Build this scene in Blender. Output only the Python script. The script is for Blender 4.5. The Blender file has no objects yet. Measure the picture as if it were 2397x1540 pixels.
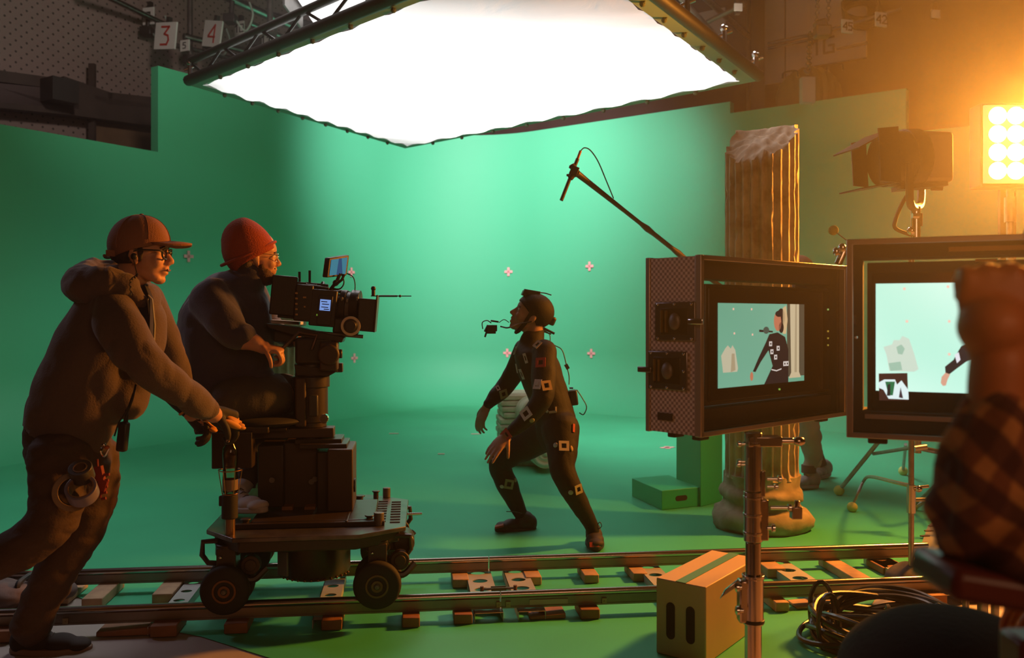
import bpy, bmesh, math, random
import numpy as np
from mathutils import Vector, Matrix, noise, Quaternion
random.seed(7)
SC = bpy.context.scene
COL = SC.collection
PI = math.pi
# ------------------------------------------------------------------ camera
F_PX, CX, HY, CAM_H = 2070.0, 1198.5, 740.0, 1.25
cam_d = bpy.data.cameras.new('camera')
cam = bpy.data.objects.new('camera', cam_d); COL.objects.link(cam)
cam.location = (0, 0, CAM_H); cam.rotation_euler = (PI/2, 0, 0)
cam_d.sensor_width = 36.0; cam_d.sensor_fit = 'HORIZONTAL'
cam_d.lens = F_PX/2397*36.0
cam_d.shift_y = -(770-HY)/2397.0
cam_d.clip_start = 0.05; cam_d.clip_end = 100
cam_d.dof.use_dof = True; cam_d.dof.focus_distance = 3.9; cam_d.dof.aperture_fstop = 3.2
SC.camera = cam
def P(px, py, Y):
    "a point of the place seen at this spot of the frame, Y metres in front of the lens"
    return Vector(((px-CX)*Y/F_PX, Y, CAM_H+(HY-py)*Y/F_PX))
def FL(px, py):
    Y = CAM_H*F_PX/(py-HY)
    return Vector(((px-CX)*Y/F_PX, Y, 0))
# ------------------------------------------------------------------ world, colour
SC.view_settings.view_transform = 'Standard'; SC.view_settings.look = 'None'
SC.view_settings.gamma = 1; SC.view_settings.use_curve_mapping = False
SC.view_settings.exposure = -2.6
W = bpy.data.worlds.new('studio_air'); SC.world = W; W.use_nodes = True
wn = W.node_tree; wn.nodes.clear()
wo = wn.nodes.new('ShaderNodeOutputWorld'); wb = wn.nodes.new('ShaderNodeBackground')
wb.inputs['Color'].default_value = (0.02, 0.012, 0.008, 1); wb.inputs['Strength'].default_value = 0.0
wn.links.new(wb.outputs[0], wo.inputs['Surface'])
HAZE = 0.0085
wv = wn.nodes.new('ShaderNodeVolumeScatter')
wv.inputs['Color'].default_value = (1, 1, 1, 1)
wv.inputs['Density'].default_value = HAZE
wv.inputs['Anisotropy'].default_value = 0.75
wn.links.new(wv.outputs[0], wo.inputs['Volume'])
SC.cycles.max_bounces = 8; SC.cycles.diffuse_bounces = 3; SC.cycles.glossy_bounces = 3
SC.cycles.transmission_bounces = 6; SC.cycles.volume_bounces = 0; SC.cycles.transparent_max_bounces = 8
SC.cycles.sample_clamp_indirect = 4.0; SC.cycles.caustics_reflective = False; SC.cycles.caustics_refractive = False
# ------------------------------------------------------------------ lights
def aim(o, target):
    o.rotation_euler = (Vector(target)-o.location).to_track_quat('-Z', 'Y').to_euler()
def area(name, loc, target, sx, sy, power, color, spread=180, cam_vis=False):
    l = bpy.data.lights.new(name, 'AREA'); l.shape = 'RECTANGLE'; l.size = sx; l.size_y = sy
    l.energy = power; l.color = color; l.spread = math.radians(spread)
    o = bpy.data.objects.new(name, l); COL.objects.link(o); o.location = loc; aim(o, target)
    return o
def spot(name, loc, target, power, color, angle=60, blend=.5, size=.1):
    l = bpy.data.lights.new(name, 'SPOT'); l.energy = power; l.color = color
    l.spot_size = math.radians(angle); l.spot_blend = blend; l.shadow_soft_size = size
    o = bpy.data.objects.new(name, l); COL.objects.link(o); o.location = loc; aim(o, target)
    return o
# soft source above the diffusion cloth, wall washers on the grid, rim from the left, added warm fill behind the camera to lift the dark things
area('space_light', (-0.3, 7.2, 4.7), (-0.3, 7.4, 0), 3.0, 2.6, 1900, (1, .97, .95), 100)
spot('wall_washer', (-0.6, 8.6, 4.9), (-0.7, 13.2, 3.1), 10800, (1, .76, .82), 82, 1.0, .3)
spot('wall_washer', (1.2, 8.4, 4.9), (.8, 12.4, 2.5), 6600, (1, .76, .82), 68, 1.0, .3)
spot('grid_fill', (-2.3, 6.6, 4.7), (-5.0, 10.6, 3.9), 1000, (1, .84, .72), 70, 1.0, .2)  # added spot that brightens the boards and the perforated wall
spot('rim_light', (-4.6, 4.9, 3.4), (-1.3, 3.5, .9), 420, (.90, .80, 1.0), 46, .6, .25)
area('warm_fill', (1.6, -2.0, 2.7), (-0.2, 4.0, 0.9), 2.4, 1.6, 66, (1, .50, .24), 110)
area('cyc_left_fill', (-2.0, 2.5, 4.6), (-4.4, 8.4, 1.2), 1.6, 1.0, 14, (1, .95, .9), 120)
area('cyc_right_fill', (3.6, 4.4, 4.8), (4.0, 9.4, 1.0), 1.6, 1.0, 80, (1, .88, .72), 120)
area('grid_glow', (0, 9.5, 4.4), (0, 10.5, 7.0), 5.0, 1.2, 110, (1, .74, .56), 160)
# ------------------------------------------------------------------ materials
MATS = {}
def mat(name, color, rough=.6, metal=0, bump=0, bscale=40, var=0, vscale=6, spec=.5, emit=None, estr=1, sheen=0, color2=None):
    if name in MATS: return MATS[name]
    m = bpy.data.materials.new(name); m.use_nodes = True; nt = m.node_tree
    b = nt.nodes['Principled BSDF']
    c = tuple(color)+(1,)
    b.inputs['Base Color'].default_value = c; b.inputs['Roughness'].default_value = rough
    b.inputs['Metallic'].default_value = metal; b.inputs['Specular IOR Level'].default_value = spec
    if sheen: b.inputs['Sheen Weight'].default_value = sheen
    if var or color2 or bump:
        tc = nt.nodes.new('ShaderNodeTexCoord')
    if var or color2:
        n = nt.nodes.new('ShaderNodeTexNoise'); n.inputs['Scale'].default_value = vscale; n.inputs['Detail'].default_value = 6
        nt.links.new(tc.outputs['Object'], n.inputs['Vector'])
        r = nt.nodes.new('ShaderNodeValToRGB')
        c2 = tuple(color2) if color2 else tuple(x*(1-var) for x in color)
        r.color_ramp.elements[0].position = .35; r.color_ramp.elements[0].color = c2+(1,)
        r.color_ramp.elements[1].position = .65; r.color_ramp.elements[1].color = c
        nt.links.new(n.outputs['Fac'], r.inputs['Fac']); nt.links.new(r.outputs['Color'], b.inputs['Base Color'])
    if bump:
        n = nt.nodes.new('ShaderNodeTexNoise'); n.inputs['Scale'].default_value = bscale; n.inputs['Detail'].default_value = 5
        nt.links.new(tc.outputs['Object'], n.inputs['Vector'])
        bp = nt.nodes.new('ShaderNodeBump'); bp.inputs['Strength'].default_value = bump; bp.inputs['Distance'].default_value = .01
        nt.links.new(n.outputs['Fac'], bp.inputs['Height']); nt.links.new(bp.outputs['Normal'], b.inputs['Normal'])
    if emit:
        b.inputs['Emission Color'].default_value = tuple(emit)+(1,); b.inputs['Emission Strength'].default_value = estr
    MATS[name] = m
    return m
# ------------------------------------------------------------------ mesh collector
class MB:
    def __init__(s): s.v = []; s.f = []; s.m = []; s.uv = {}; s.cur = 0
    def add(s, vs, fs, mi=None):
        o = len(s.v); s.v += [Vector(v) for v in vs]
        for f in fs: s.f.append([i+o for i in f]); s.m.append(s.cur if mi is None else mi)
        return s
    def box(s, c, size, rot=None, fr=None):
        "centre, full size; rot is an optional 3x3 matrix"
        hx, hy, hz = size[0]/2, size[1]/2, size[2]/2; vs = []
        for x in (-hx, hx):
            for y in (-hy, hy):
                for z in (-hz, hz):
                    v = Vector((x, y, z))
                    if rot: v = rot @ v
                    vs.append(Vector(c)+v)
        return s.add(vs, [(0,1,3,2),(4,6,7,5),(0,4,5,1),(2,3,7,6),(0,2,6,4),(1,5,7,3)])
    def cyl(s, a, b, r, r2=None, n=20, caps=True):
        a, b = Vector(a), Vector(b); r2 = r if r2 is None else r2
        d = (b-a).normalized(); u = d.orthogonal().normalized(); w = d.cross(u)
        vs = []
        for p, rr in ((a, r), (b, r2)):
            for i in range(n):
                t = 2*PI*i/n; vs.append(p+u*math.cos(t)*rr+w*math.sin(t)*rr)
        fs = [(i, (i+1) % n, n+(i+1) % n, n+i) for i in range(n)]
        if caps: fs += [tuple(range(n-1, -1, -1)), tuple(range(n, 2*n))]
        return s.add(vs, fs)
    def ring(s, c, axis, ro, ri, h, n=28):
        "hollow cylinder (tube section)"
        c = Vector(c); d = Vector(axis).normalized(); u = d.orthogonal().normalized(); w = d.cross(u); vs = []
        for z, rr in ((-h/2, ro), (h/2, ro), (h/2, ri), (-h/2, ri)):
            for i in range(n):
                t = 2*PI*i/n; vs.append(c+d*z+u*math.cos(t)*rr+w*math.sin(t)*rr)
        fs = []
        for k in range(4):
            for i in range(n):
                j = (i+1) % n; k2 = (k+1) % 4
                fs.append((k*n+i, k*n+j, k2*n+j, k2*n+i))
        return s.add(vs, fs)
    def tube(s, pts, r, n=10, caps=True, smooth=0, closed=False):
        pts = [Vector(p) for p in pts]
        if smooth: pts = catmull(pts, smooth, closed)
        N = len(pts); rs = r if isinstance(r, (list, tuple)) else [r]*N
        if len(rs) != N: rs = [rs[min(len(rs)-1, int(i*(len(rs)-1)/(N-1)+.5))] for i in range(N)]
        vs = []; up = None
        for i, p in enumerate(pts):
            if closed: t = pts[(i+1) % N]-pts[i-1]
            else: t = pts[min(i+1, N-1)]-pts[max(i-1, 0)]
            t = t.normalized() if t.length > 1e-9 else Vector((0, 0, 1))
            if up is None: up = t.orthogonal().normalized()
            up = (up-t*up.dot(t)); up = up.normalized() if up.length > 1e-6 else t.orthogonal().normalized()
            w = t.cross(up)
            for k in range(n):
                a = 2*PI*k/n; vs.append(p+up*math.cos(a)*rs[i]+w*math.sin(a)*rs[i])
        fs = []
        for i in range(N if closed else N-1):
            for k in range(n):
                i2 = (i+1) % N
                fs.append((i*n+k, i*n+(k+1) % n, i2*n+(k+1) % n, i2*n+k))
        if caps and not closed: fs += [tuple(range(n-1, -1, -1)), tuple(range((N-1)*n, N*n))]
        return s.add(vs, fs)
    def lathe(s, c, prof, n=32, axis=(0, 0, 1), caps=True):
        c = Vector(c); d = Vector(axis).normalized(); u = d.orthogonal().normalized(); w = d.cross(u); vs = []
        for r, z in prof:
            for i in range(n):
                t = 2*PI*i/n; vs.append(c+d*z+u*math.cos(t)*r+w*math.sin(t)*r)
        fs = [(k*n+i, k*n+(i+1) % n, (k+1)*n+(i+1) % n, (k+1)*n+i) for k in range(len(prof)-1) for i in range(n)]
        if caps: fs += [tuple(range(n-1, -1, -1)), tuple(range((len(prof)-1)*n, len(prof)*n))]
        return s.add(vs, fs)
    def ell(s, c, r, M=None, n=20, m=12):
        "ellipsoid; M 3x3 orientation"
        c = Vector(c); vs = []; r = (r, r, r) if isinstance(r, (int, float)) else r
        vs.append(Vector((0, 0, r[2])))
        for j in range(1, m):
            ph = PI*j/m
            for i in range(n):
                t = 2*PI*i/n; vs.append(Vector((r[0]*math.sin(ph)*math.cos(t), r[1]*math.sin(ph)*math.sin(t), r[2]*math.cos(ph))))
        vs.append(Vector((0, 0, -r[2])))
        fs = [(0, 1+i, 1+(i+1) % n) for i in range(n)]
        for j in range(m-2):
            for i in range(n): fs.append((1+j*n+i, 1+(j+1)*n+i, 1+(j+1)*n+(i+1) % n, 1+j*n+(i+1) % n))
        L = len(vs)-1
        fs += [(L, 1+(m-2)*n+(i+1) % n, 1+(m-2)*n+i) for i in range(n)]
        if M is not None: vs = [M @ v for v in vs]
        return s.add([c+v for v in vs], fs)
    def prism(s, pts, d):
        "closed outline (world points, planar) pushed along vector d"
        n = len(pts); d = Vector(d); pts = [Vector(p) for p in pts]
        return s.add(pts+[p+d for p in pts], [tuple(range(n-1, -1, -1)), tuple(range(n, 2*n))]+[(i, (i+1) % n, n+(i+1) % n, n+i) for i in range(n)])
    def quad(s, *p): return s.add(p, [tuple(range(len(p)))])
    def loft(s, pts, sm=5, n=22, caps=True, flat=False):
        """pts: (centre, radius across in the frame plane, radius in depth). Swept ellipses with round ends."""
        C = [Vector(p[0]) for p in pts]; R1 = [p[1] for p in pts]; R2 = [p[2] for p in pts]
        Q = catmull([Vector((*c, 0)).to_3d() for c in C], sm); N = len(Q)
        def ip(R):
            out = []
            K = len(R)-1
            for i in range(N):
                t = i/(N-1)*K; k = min(int(t), K-1); u = t-k; u2 = u*u*(3-2*u)*.5+u*.5
                out.append(R[k]*(1-u2)+R[k+1]*u2)
            return out
        r1, r2 = ip(R1), ip(R2); rings = []
        for i, p in enumerate(Q):
            t = (Q[min(i+1, N-1)]-Q[max(i-1, 0)]).normalized()
            ref = Vector((0, 1, 0)) if abs(t.y) < .93 else Vector((1, 0, 0))
            S = t.cross(ref).normalized(); D = S.cross(t).normalized()
            rings.append((p, S, D, r1[i], r2[i], t))
        if not flat:
            p, S, D, a, b, t = rings[0]; e = min(a, b)
            pre = [(p-t*e*math.sin(h), S, D, a*math.cos(h), b*math.cos(h), t) for h in (1.45, 1.1, .7, .35)]
            p, S, D, a, b, t = rings[-1]; e = min(a, b)
            post = [(p+t*e*math.sin(h), S, D, a*math.cos(h), b*math.cos(h), t) for h in (.35, .7, 1.1, 1.45)]
            rings = pre+rings+post
        vs = []
        for p, S, D, a, b, t in rings:
            for k in range(n):
                h = 2*PI*k/n; vs.append(p+S*math.cos(h)*a+D*math.sin(h)*b)
        M = len(rings)
        fs = [(i*n+k, i*n+(k+1) % n, (i+1)*n+(k+1) % n, (i+1)*n+k) for i in range(M-1) for k in range(n)]
        fs += [tuple(range(n-1, -1, -1)), tuple(range((M-1)*n, M*n))]
        return s.add(vs, fs)
    def xf(s, M, start=0):
        for i in range(start, len(s.v)): s.v[i] = M @ s.v[i]
        return s
def catmull(pts, k, closed=False):
    out = []; n = len(pts)
    rng = range(n) if closed else range(n-1)
    for i in rng:
        p0 = pts[(i-1) % n] if closed or i > 0 else pts[i]*2-pts[i+1]
        p1 = pts[i]; p2 = pts[(i+1) % n]
        p3 = pts[(i+2) % n] if closed or i+2 < n else p2*2-p1
        for j in range(k):
            t = j/k
            out.append(.5*((2*p1)+(p2-p0)*t+(2*p0-5*p1+4*p2-p3)*t*t+(3*p1-p0-3*p2+p3)*t**3))
    if not closed: out.append(pts[-1].copy())
    return out
# ------------------------------------------------------------------ objects
def wloc(o):
    v = Vector((0, 0, 0))
    while o: v = v+o.location; o = o.parent
    return v
def tag(o, label=None, cat=None, group=None, kind=None):
    if label: o['label'] = label
    if cat: o['category'] = cat
    if group: o['group'] = group
    if kind: o['kind'] = kind
    return o
def thing(name, loc, label, cat, group=None):
    o = bpy.data.objects.new(name, None); COL.objects.link(o); o.location = loc; o.empty_display_size = .1
    return tag(o, label, cat, group)
def fix_normals(me):
    bm = bmesh.new(); bm.from_mesh(me); bmesh.ops.recalc_face_normals(bm, faces=bm.faces); bm.to_mesh(me); bm.free()
def part(name, mb, m, parent=None, label=None, bevel=0, seg=2, sharp=40, origin=None, normals=True, local=False):
    """one mesh object; verts are given in world metres unless local"""
    me = bpy.data.meshes.new(name)
    base = Vector((0, 0, 0)) if local else (wloc(parent) if parent else (Vector(origin) if origin is not None else Vector((0, 0, 0))))
    me.from_pydata([tuple(v-base) for v in mb.v], [], mb.f)
    ms = m if isinstance(m, (list, tuple)) else [m]
    for x in ms: me.materials.append(x)
    if len(ms) > 1: me.polygons.foreach_set('material_index', mb.m)
    if normals: fix_normals(me)
    me.polygons.foreach_set('use_smooth', [True]*len(me.polygons))
    me.set_sharp_from_angle(angle=math.radians(sharp))
    me.update()
    o = bpy.data.objects.new(name, me); COL.objects.link(o)
    if parent: o.parent = parent
    elif origin is not None: o.location = origin
    if label: o['label'] = label
    if bevel:
        b = o.modifiers.new('bevel', 'BEVEL'); b.width = bevel; b.segments = seg; b.limit_method = 'ANGLE'; b.angle_limit = math.radians(35)
    return o
def solo(name, mb, m, label, cat, group=None, origin=(0, 0, 0), **k):
    o = part(name, mb, m, None, origin=origin, **k); return tag(o, label, cat, group)
def struct(name, mb, m, **k):
    o = part(name, mb, m, None, **k); o['kind'] = 'structure'; return o
def blob(name, mb, m, parent, voxel=.006, smooth=2, disp=0, dscale=9, dstretch=(1, 1, 1), label=None, cut=None):
    """overlapping closed shells fused into one continuous skin"""
    me = bpy.data.meshes.new('tmp'); me.from_pydata([tuple(v) for v in mb.v], [], mb.f); fix_normals(me)
    o = bpy.data.objects.new('tmp', me); COL.objects.link(o)
    r = o.modifiers.new('r', 'REMESH'); r.mode = 'VOXEL'; r.voxel_size = voxel; r.adaptivity = 0
    if smooth:
        s = o.modifiers.new('s', 'SMOOTH'); s.factor = .5; s.iterations = smooth
    dg = bpy.context.evaluated_depsgraph_get(); dg.update()
    nm = bpy.data.meshes.new_from_object(o.evaluated_get(dg))
    bpy.data.objects.remove(o); bpy.data.meshes.remove(me)
    base = wloc(parent) if parent else Vector((0, 0, 0))
    nm.name = name; nv = len(nm.vertices)
    if disp:
        nrm = np.empty(nv*3, np.float32); nm.vertices.foreach_get('normal', nrm)
        co = np.empty(nv*3, np.float32); nm.vertices.foreach_get('co', co); co = co.reshape(-1, 3); nrm = nrm.reshape(-1, 3)
        d = np.array([noise.noise(Vector((c[0]*dscale*dstretch[0], c[1]*dscale*dstretch[1], c[2]*dscale*dstretch[2]))) +
                      .5*noise.noise(Vector((c[0]*dscale*2.3, c[1]*dscale*2.3+5, c[2]*dscale*1.9*dstretch[2]))) for c in co])
        co = co+nrm*(np.abs(d)-.25)[:, None]*disp
        nm.vertices.foreach_set('co', co.reshape(-1))
    if cut:
        bm = bmesh.new(); bm.from_mesh(nm)
        for p, nn in cut:
            g = bm.verts[:]+bm.edges[:]+bm.faces[:]
            res = bmesh.ops.bisect_plane(bm, geom=g, plane_co=p, plane_no=nn, clear_outer=True)
            bmesh.ops.edgeloop_fill(bm, edges=[e for e in res['geom_cut'] if isinstance(e, bmesh.types.BMEdge)])
        bm.to_mesh(nm); bm.free()
    nm.transform(Matrix.Translation(-base))
    nm.materials.clear(); nm.materials.append(m)
    nm.polygons.foreach_set('use_smooth', [True]*len(nm.polygons)); nm.update()
    ob = bpy.data.objects.new(name, nm); COL.objects.link(ob); ob.parent = parent
    if label: ob['label'] = label
    return ob
def dup(o, loc=None, rotz=None, label=None, group=None, parent=None):
    c = o.copy(); COL.objects.link(c); c.parent = parent
    if loc is not None: c.location = loc
    if rotz is not None: c.rotation_euler = (0, 0, rotz)
    if label: c['label'] = label
    if group: c['group'] = group
    for ch in list(o.children):
        if ch.name in COL.objects: dup(ch, parent=c)
    return c
def Rz(a): return Matrix.Rotation(a, 3, 'Z')
def axes(x, y, z):
    M = Matrix((x, y, z)).transposed(); return M
# stroke lettering for signs: polylines on a unit box 0..1 x 0..1.6
GLYPH = {'0': [[(0,0),(1,0),(1,1.6),(0,1.6),(0,0)]], '1': [[(.1,1.2),(.6,1.6),(.6,0)]], '2': [[(0,1.3),(.3,1.6),(.8,1.6),(1,1.3),(1,1),(0,0),(1,0)]],
 '3': [[(0,1.6),(1,1.6),(.4,.95),(.9,.8),(1,.4),(.8,0),(0,0)]], '4': [[(.85,0),(.85,1.6),(0,.6),(.0,.5),(.95,.5)]], '5': [[(1,1.6),(.1,1.6),(.05,.95),(.8,.9),(1,.5),(.8,0),(0,0)]],
 '6': [[(1,1.6),(.2,1.6),(0,1.2),(0,0),(1,0),(1,.8),(.1,.8)]], '9': [[(0,0),(1,0),(1,1.6),(0,1.6),(0,.8),(1,.8)]], 'G': [[(1,1.6),(.2,1.6),(0,1.3),(0,0),(1,0),(1,.75),(.5,.75)]], '7': [[(0,1.6),(1,1.6),(.4,0)]]}
def strokes(mb, text, org, ex, ez, ny, h, w=.018, t=.003, sp=1.35):
    "flat thick strokes lying on a board; ex right, ez up, ny toward the viewer"
    k = h/1.6; org, ex, ez, ny = Vector(org), Vector(ex), Vector(ez), Vector(ny)
    x0 = -(len(text)*sp-(sp-1))*k/2
    for ch in text:
        for line in GLYPH.get(ch, []):
            for (ax, az), (bx, bz) in zip(line, line[1:]):
                a = org+ex*(x0+ax*k)+ez*((az-.8)*k); b = org+ex*(x0+bx*k)+ez*((bz-.8)*k)
                d = (b-a)
                if d.length < 1e-6: continue
                d.normalize(); s = ny.cross(d).normalized()*w/2; a = a-d*w/2*.8; b = b+d*w/2*.8
                mb.prism([a-s, b-s, b+s, a+s], ny*t)
        x0 += sp*k
# ================================================================== SETTING
GREEN = (0.068, 0.47, 0.25)
M_green = mat('chroma green paint', GREEN, .62, bump=.05, bscale=3, spec=.3)
M_greenf = mat('chroma green floor paint', (0.060, 0.47, 0.245), .45, var=.12, vscale=1.3, bump=.05, bscale=8, spec=.35)
M_conc = mat('beige screed floor', (.42, .36, .33), .6, var=.15, vscale=1.2, bump=.05, bscale=12)
mb = MB(); mb.quad((-14, -6, 0), (16, -6, 0), (16, 22, 0), (-14, 22, 0)); struct('floor', mb, M_conc, normals=False)
# cyclorama: path of the two walls with a rounded corner, cove at the foot, stepped top
corner = Vector((-0.983, 13.7)); dL = Vector((-3.684, -5.64)).normalized(); dR = Vector((5.346, -3.9)).normalized()
RC = 1.5
half = math.acos(max(-1, min(1, dL.dot(dR))))/2; tl = RC/math.tan(half)
bis = (dL+dR).normalized(); cen = corner+bis*(RC/math.sin(half))
def wallpt(d, s): return corner+d*s
path = []   # (point, inward normal, tag height)
nL = Vector((-dL.y, dL.x)); nL = nL if nL.dot(bis) > 0 else -nL
nR = Vector((-dR.y, dR.x)); nR = nR if nR.dot(bis) > 0 else -nR
def s_at_px(d, px):
    k = (px-CX)/F_PX   # X = k*Y
    return -(corner.x-k*corner.y)/(d.x-k*d.y)
zL_lo, z_hi, zR_mid, zR_lo = 3.0, 3.92, 3.775, 3.28
sL = s_at_px(dL, 370); sR1 = s_at_px(dR, 1709); sR2 = s_at_px(dR, 2121)
for s in (13, 11, 9.5, 8, 7): path.append((wallpt(dL, s), nL, zL_lo))
path += [(wallpt(dL, sL+.001), nL, zL_lo), (wallpt(dL, sL), nL, z_hi)]
for s in np.linspace(sL-.5, tl, 6): path.append((wallpt(dL, float(s)), nL, z_hi))
a0 = math.atan2(-nL.y, -nL.x); a1 = math.atan2(-nR.y, -nR.x)
while a1 > a0: a1 -= 2*PI
if a0-a1 > PI: a1 += 2*PI
for i in range(1, 12):
    a = a0+(a1-a0)*i/12; n2 = Vector((math.cos(a), math.sin(a))); path.append((cen+n2*RC, -n2, z_hi))
for s in np.linspace(tl, sR1-.3, 6): path.append((wallpt(dR, float(s)), nR, z_hi))
path += [(wallpt(dR, sR1), nR, z_hi), (wallpt(dR, sR1+.001), nR, zR_mid)]
path += [(wallpt(dR, (sR1+sR2)/2), nR, zR_mid), (wallpt(dR, sR2), nR, zR_mid), (wallpt(dR, sR2+.001), nR, zR_lo)]
for s in (sR2+1, sR2+3, sR2+5): path.append((wallpt(dR, s), nR, zR_lo))
COVE = 0.75
prof = [(COVE*(1-math.sin(a)), COVE*(1-math.cos(a))) for a in np.linspace(0, PI/2, 12)]   # (offset inward, height)
mb = MB(); rows = len(prof)+5
for p, nn, zt in path:
    for off, h in prof: q = p+nn*off; mb.v.append(Vector((q.x, q.y, h+.004)))
    for k in range(1, 6):
        z = COVE+(zt-COVE)*min(1, k/4)
        q = p-nn*(.12 if k == 5 else 0); mb.v.append(Vector((q.x, q.y, z)))
for i in range(len(path)-1):
    for j in range(rows-1): mb.f.append([i*rows+j, (i+1)*rows+j, (i+1)*rows+j+1, i*rows+j+1]); mb.m.append(0)
struct('wall_back', mb, M_green, sharp=30, normals=False)
# painted floor with its ragged edges
foot = [p+nn*COVE for p, nn, z in path]
mb = MB()
edge = [FL(640,1545), FL(470,1492), FL(405,1480), FL(300,1447), FL(232,1418), FL(150,1387), Vector((-2.6,4.4,0)), Vector((-4.2,5.2,0)), Vector((foot[0].x,foot[0].y,0))]
edge2 = [Vector((foot[-1].x,foot[-1].y,0)), Vector((4.6,6.5,0)), FL(2235,1150), FL(2150,1290), FL(2105,1345), FL(2050,1400), FL(1985,1520), Vector((1.2,2.6,0)), Vector((-.4,2.7,0))]
pts = edge+[Vector((p.x,p.y,0)) for p in foot[1:-1]]+edge2
mb.add([(p.x, p.y, .004) for p in pts], [tuple(range(len(pts)))])
o = part('floor', mb, M_greenf, normals=False); o['kind'] = 'structure'
for p_ in o.data.polygons:
    if p_.normal.z < 0: p_.flip()
# warehouse shell
def perforated(name, c1, pitch, hole=(.06, .045, .04)):
    m = bpy.data.materials.new(name); m.use_nodes = True; nt = m.node_tree; b = nt.nodes['Principled BSDF']; b.inputs['Roughness'].default_value = .7
    uv = nt.nodes.new('ShaderNodeTexCoord'); sep = nt.nodes.new('ShaderNodeSeparateXYZ'); nt.links.new(uv.outputs['UV'], sep.inputs[0])
    def M(op, a, b2=None):
        n = nt.nodes.new('ShaderNodeMath'); n.operation = op
        for i, x in enumerate((a, b2)):
            if x is None: continue
            if isinstance(x, (int, float)): n.inputs[i].default_value = x
            else: nt.links.new(x, n.inputs[i])
        return n.outputs[0]
    x = M('DIVIDE', sep.outputs[0], pitch); y = M('DIVIDE', sep.outputs[1], pitch*.5)
    row = M('FLOOR', y); xo = M('ADD', x, M('MULTIPLY', row, .5))
    fx = M('SUBTRACT', M('FRACT', xo), .5); fy = M('MULTIPLY', M('SUBTRACT', M('FRACT', y), .5), .5)
    d = M('SQRT', M('ADD', M('MULTIPLY', fx, fx), M('MULTIPLY', fy, fy)))
    k = M('LESS_THAN', d, .11)
    mx = nt.nodes.new('ShaderNodeMix'); mx.data_type = 'RGBA'
    nz = nt.nodes.new('ShaderNodeTexNoise'); nz.inputs['Scale'].default_value = 1.5; nt.links.new(uv.outputs['UV'], nz.inputs['Vector'])
    rp = nt.nodes.new('ShaderNodeValToRGB'); rp.color_ramp.elements[0].color = tuple(v*.8 for v in c1)+(1,); rp.color_ramp.elements[1].color = tuple(c1)+(1,)
    nt.links.new(nz.outputs['Fac'], rp.inputs['Fac'])
    nt.links.new(k, mx.inputs['Factor']); nt.links.new(rp.outputs['Color'], mx.inputs['A']); mx.inputs['B'].default_value = hole+(1,)
    nt.links.new(mx.outputs['Result'], b.inputs['Base Color'])
    return m
M_perf = perforated('perforated acoustic panel', (.30, .22, .20), .12)
def wall_uv(name, a, b, z0, z1, m):
    a, b = Vector(a), Vector(b); me = bpy.data.meshes.new(name)
    me.from_pydata([(a.x,a.y,z0),(b.x,b.y,z0),(b.x,b.y,z1),(a.x,a.y,z1)], [], [(0,1,2,3)])
    L = (b-a).length; u = me.uv_layers.new(name='UVMap')
    for i, c in enumerate(((0,z0),(L,z0),(L,z1),(0,z1))): u.data[i].uv = c
    me.materials.append(m); o = bpy.data.objects.new(name, me); COL.objects.link(o); o['kind'] = 'structure'; return o
offL = -nL*1.6; offR = -nR*1.6
lw0 = corner+dL*15+offL; lw1 = corner-dL*2.2+offL
wall_uv('wall_left', lw0, lw1, 0, 7.6, M_perf)
M_dark = mat('dark brown wall', (.055, .035, .028), .8, var=.3, vscale=2)  # dark brown, mottled at random
M_pale = mat('pale cladding sheets', (.42, .34, .32), .7, var=.12, vscale=2)
rw0 = corner-dR*2.5+offR; rw1 = corner+dR*13+offR
wall_uv('wall_right', rw0, rw1, 0, 7.6, M_dark)
mb = MB(); mb.quad((-14,-6,7.6), (16,-6,7.6), (16,22,7.6), (-14,22,7.6)); struct('ceiling', mb, mat('dark roof deck', (.07,.055,.05), .9, var=.4, vscale=1), normals=False)
wall_uv('wall_front', (-14,-5.5), (16,-5.5), 0, 7.6, M_dark)
# ================================================================== OVERHEAD
M_blk = mat('black anodised metal', (.022, .018, .016), .45, bump=.1, bscale=60)
M_blkp = mat('black rubber', (.018, .014, .013), .75)
M_steel = mat('galvanised steel tube', (.42, .40, .39), .35, 1, var=.25, vscale=20)
M_chrome = mat('chrome', (.75, .72, .72), .16, 1)
M_steeld = mat('worn grey steel', (.18, .16, .15), .5, .6, var=.3, vscale=9)
M_white = mat('white painted board', (.75, .74, .72), .6, var=.06, vscale=5)
M_red = mat('red marker paint', (.50, .03, .015), .6)
M_ink = mat('black ink', (.015, .013, .013), .6)
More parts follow.
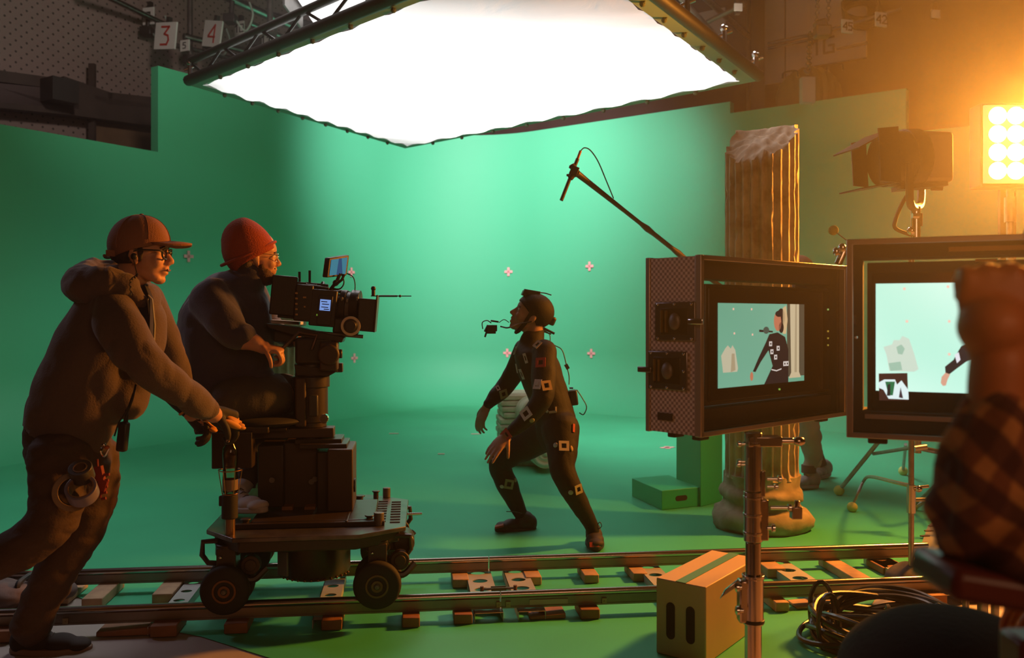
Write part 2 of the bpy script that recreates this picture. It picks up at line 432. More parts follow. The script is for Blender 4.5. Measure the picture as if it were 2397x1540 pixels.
# --- overhead silk on its frame
rays = [Vector(((x-CX)/F_PX, 1, (HY-y)/F_PX)) for x, y in ((440,200), (1775,190), (948,348), (1330,-152))]
A = np.array([[rays[0][i], rays[1][i], -rays[3][i]] for i in range(3)]); dF = 9.6
sol = np.linalg.solve(A, np.array(rays[2])*dF)
O = Vector((0, 0, CAM_H))
cL, cR, cN, cF = O+rays[0]*sol[0], O+rays[1]*sol[1], O+rays[3]*sol[2], O+rays[2]*dF
print('silk corners', [tuple(round(x, 2) for x in c) for c in (cL, cF, cR, cN)])
silk = thing('overhead_silk', (cL+cR+cF+cN)/4, 'huge white diffusion cloth glowing in a black frame overhead', 'diffuser')
upn = (cF-cL).cross(cR-cF).normalized(); upn = upn if upn.z > 0 else -upn
cc = [cL, cF, cR, cN]; mid = (cL+cF+cR+cN)/4
for i in range(4):
    a, b = cc[i], cc[(i+1) % 4]
    r = .021 if i in (0, 1) else .045
    m = MB(); m.cyl(a+upn*.04, b+upn*.04, r, n=10)
    if i in (3,):
        m.cyl(a+upn*.20, b+upn*.20, .03, n=10)
        for k in range(14):
            t0, t1 = k/14, (k+1)/14; m.cyl(a.lerp(b, t0)+upn*(.04 if k % 2 else .2), a.lerp(b, t1)+upn*(.2 if k % 2 else .04), .012, n=6)
    part('frame_bar', m, M_blk, silk)
def inset(c, k): return c.lerp(mid, k)
N_ = 40; m = MB()
ci = [inset(c, .058) for c in cc]
for i in range(N_+1):
    for j in range(N_+1):
        u, v = i/N_, j/N_
        p = (ci[0].lerp(ci[1], u)).lerp(ci[3].lerp(ci[2], u), v)
        sag = -.10*math.sin(PI*u)*math.sin(PI*v)+.012*noise.noise(Vector((u*9, v*9, 0)))
        e = min(u, 1-u, v, 1-v)
        sag += .012*math.exp(-e*14)*math.sin((u-v)*60)
        m.v.append(p+upn*sag)
for i in range(N_):
    for j in range(N_): m.f.append([i*(N_+1)+j, (i+1)*(N_+1)+j, (i+1)*(N_+1)+j+1, i*(N_+1)+j+1]); m.m.append(0)
def cloth_mat(name, col, t=.6):
    mm = bpy.data.materials.new(name); mm.use_nodes = True; nt = mm.node_tree; nt.nodes.clear()
    o = nt.nodes.new('ShaderNodeOutputMaterial'); d = nt.nodes.new('ShaderNodeBsdfDiffuse'); tr = nt.nodes.new('ShaderNodeBsdfTranslucent'); mx = nt.nodes.new('ShaderNodeMixShader')
    d.inputs[0].default_value = tuple(col)+(1,); tr.inputs[0].default_value = tuple(col)+(1,); mx.inputs[0].default_value = t
    nt.links.new(d.outputs[0], mx.inputs[1]); nt.links.new(tr.outputs[0], mx.inputs[2]); nt.links.new(mx.outputs[0], o.inputs[0])
    n = nt.nodes.new('ShaderNodeTexNoise'); n.inputs['Scale'].default_value = 2.2; n.inputs['Detail'].default_value = 7; n.inputs['Distortion'].default_value = 2
    tc = nt.nodes.new('ShaderNodeTexCoord'); nt.links.new(tc.outputs['Object'], n.inputs['Vector'])
    bp = nt.nodes.new('ShaderNodeBump'); bp.inputs['Strength'].default_value = .5; bp.inputs['Distance'].default_value = .05
    nt.links.new(n.outputs[0], bp.inputs['Height']); nt.links.new(bp.outputs[0], d.inputs['Normal'])
    return mm
M_silk = cloth_mat('white diffusion silk', (.86, .86, .86))
part('cloth', m, M_silk, silk, normals=False)
co = [inset(c, .006) for c in cc]
for i in range(4):
    a, b = co[i], co[(i+1) % 4]; a2, b2 = ci[i], ci[(i+1) % 4]
    m = MB(); m.prism([a, b, b2, a2], upn*.008); part('hem', m, mat('greenish grey webbing hem', (.30, .42, .36), .8), silk)
k_ = 0
for i in range(4):
    a, b = cc[i], cc[(i+1) % 4]; n = 9
    for q in range(1, n):
        p = a.lerp(b, q/n); pin = p.lerp(mid, .03)
        m = MB(); m.cyl(p+upn*.05, pin-upn*.012, .009, n=6); m.ell(pin-upn*.012, .018, n=8, m=6); part('tie', m, mat('olive cord', (.10, .12, .07), .8), silk)
for p in (cL.lerp(cN, .01), cR.lerp(cN, .02), cR.lerp(cN, .25), cR.lerp(cN, .48)):
    m = MB(); m.cyl(p, p+Vector((0, 0, .16)), .02, n=8); m.cyl(p+Vector((-.05, 0, .12)), p+Vector((.05, 0, .16)), .012, n=8); m.ell(p+Vector((0, 0, .18)), .03, n=8, m=6)
    part('clamp', m, M_chrome, silk)
# --- glowing soft panel lamp above the silk
def emis(name, col, s):
    mm = bpy.data.materials.new(name); mm.use_nodes = True; nt = mm.node_tree; nt.nodes.clear()
    o = nt.nodes.new('ShaderNodeOutputMaterial'); e = nt.nodes.new('ShaderNodeEmission'); e.inputs[0].default_value = tuple(col)+(1,); e.inputs[1].default_value = s
    nt.links.new(e.outputs[0], o.inputs[0]); return mm
pc = P(785, 22, 8.6)
lp = thing('panel_lamp', pc, 'bright white soft panel lamp hung from the grid above the silk edge', 'lamp')
m = MB(); m.box(pc+Vector((0, 0, .12)), (.66, .9, .16)); part('housing', m, M_blk, lp, bevel=.01)
m = MB(); m.box(pc+Vector((-.16, 0, .03)), (.30, .84, .03)); m.box(pc+Vector((.16, 0, .03)), (.30, .84, .03)); part('light_panel', m, emis('lit lamp panel', (1, .97, .95), 14), lp)
m = MB(); m.box(pc+Vector((-.36, -.2, .0)), (.02, .7, .3)); part('barn_door', m, M_steeld, lp)
m = MB(); m.cyl(pc+Vector((0, 0, .2)), pc+Vector((0, 0, 1.6)), .025); part('hanger', m, M_steel, lp)
# --- lighting grid pipes and rails
def gp(px, py, z):
    Y = (z-CAM_H)*F_PX/(HY-py); return P(px, py, Y)
grid_defs = [
 ((205,-30),(395,62),4.9,.035,'pale grid pipe crossing behind the small sign left of board 3',M_steel),
 ((300,80),(600,150),4.75,.03,'long thin grid pipe running under board 3',M_steeld),
 ((430,85),(700,150),4.7,.04,'grey pipe between board 3 and the silk frame',M_steel),
 ((500,-20),(680,60),5.0,.05,'bright thick pipe above board 4',M_steel),
 ((585,55),(700,103),4.85,.035,'short bright pipe beside the small sign 11',M_steel),
 ((250,-20),(560,110),5.3,.06,'dark truss pipe behind boards 3 and 4',M_steeld),
 ((530,15),(760,70),5.6,.08,'dark beam across the top left ceiling',M_blk),
 ((1610,-40),(1768,100),5.0,.035,'pale pipe running down to the dark post on the right',M_steel),
 ((1740,10),(1640,60),4.9,.03,'thin pipe above the right corner of the silk',M_steeld),
 ((1560,-40),(1700,110),4.7,.03,'grey pipe right behind the right edge of the silk',M_steeld),
]
for a, b, z, r, lab, mm in grid_defs:
    pa, pb = gp(*a, z), gp(*b, z); m = MB(); m.cyl(pa, pb, r, n=12)
    solo('grid_pipe', m, mm, lab, 'pipe', origin=pa)
# short drop rods and lamp yokes along the left grid
for px, py, h, lab in ((200, 20, 1.0, 'thick dark drop rod at the left end of the grid'), (445, 60, 1.1, 'dark drop rod between boards 3 and 4'), (632, 15, .7, 'pale drop rod above the small sign 11')):
    p = gp(px, py, 5.0); m = MB(); m.cyl(p-Vector((0, 0, h*.4)), p+Vector((0, 0, h)), .035, n=10); m.box(p-Vector((0, 0, h*.4)), (.14, .14, .1))
    solo('drop_rod', m, M_steeld, lab, 'rod', origin=p)
for i, (px, py, lab) in enumerate(((540, 45, 'black lamp hook clamp left of the small sign 10'), (600, 100, 'black lamp hook clamp beside the small sign 11'), (262, 88, 'black clamp on the thin pipe left of board 3'), (490, 104, 'black clamp on the grid below board 4'), (345, 75, 'black clamp on the grid under the small sign by board 3'))):
    p = gp(px, py, 4.75); t = thing('grid_clamp', p, lab, 'clamp')
    m = MB(); m.box(p, (.14, .16, .1)); m.cyl(p, p+Vector((.02, 0, .22)), .03); part('jaw', m, M_blk, t, bevel=.01)
    m = MB(); m.tube([p+Vector((.05, 0, .0)), p+Vector((.16, .05, -.12)), p+Vector((.26, 0, .04)), p+Vector((.22, 0, .2))], .012, n=6, smooth=6); part('cable', m, mat('pale cable', (.35, .42, .38), .5), t)
# --- numbered boards
def board(px, py, w, h, Y, text, ink, lab, yaw=-.45, roll=0, name='number_board', ww=.075, frac=.66):
    c = P(px, py, Y); k = Y/F_PX; w, h = w*k, h*k
    t = thing(name, c, lab, 'sign'); M = Rz(yaw) @ Matrix.Rotation(roll, 3, 'Y')
    ex, ny, ez = M @ Vector((1, 0, 0)), M @ Vector((0, -1, 0)), M @ Vector((0, 0, 1))
    m = MB(); m.box(c, (w/max(.3, math.cos(yaw)), .02, h), M); part('board', m, M_white, t)
    if text:
        m = MB(); strokes(m, text, c+ny*.011, ex, ez, ny, h*frac, ww*h, .004); part('numeral', m, ink, t)
    m = MB(); m.box(c-ny*.03+ez*h*.4, (.05, .05, .2), M); part('bracket', m, M_blk, t)
    return t
board(388, 84, 62, 62, 10.4, '3', M_red, 'white board with a red 3, hanging from the left grid', yaw=-.5, roll=.13)
board(498, 79, 54, 60, 10.8, '4', M_red, 'white board with a red 4, hanging right of the 3', yaw=-.6, roll=.22)
board(348, 38, 29, 40, 10.9, '9', M_ink, 'small white card with a 9, above the board with the 3', yaw=-.3, frac=.4, ww=.09)
board(561, 67, 24, 34, 11.2, '10', M_ink, 'small white card with a black 10, right of board 4', yaw=-.4, frac=.5, ww=.07)
board(624, 94, 22, 34, 11.3, '11', M_ink, 'small white card with a black 11, lowest right of board 4', yaw=-.4, frac=.6, ww=.09)
board(433, 107, 24, 26, 10.9, '5', M_ink, 'small grey card below and right of board 3', yaw=-.4, frac=.5, ww=.08)
board(1983, 62, 29, 31, 10.2, '45', M_ink, 'small white card with a black 45, over the large 1G panel', yaw=.3, frac=.55, ww=.10)
board(2062, 46, 29, 33, 10.2, '42', M_ink, 'small white card with a black 42, top right', yaw=.3, frac=.55, ww=.10)
board(2190, 33, 21, 19, 10.2, '', M_ink, 'small blank yellowed card right of the 42', yaw=.2)
board(1728, 17, 19, 17, 9.5, '', M_ink, 'small blank card above the right corner of the silk', yaw=.1)
# --- right hand cladding with its stencilled panel
def rwpt(px, z=None, py=None, off=0.0):
    "point on the right warehouse wall"
    n3 = nR; o2 = corner+offR+nR*off; k = (px-CX)/F_PX
    # X=k*Y; (o2 + dR*s): o2.x+dR.x*s = k*(o2.y+dR.y*s)
    s = -(o2.x-k*o2.y)/(dR.x-k*dR.y); q = o2+dR*s
    return Vector((q.x, q.y, z if z is not None else CAM_H+(HY-py)*q.y/F_PX))
N3 = Vector((nR.x, nR.y, 0))
def wallrect(name, x0, x1, y0, y1, off, th, m, lab, cat, text=None):
    a = rwpt(x0, py=(y0+y1)/2, off=off); 
    q = [rwpt(x0, py=y1, off=off), rwpt(x1, py=y1, off=off), rwpt(x1, py=y0, off=off), rwpt(x0, py=y0, off=off)]
    q[1].z = q[0].z; q[2].z = q[3].z
    t = thing(name, q[0], lab, cat)
    mm = MB(); mm.prism(q, N3*th); part('sheet', mm, m, t)
    return t, q
for x0, x1, y0, y1, lab in ((1608,1700,38,170,'pale grey cladding sheet behind the right corner of the silk'), (1790,1838,-60,200,'narrow pale cladding sheet right of the dark post'), (1841,1900,-60,215,'wide pale cladding sheet left of the 1G panel')):
    wallrect('cladding_sheet', x0, x1, y0, y1, .05, .03, M_pale, lab, 'wall panel')
t, q = wallrect('stencilled_panel', 1898, 2030, -60, 158, .12, .05, M_pale, 'large pale wall panel stencilled 1G at the top right', 'wall panel')
c = rwpt(1925, py=108, off=.175); m = MB(); strokes(m, '1G', c, Vector((dR.x, dR.y, 0)), Vector((0, 0, 1)), N3, .20, .030, .004); part('stencil', m, mat('faded brown stencil paint', (.10, .05, .03), .7), t)
m = MB(); a = rwpt(1958, py=116, off=.18); b = rwpt(2030, py=100, off=.18); m.cyl(a, b, .02, n=8); part('bar', m, M_blk, t)
a = rwpt(1768, z=0, off=.5); m = MB(); m.box(a+Vector((0, 0, 3.7)), (.17, .2, 7.4)); m.box(a+Vector((0, -.02, 3.7)), (.24, .03, 7.4)); struct('trim_1', m, M_blk)
a = rwpt(1798, py=103, off=.5); b = rwpt(1925, py=76, off=.5); c = rwpt(2110, py=20, off=.5)
m = MB(); m.tube([a, b, c], .028, n=8); m.tube([a-Vector((0,0,.06)), b-Vector((0,0,.06))], .02, n=8); solo('cable_run', m, M_blk, 'dark cable run sagging across the pale cladding to the 45 card', 'cable', origin=a)
m = MB(); c = rwpt(2015, py=12, off=.45)
for k in range(6): m.tube([c+Vector((.24*math.cos(a)+.015*k, .03*k, .16*math.sin(a)-.02*k)) for a in np.linspace(0, 2*PI, 18)[:-1]], .016, n=6, closed=True)
solo('hung_cable_loops', m, M_blkp, 'loops of black cable hung above the 42 card', 'cable', origin=c)
# hoist
hp = P(1925, 70, 9.0)
t = thing('chain_hoist', hp, 'dark chain hoist hanging in front of the pale cladding', 'hoist')
m = MB(); m.box(hp+Vector((0, 0, -.02)), (.16, .14, .12)); m.box(hp+Vector((-.02, 0, .05)), (.12, .12, .10), Matrix.Rotation(-.3, 3, 'Y')); part('hoist_body', m, M_blk, t, bevel=.02)
def chain(mb, a, b, n, r=.012):
    a, b = Vector(a), Vector(b)
    for i in range(n):
        c = a.lerp(b, (i+.5)/n); L = (b-a).length/n
        u = Vector((1, 0, 0)) if i % 2 else Vector((0, 1, 0))
        mb.tube([c+u*r*1.6*math.cos(h)+Vector((0, 0, 1))*L*.62*math.sin(h) for h in np.linspace(0, 2*PI, 9)[:-1]], r*.5, n=5, closed=True)
m = MB(); chain(m, P(1912,60,9), P(1918,-120,9), 22); chain(m, P(1940,48,9), P(1938,-120,9), 20); part('lifting_chain', m, M_steeld, t)
m = MB(); chain(m, P(1896,75,8.95), P(1893,165,8.95), 14, .016); m.tube([P(1893,150,8.95), P(1897,162,8.95), P(1890,172,8.95), P(1882,163,8.95)], .014, n=6, smooth=5); part('hook_chain', m, M_blk, t)
# ribbed drum half hidden by the green wall
dc = P(1893, 232, 11.4)
t = thing('ribbed_drum', dc, 'round ribbed olive drum standing up behind the green wall', 'drum')
m = MB(); R0 = .40
prof_ = []
for i in range(49):
    a = -PI/2+PI*i/48; prof_.append((max(.01, R0*math.cos(a))*(1+.03*math.cos(i*PI/2)), R0*1.02*math.sin(a)))
m.lathe(dc, prof_, n=40, axis=(1, 0, 0)); part('ribs', m, mat('olive ribbed canvas', (.20, .15, .06), .8), t)
m = MB(); m.box(P(1890,212,10.15), (.16, .1, .30)); part('mounting_block', m, M_pale, t, bevel=.01)
for px in (1850, 1955):
    m = MB(); c = P(px, 168 if px > 1900 else 184, 10.4); m.tube([c+Vector((-.09,0,0)), c+Vector((-.07,0,.07)), c+Vector((.07,0,.09)), c+Vector((.09,0,.02))], .012, n=6, smooth=5); part('handle', m, M_blk, t)
# left wall: beams over the perforated panels
def lwpt(px, py, off=.0):
    o2 = corner+offL+nL*off; k = (px-CX)/F_PX
    s = -(o2.x-k*o2.y)/(dL.x-k*dL.y); q = o2+dL*s
    return Vector((q.x, q.y, CAM_H+(HY-py)*q.y/F_PX))
def lbeam(pts, r, m, kind, flat=None):
    mm = MB()
    P3 = [lwpt(x, y, .2) for x, y in pts]
    for a, b in zip(P3, P3[1:]): mm.box((a+b)/2, ((b-a).length+.05, .14, r*2), axes((b-a).normalized(), Vector((nL.x, nL.y, 0)), (b-a).normalized().cross(Vector((nL.x, nL.y, 0)))))
    return struct(kind, mm, m)
M_beam = mat('dark stained timber', (.055, .035, .028), .7, var=.3, vscale=4)
lbeam([(-40,176),(145,200)], .06, M_beam, 'trim_2'); lbeam([(145,196),(250,232),(420,250)], .07, M_beam, 'trim_3')
lbeam([(-40,222),(160,244),(420,282)], .13, M_beam, 'trim_4'); lbeam([(-60,214),(170,236)], .10, mat('dusty dark board', (.09, .06, .06), .7), 'trim_5')
m = MB(); c = lwpt(140, 214, .4); m.box(c, (.3, .25, .25), Rz(.99)); solo('wall_box', m, M_blk, 'black junction box on the beam of the perforated wall', 'box', origin=c)
mm = MB(); a = lwpt(216, 300, .15); mm.box((a.x, a.y, 2.6), (.07, .05, 3.2)); struct('trim_6', mm, M_beam)
mm = MB(); q = [lwpt(-80, 330, .06), lwpt(216, 360, .06), lwpt(216, 262, .06), lwpt(-80, 228, .06)]
q = [lwpt(216,420,.06), lwpt(460,440,.06), lwpt(460,280,.06), lwpt(216,258,.06)]; mm.prism(q, Vector((nL.x,nL.y,0))*.03); struct('trim_7', mm, mat('brown ply board', (.16, .09, .045), .7, var=.2))
# ================================================================== LAMPS ON STANDS (right)
M_amber = mat('grey housing paint', (.30, .26, .24), .55)
def stand_pole(mb, base, top, r=.016): mb.cyl(base, top, r, n=14)
# twelve bulb lamp facing the lens
LY = 5.2; lc = P(2400, 335, LY)
t = thing('multi_bulb_floodlight', Vector((lc.x, lc.y, 0)), 'blazing twelve-bulb floodlight on a stand at the right edge', 'floodlight')
m = MB(); m.box(lc+Vector((0, .12, 0)), (.47, .14, .50)); part('housing', m, M_blk, t, bevel=.01)
m = MB(); m.box(lc+Vector((0, .035, 0)), (.45, .02, .46)); part('reflector', m, emis('reflector with painted glow', (1, .55, .20), 4), t)  # bulb light thrown back by the reflector is put in as emission
M_bulb = emis('burning tungsten bulb', (1, .78, .50), 90)
for r_ in range(4):
    for c_ in range(4):
        p = lc+Vector(((c_-1.5)*.108, .0, (1.5-r_)*.108))
        m = MB(); m.ell(p+Vector((0, .0, 0)), (.051, .03, .051), n=16, m=10); part('bulb', m, M_bulb, t)
m = MB(); m.cyl(lc+Vector((-.01, .14, -.25)), Vector((lc.x-.01, lc.y+.14, .35)), .022, n=12); m.cyl(lc+Vector((-.01, .14, -.3)), lc+Vector((-.01, .14, -.45)), .034, n=12); part('pole', m, M_steel, t)
for a in (.4, 2.5, 4.6):
    m = MB(); m.cyl(Vector((lc.x-.01, lc.y+.14, .45)), Vector((lc.x+.55*math.cos(a), lc.y+.14+.55*math.sin(a), .02)), .014, n=8); part('leg', m, M_steel, t)
m = MB(); m.cyl(lc+Vector((.02, .0, -.29)), lc+Vector((.22, -.03, -.17)), .016, n=8); part('yoke', m, M_chrome, t)
L_ = area('floodlight_beam', lc+Vector((0, -.06, 0)), (0.2, 1.2, 1.6), .42, .42, 3200, (1, .33, .035), 180); L_.parent = None
# dark flag board on a stand beside it
p = P(2357, 500, 5.6); m = MB(); m.box(p+Vector((.0, 0, -.35)), (.10, .03, 1.2)); 
tf = thing('flag_board', Vector((p.x, p.y, 0)), 'narrow dark flag board under the floodlight', 'flag'); part('panel', m, M_blk, tf)
m = MB(); m.cyl((p.x, p.y+.03, 0), (p.x, p.y+.03, 1.6), .014); part('pole', m, M_steel, tf)
# fresnel spotlight with barn doors
FYd = 4.05
fb = P(2137, 560, FYd)
t = thing('fresnel_spotlight', fb, 'black fresnel spotlight with barn doors above the large monitor, left of the floodlight', 'spotlight')
k = FYd/F_PX
hc = P(2165, 380, FYd); ax = Vector((-.97, -.2, -.06)).normalized()
m = MB(); cb = P(2160, 375, FYd+.05)
m.box(cb, (90*k, .22, 118*k), Rz(.12)); part('lamp_body', m, M_amber, t, bevel=.02)
m = MB(); side = ax.cross(Vector((0, 0, 1))).normalized(); upv = side.cross(ax)
a = P(2120, 372, FYd); m.cyl(a, a+ax*.12, .125, .125, n=28); m.cyl(a-ax*.05, a+ax*.02, .135, n=28); part('lens_barrel', m, M_blk, t, bevel=.005)
f0 = a+ax*.12; sgn = 1
def flap(c, u, w1, w2, ln, out):
    "hinge centre, hinge direction, widths, length, outward direction"
    q = [c-u*w1, c+u*w1, c+u*w2+out*ln, c-u*w2+out*ln]
    mm = MB(); nn = (q[1]-q[0]).cross(q[3]-q[0]).normalized(); mm.prism(q, nn*.006); return mm
out_n = (ax*.9-side*.0)
part('barn_door', flap(f0+upv*.12, side, .12, .10, .20, (ax*.86-upv*.40).normalized()), M_blk, t)
part('barn_door', flap(f0-upv*.12, side, .12, .09, .17, (ax*.99-upv*.12).normalized()), M_blk, t)
part('barn_door', flap(f0+side*.12, upv, .11, .10, .075, (ax*.9+side*.05).normalized()), M_blk, t)
part('barn_door', flap(f0-side*.12, upv, .125, .115, .115, (ax*.98-side*.18).normalized()), M_blk, t)
m = MB(); m.box(P(2152, 437, FYd), (110*k, .1, 10*k), Matrix.Rotation(-.08, 3, 'Y')); m.tube([P(2180,434,FYd), P(2208,432,FYd), P(2205,442,FYd), P(2180,442,FYd)], .008, n=6); part('tilt_handle', m, M_blk, t)
m = MB(); m.tube([P(2130,380,FYd-.16), P(2130,470,FYd-.1), P(2143,486,FYd), P(2156,470,FYd+.1), P(2156,380,FYd+.16)], .018, n=8, smooth=5); part('yoke', m, M_blk, t)
m = MB(); m.cyl(P(2143,484,FYd), P(2143,556,FYd), .022); m.cyl(P(2152,500,FYd), P(2152,530,FYd), .014); m.cyl(P(2135,505,FYd-.03), P(2150,505,FYd-.03), .012); m.ell(P(2133,540,FYd-.03), .02); part('spigot', m, M_chrome, t)
m = MB(); m.tube([P(2128,450,FYd), P(2110,480,FYd), P(2096,515,FYd), P(2097,535,FYd), P(2132,550,FYd)], .009, n=8, smooth=8); part('power_cable', m, M_blkp, t)
# ================================================================== TRACKING MARKS
M_pink = mat('pink tape', (.95, .42, .42), .6)
def cyc_hit(px, py):
    "point on the green walls or floor seen at a spot of the frame"
    k = Vector(((px-CX)/F_PX, 1))
    best = None
    for (p, nn, z), (p2, n2, z2) in zip(path, path[1:]):
        d = p2-p
        if d.length < .01: continue
        den = k.x*d.y-k.y*d.x
        if abs(den) < 1e-9: continue
        t = (p.x*d.y-p.y*d.x)/den; q = k*t; u = (q-p).dot(d)/d.dot(d)
        if 0 <= u <= 1 and t > 0: best = (q, nn.lerp(n2, u).normalized(), t)
    return best
for px, py, lab in ((440,600,'pink tape cross on the green wall in front of the capped person'), (821,637,'pink tape cross peeping out right of the small camera screen'), (828,838,'pink tape cross on the wall right of the camera head'),
    (1191,636,'pink tape cross above the face of the crouching performer'), (1381,623,'highest pink tape cross, right of the performer and below the microphone'), (1188,826,'pink tape cross just left of the chest of the performer'), (1385,827,'pink tape cross on the wall right of the back of the performer')):
    q, nn, t_ = cyc_hit(px, py); z = CAM_H+(HY-py)*t_/F_PX; c = Vector((q.x, q.y, z))+Vector((nn.x, nn.y, 0))*.012
    if z < COVE:
        for off, h in prof:
            if h >= z: c += Vector((nn.x, nn.y, 0))*off; break
    ex = Vector((-nn.y, nn.x, 0)).normalized(); s = .062; w = .017
    m = MB(); N = Vector((nn.x, nn.y, 0))
    for e1, e2 in ((ex, Vector((0, 0, 1))), (Vector((0, 0, 1)), ex)): m.prism([c-e1*s-e2*w, c+e1*s-e2*w, c+e1*s+e2*w, c-e1*s+e2*w], N*.003)
    solo('tracking_cross', m, M_pink, lab, 'tape mark', 'pink tape crosses on the green set', origin=c)
for px, py, s, cr, lab in ((922,1016,.05,0,'short pale pink tape strip on the floor left of the performer'), (1114,1017,.05,0,'short pale pink tape strip below the hanging hand of the performer'), (1562,1049,.07,1,'pink tape cross lying on the floor by the green tower'), (1033,1064,.03,0,'tiny pale tape scrap on the green floor left of the performer')):
    c = FL(px, py)+Vector((0, 0, .007)); m = MB(); m.box(c, (s*2, .05, .003), Rz(.35 if cr else 0))
    if cr: m.box(c, (s*2, .05, .003), Rz(1.5))
    solo('tape_mark', m, M_pink if cr else mat('faded pink tape', (.75, .50, .42), .6), lab, 'tape mark', origin=c)
# ================================================================== STONE COLUMNS
def stone(name, c1, c2, moss):
    m = bpy.data.materials.new(name); m.use_nodes = True; nt = m.node_tree; b = nt.nodes['Principled BSDF']; b.inputs['Roughness'].default_value = .85
    tc = nt.nodes.new('ShaderNodeTexCoord'); n = nt.nodes.new('ShaderNodeTexNoise'); n.inputs['Scale'].default_value = 7; n.inputs['Detail'].default_value = 9; nt.links.new(tc.outputs['Object'], n.inputs['Vector'])
    r = nt.nodes.new('ShaderNodeValToRGB'); r.color_ramp.elements[0].position = .32; r.color_ramp.elements[0].color = tuple(moss)+(1,); r.color_ramp.elements[1].position = .68; r.color_ramp.elements[1].color = tuple(c1)+(1,)
    e = r.color_ramp.elements.new(.5); e.color = tuple(c2)+(1,); nt.links.new(n.outputs[0], r.inputs[0]); nt.links.new(r.outputs[0], b.inputs['Base Color'])
    n2 = nt.nodes.new('ShaderNodeTexNoise'); n2.inputs['Scale'].default_value = 26; n2.inputs['Detail'].default_value = 8; nt.links.new(tc.outputs['Object'], n2.inputs['Vector'])
    bp = nt.nodes.new('ShaderNodeBump'); bp.inputs['Strength'].default_value = .6; bp.inputs['Distance'].default_value = .005; nt.links.new(n2.outputs[0], bp.inputs['Height']); nt.links.new(bp.outputs[0], b.inputs['Normal'])
    return m
M_stone = stone('weathered sandstone', (.60, .47, .37), (.46, .35, .26), (.27, .18, .12))
M_stone2 = stone('greenish limestone', (.42, .40, .25), (.30, .29, .17), (.15, .15, .08))
def fluted(mb, c, R, z0, ztop, nfl=20, depth=.022, nz=40, na=240, chip=.004, cap=None):
    "shaft with flutes; ztop may be a function of x,y offsets"
    zt = ztop if callable(ztop) else (lambda x, y: ztop)
    rows = []
    for j in range(nz+1):
        row = []
        for i in range(na):
            a = 2*PI*i/na; ph = (a*nfl/(2*PI)) % 1
            fl = math.sin(PI*min(1, max(0, (ph-.12)/.76)))**.6 if .12 < ph < .88 else 0
            x0, y0 = math.cos(a)*R, math.sin(a)*R; top = zt(x0, y0); z = z0+(top-z0)*j/nz
            e = min(1, (z-z0)/.05); r = R-depth*fl*max(0, e)+chip*noise.noise(Vector((x0*14, y0*14, z*9)))
            if ph <= .12 or ph >= .88: r -= max(0, noise.noise(Vector((x0*20+9, y0*20, z*16)))-.25)*.03
            row.append(Vector((c[0]+math.cos(a)*r, c[1]+math.sin(a)*r, z)))
        rows.append(row)
    mb.add([v for r_ in rows for v in r_], [(j*na+i, j*na+(i+1) % na, (j+1)*na+(i+1) % na, (j+1)*na+i) for j in range(nz) for i in range(na)])
    # broken or flat top, concentric rings inward
    last = rows[-1]; base = len(mb.v)-na; K = 14
    for k in range(1, K):
        f = 1-k/K
        for i in range(na):
            v = last[i]; x, y = (v.x-c[0])*f, (v.y-c[1])*f
            mb.v.append(Vector((c[0]+x, c[1]+y, zt(x, y))))
        o = base+(k-1)*na
        for i in range(na): mb.f.append([o+i, o+(i+1) % na, o+na+(i+1) % na, o+na+i]); mb.m.append(0)
    mb.f.append([base+(K-1)*na+i for i in range(na)]); mb.m.append(0)
cy = 5.25; ccx = (1783-CX)*cy/F_PX
t = thing('broken_column', (ccx, cy, 0), 'tall fluted sandstone column with a broken slanting top', 'column')
def brk(x, y):
    z = 2.30+.48*x+.62*y
    z += .05*noise.noise(Vector((x*7, y*7, 2)))+.028*noise.noise(Vector((x*21, y*21, 5)))+.02*abs(noise.noise(Vector((x*11+y*9, y*4, 9))))
    return min(z, 2.385+.01*noise.noise(Vector((x*15, y*15, 1))))
m = MB(); fluted(m, (ccx, cy), .212, .30, brk, nfl=24, depth=.026, na=288, nz=60); part('shaft', m, M_stone, t, sharp=60)
m = MB(); pr = [(.262,0),(.278,.03),(.282,.075),(.262,.115),(.236,.125),(.222,.15),(.226,.168),(.240,.18),(.246,.205),(.236,.232),(.222,.24),(.214,.26),(.212,.32)]
m.lathe((ccx, cy, 0), pr, n=64)
for v in m.v:
    d = Vector((v.x-ccx, v.y-cy, 0)); v += d*(.10*noise.noise(v*7)+.05*noise.noise(v*19))
part('base', m, stone('mossy base stone', (.44, .35, .26), (.30, .24, .16), (.15, .12, .07)), t, sharp=80)
c2 = (P(645, 0, 5.9).x, 5.9)
t = thing('short_column', (*c2, 0), 'short fluted greenish column standing behind the seated operator', 'column')
m = MB(); fluted(m, c2, .150, .12, CAM_H+(HY-762)*5.9/F_PX, nfl=16, depth=.016, na=192, nz=24); part('shaft', m, M_stone2, t, sharp=60)
m = MB(); zt_ = CAM_H+(HY-762)*5.9/F_PX; m.lathe((*c2, 0), [(.152, zt_-.01), (.2, zt_+.0), (.2, zt_+.05), (.0, zt_+.05)], n=40, caps=False); m.lathe((*c2, 0), [(.19, 0), (.2, .05), (.17, .08), (.155, .13)], n=40); part('mouldings', m, M_stone2, t)
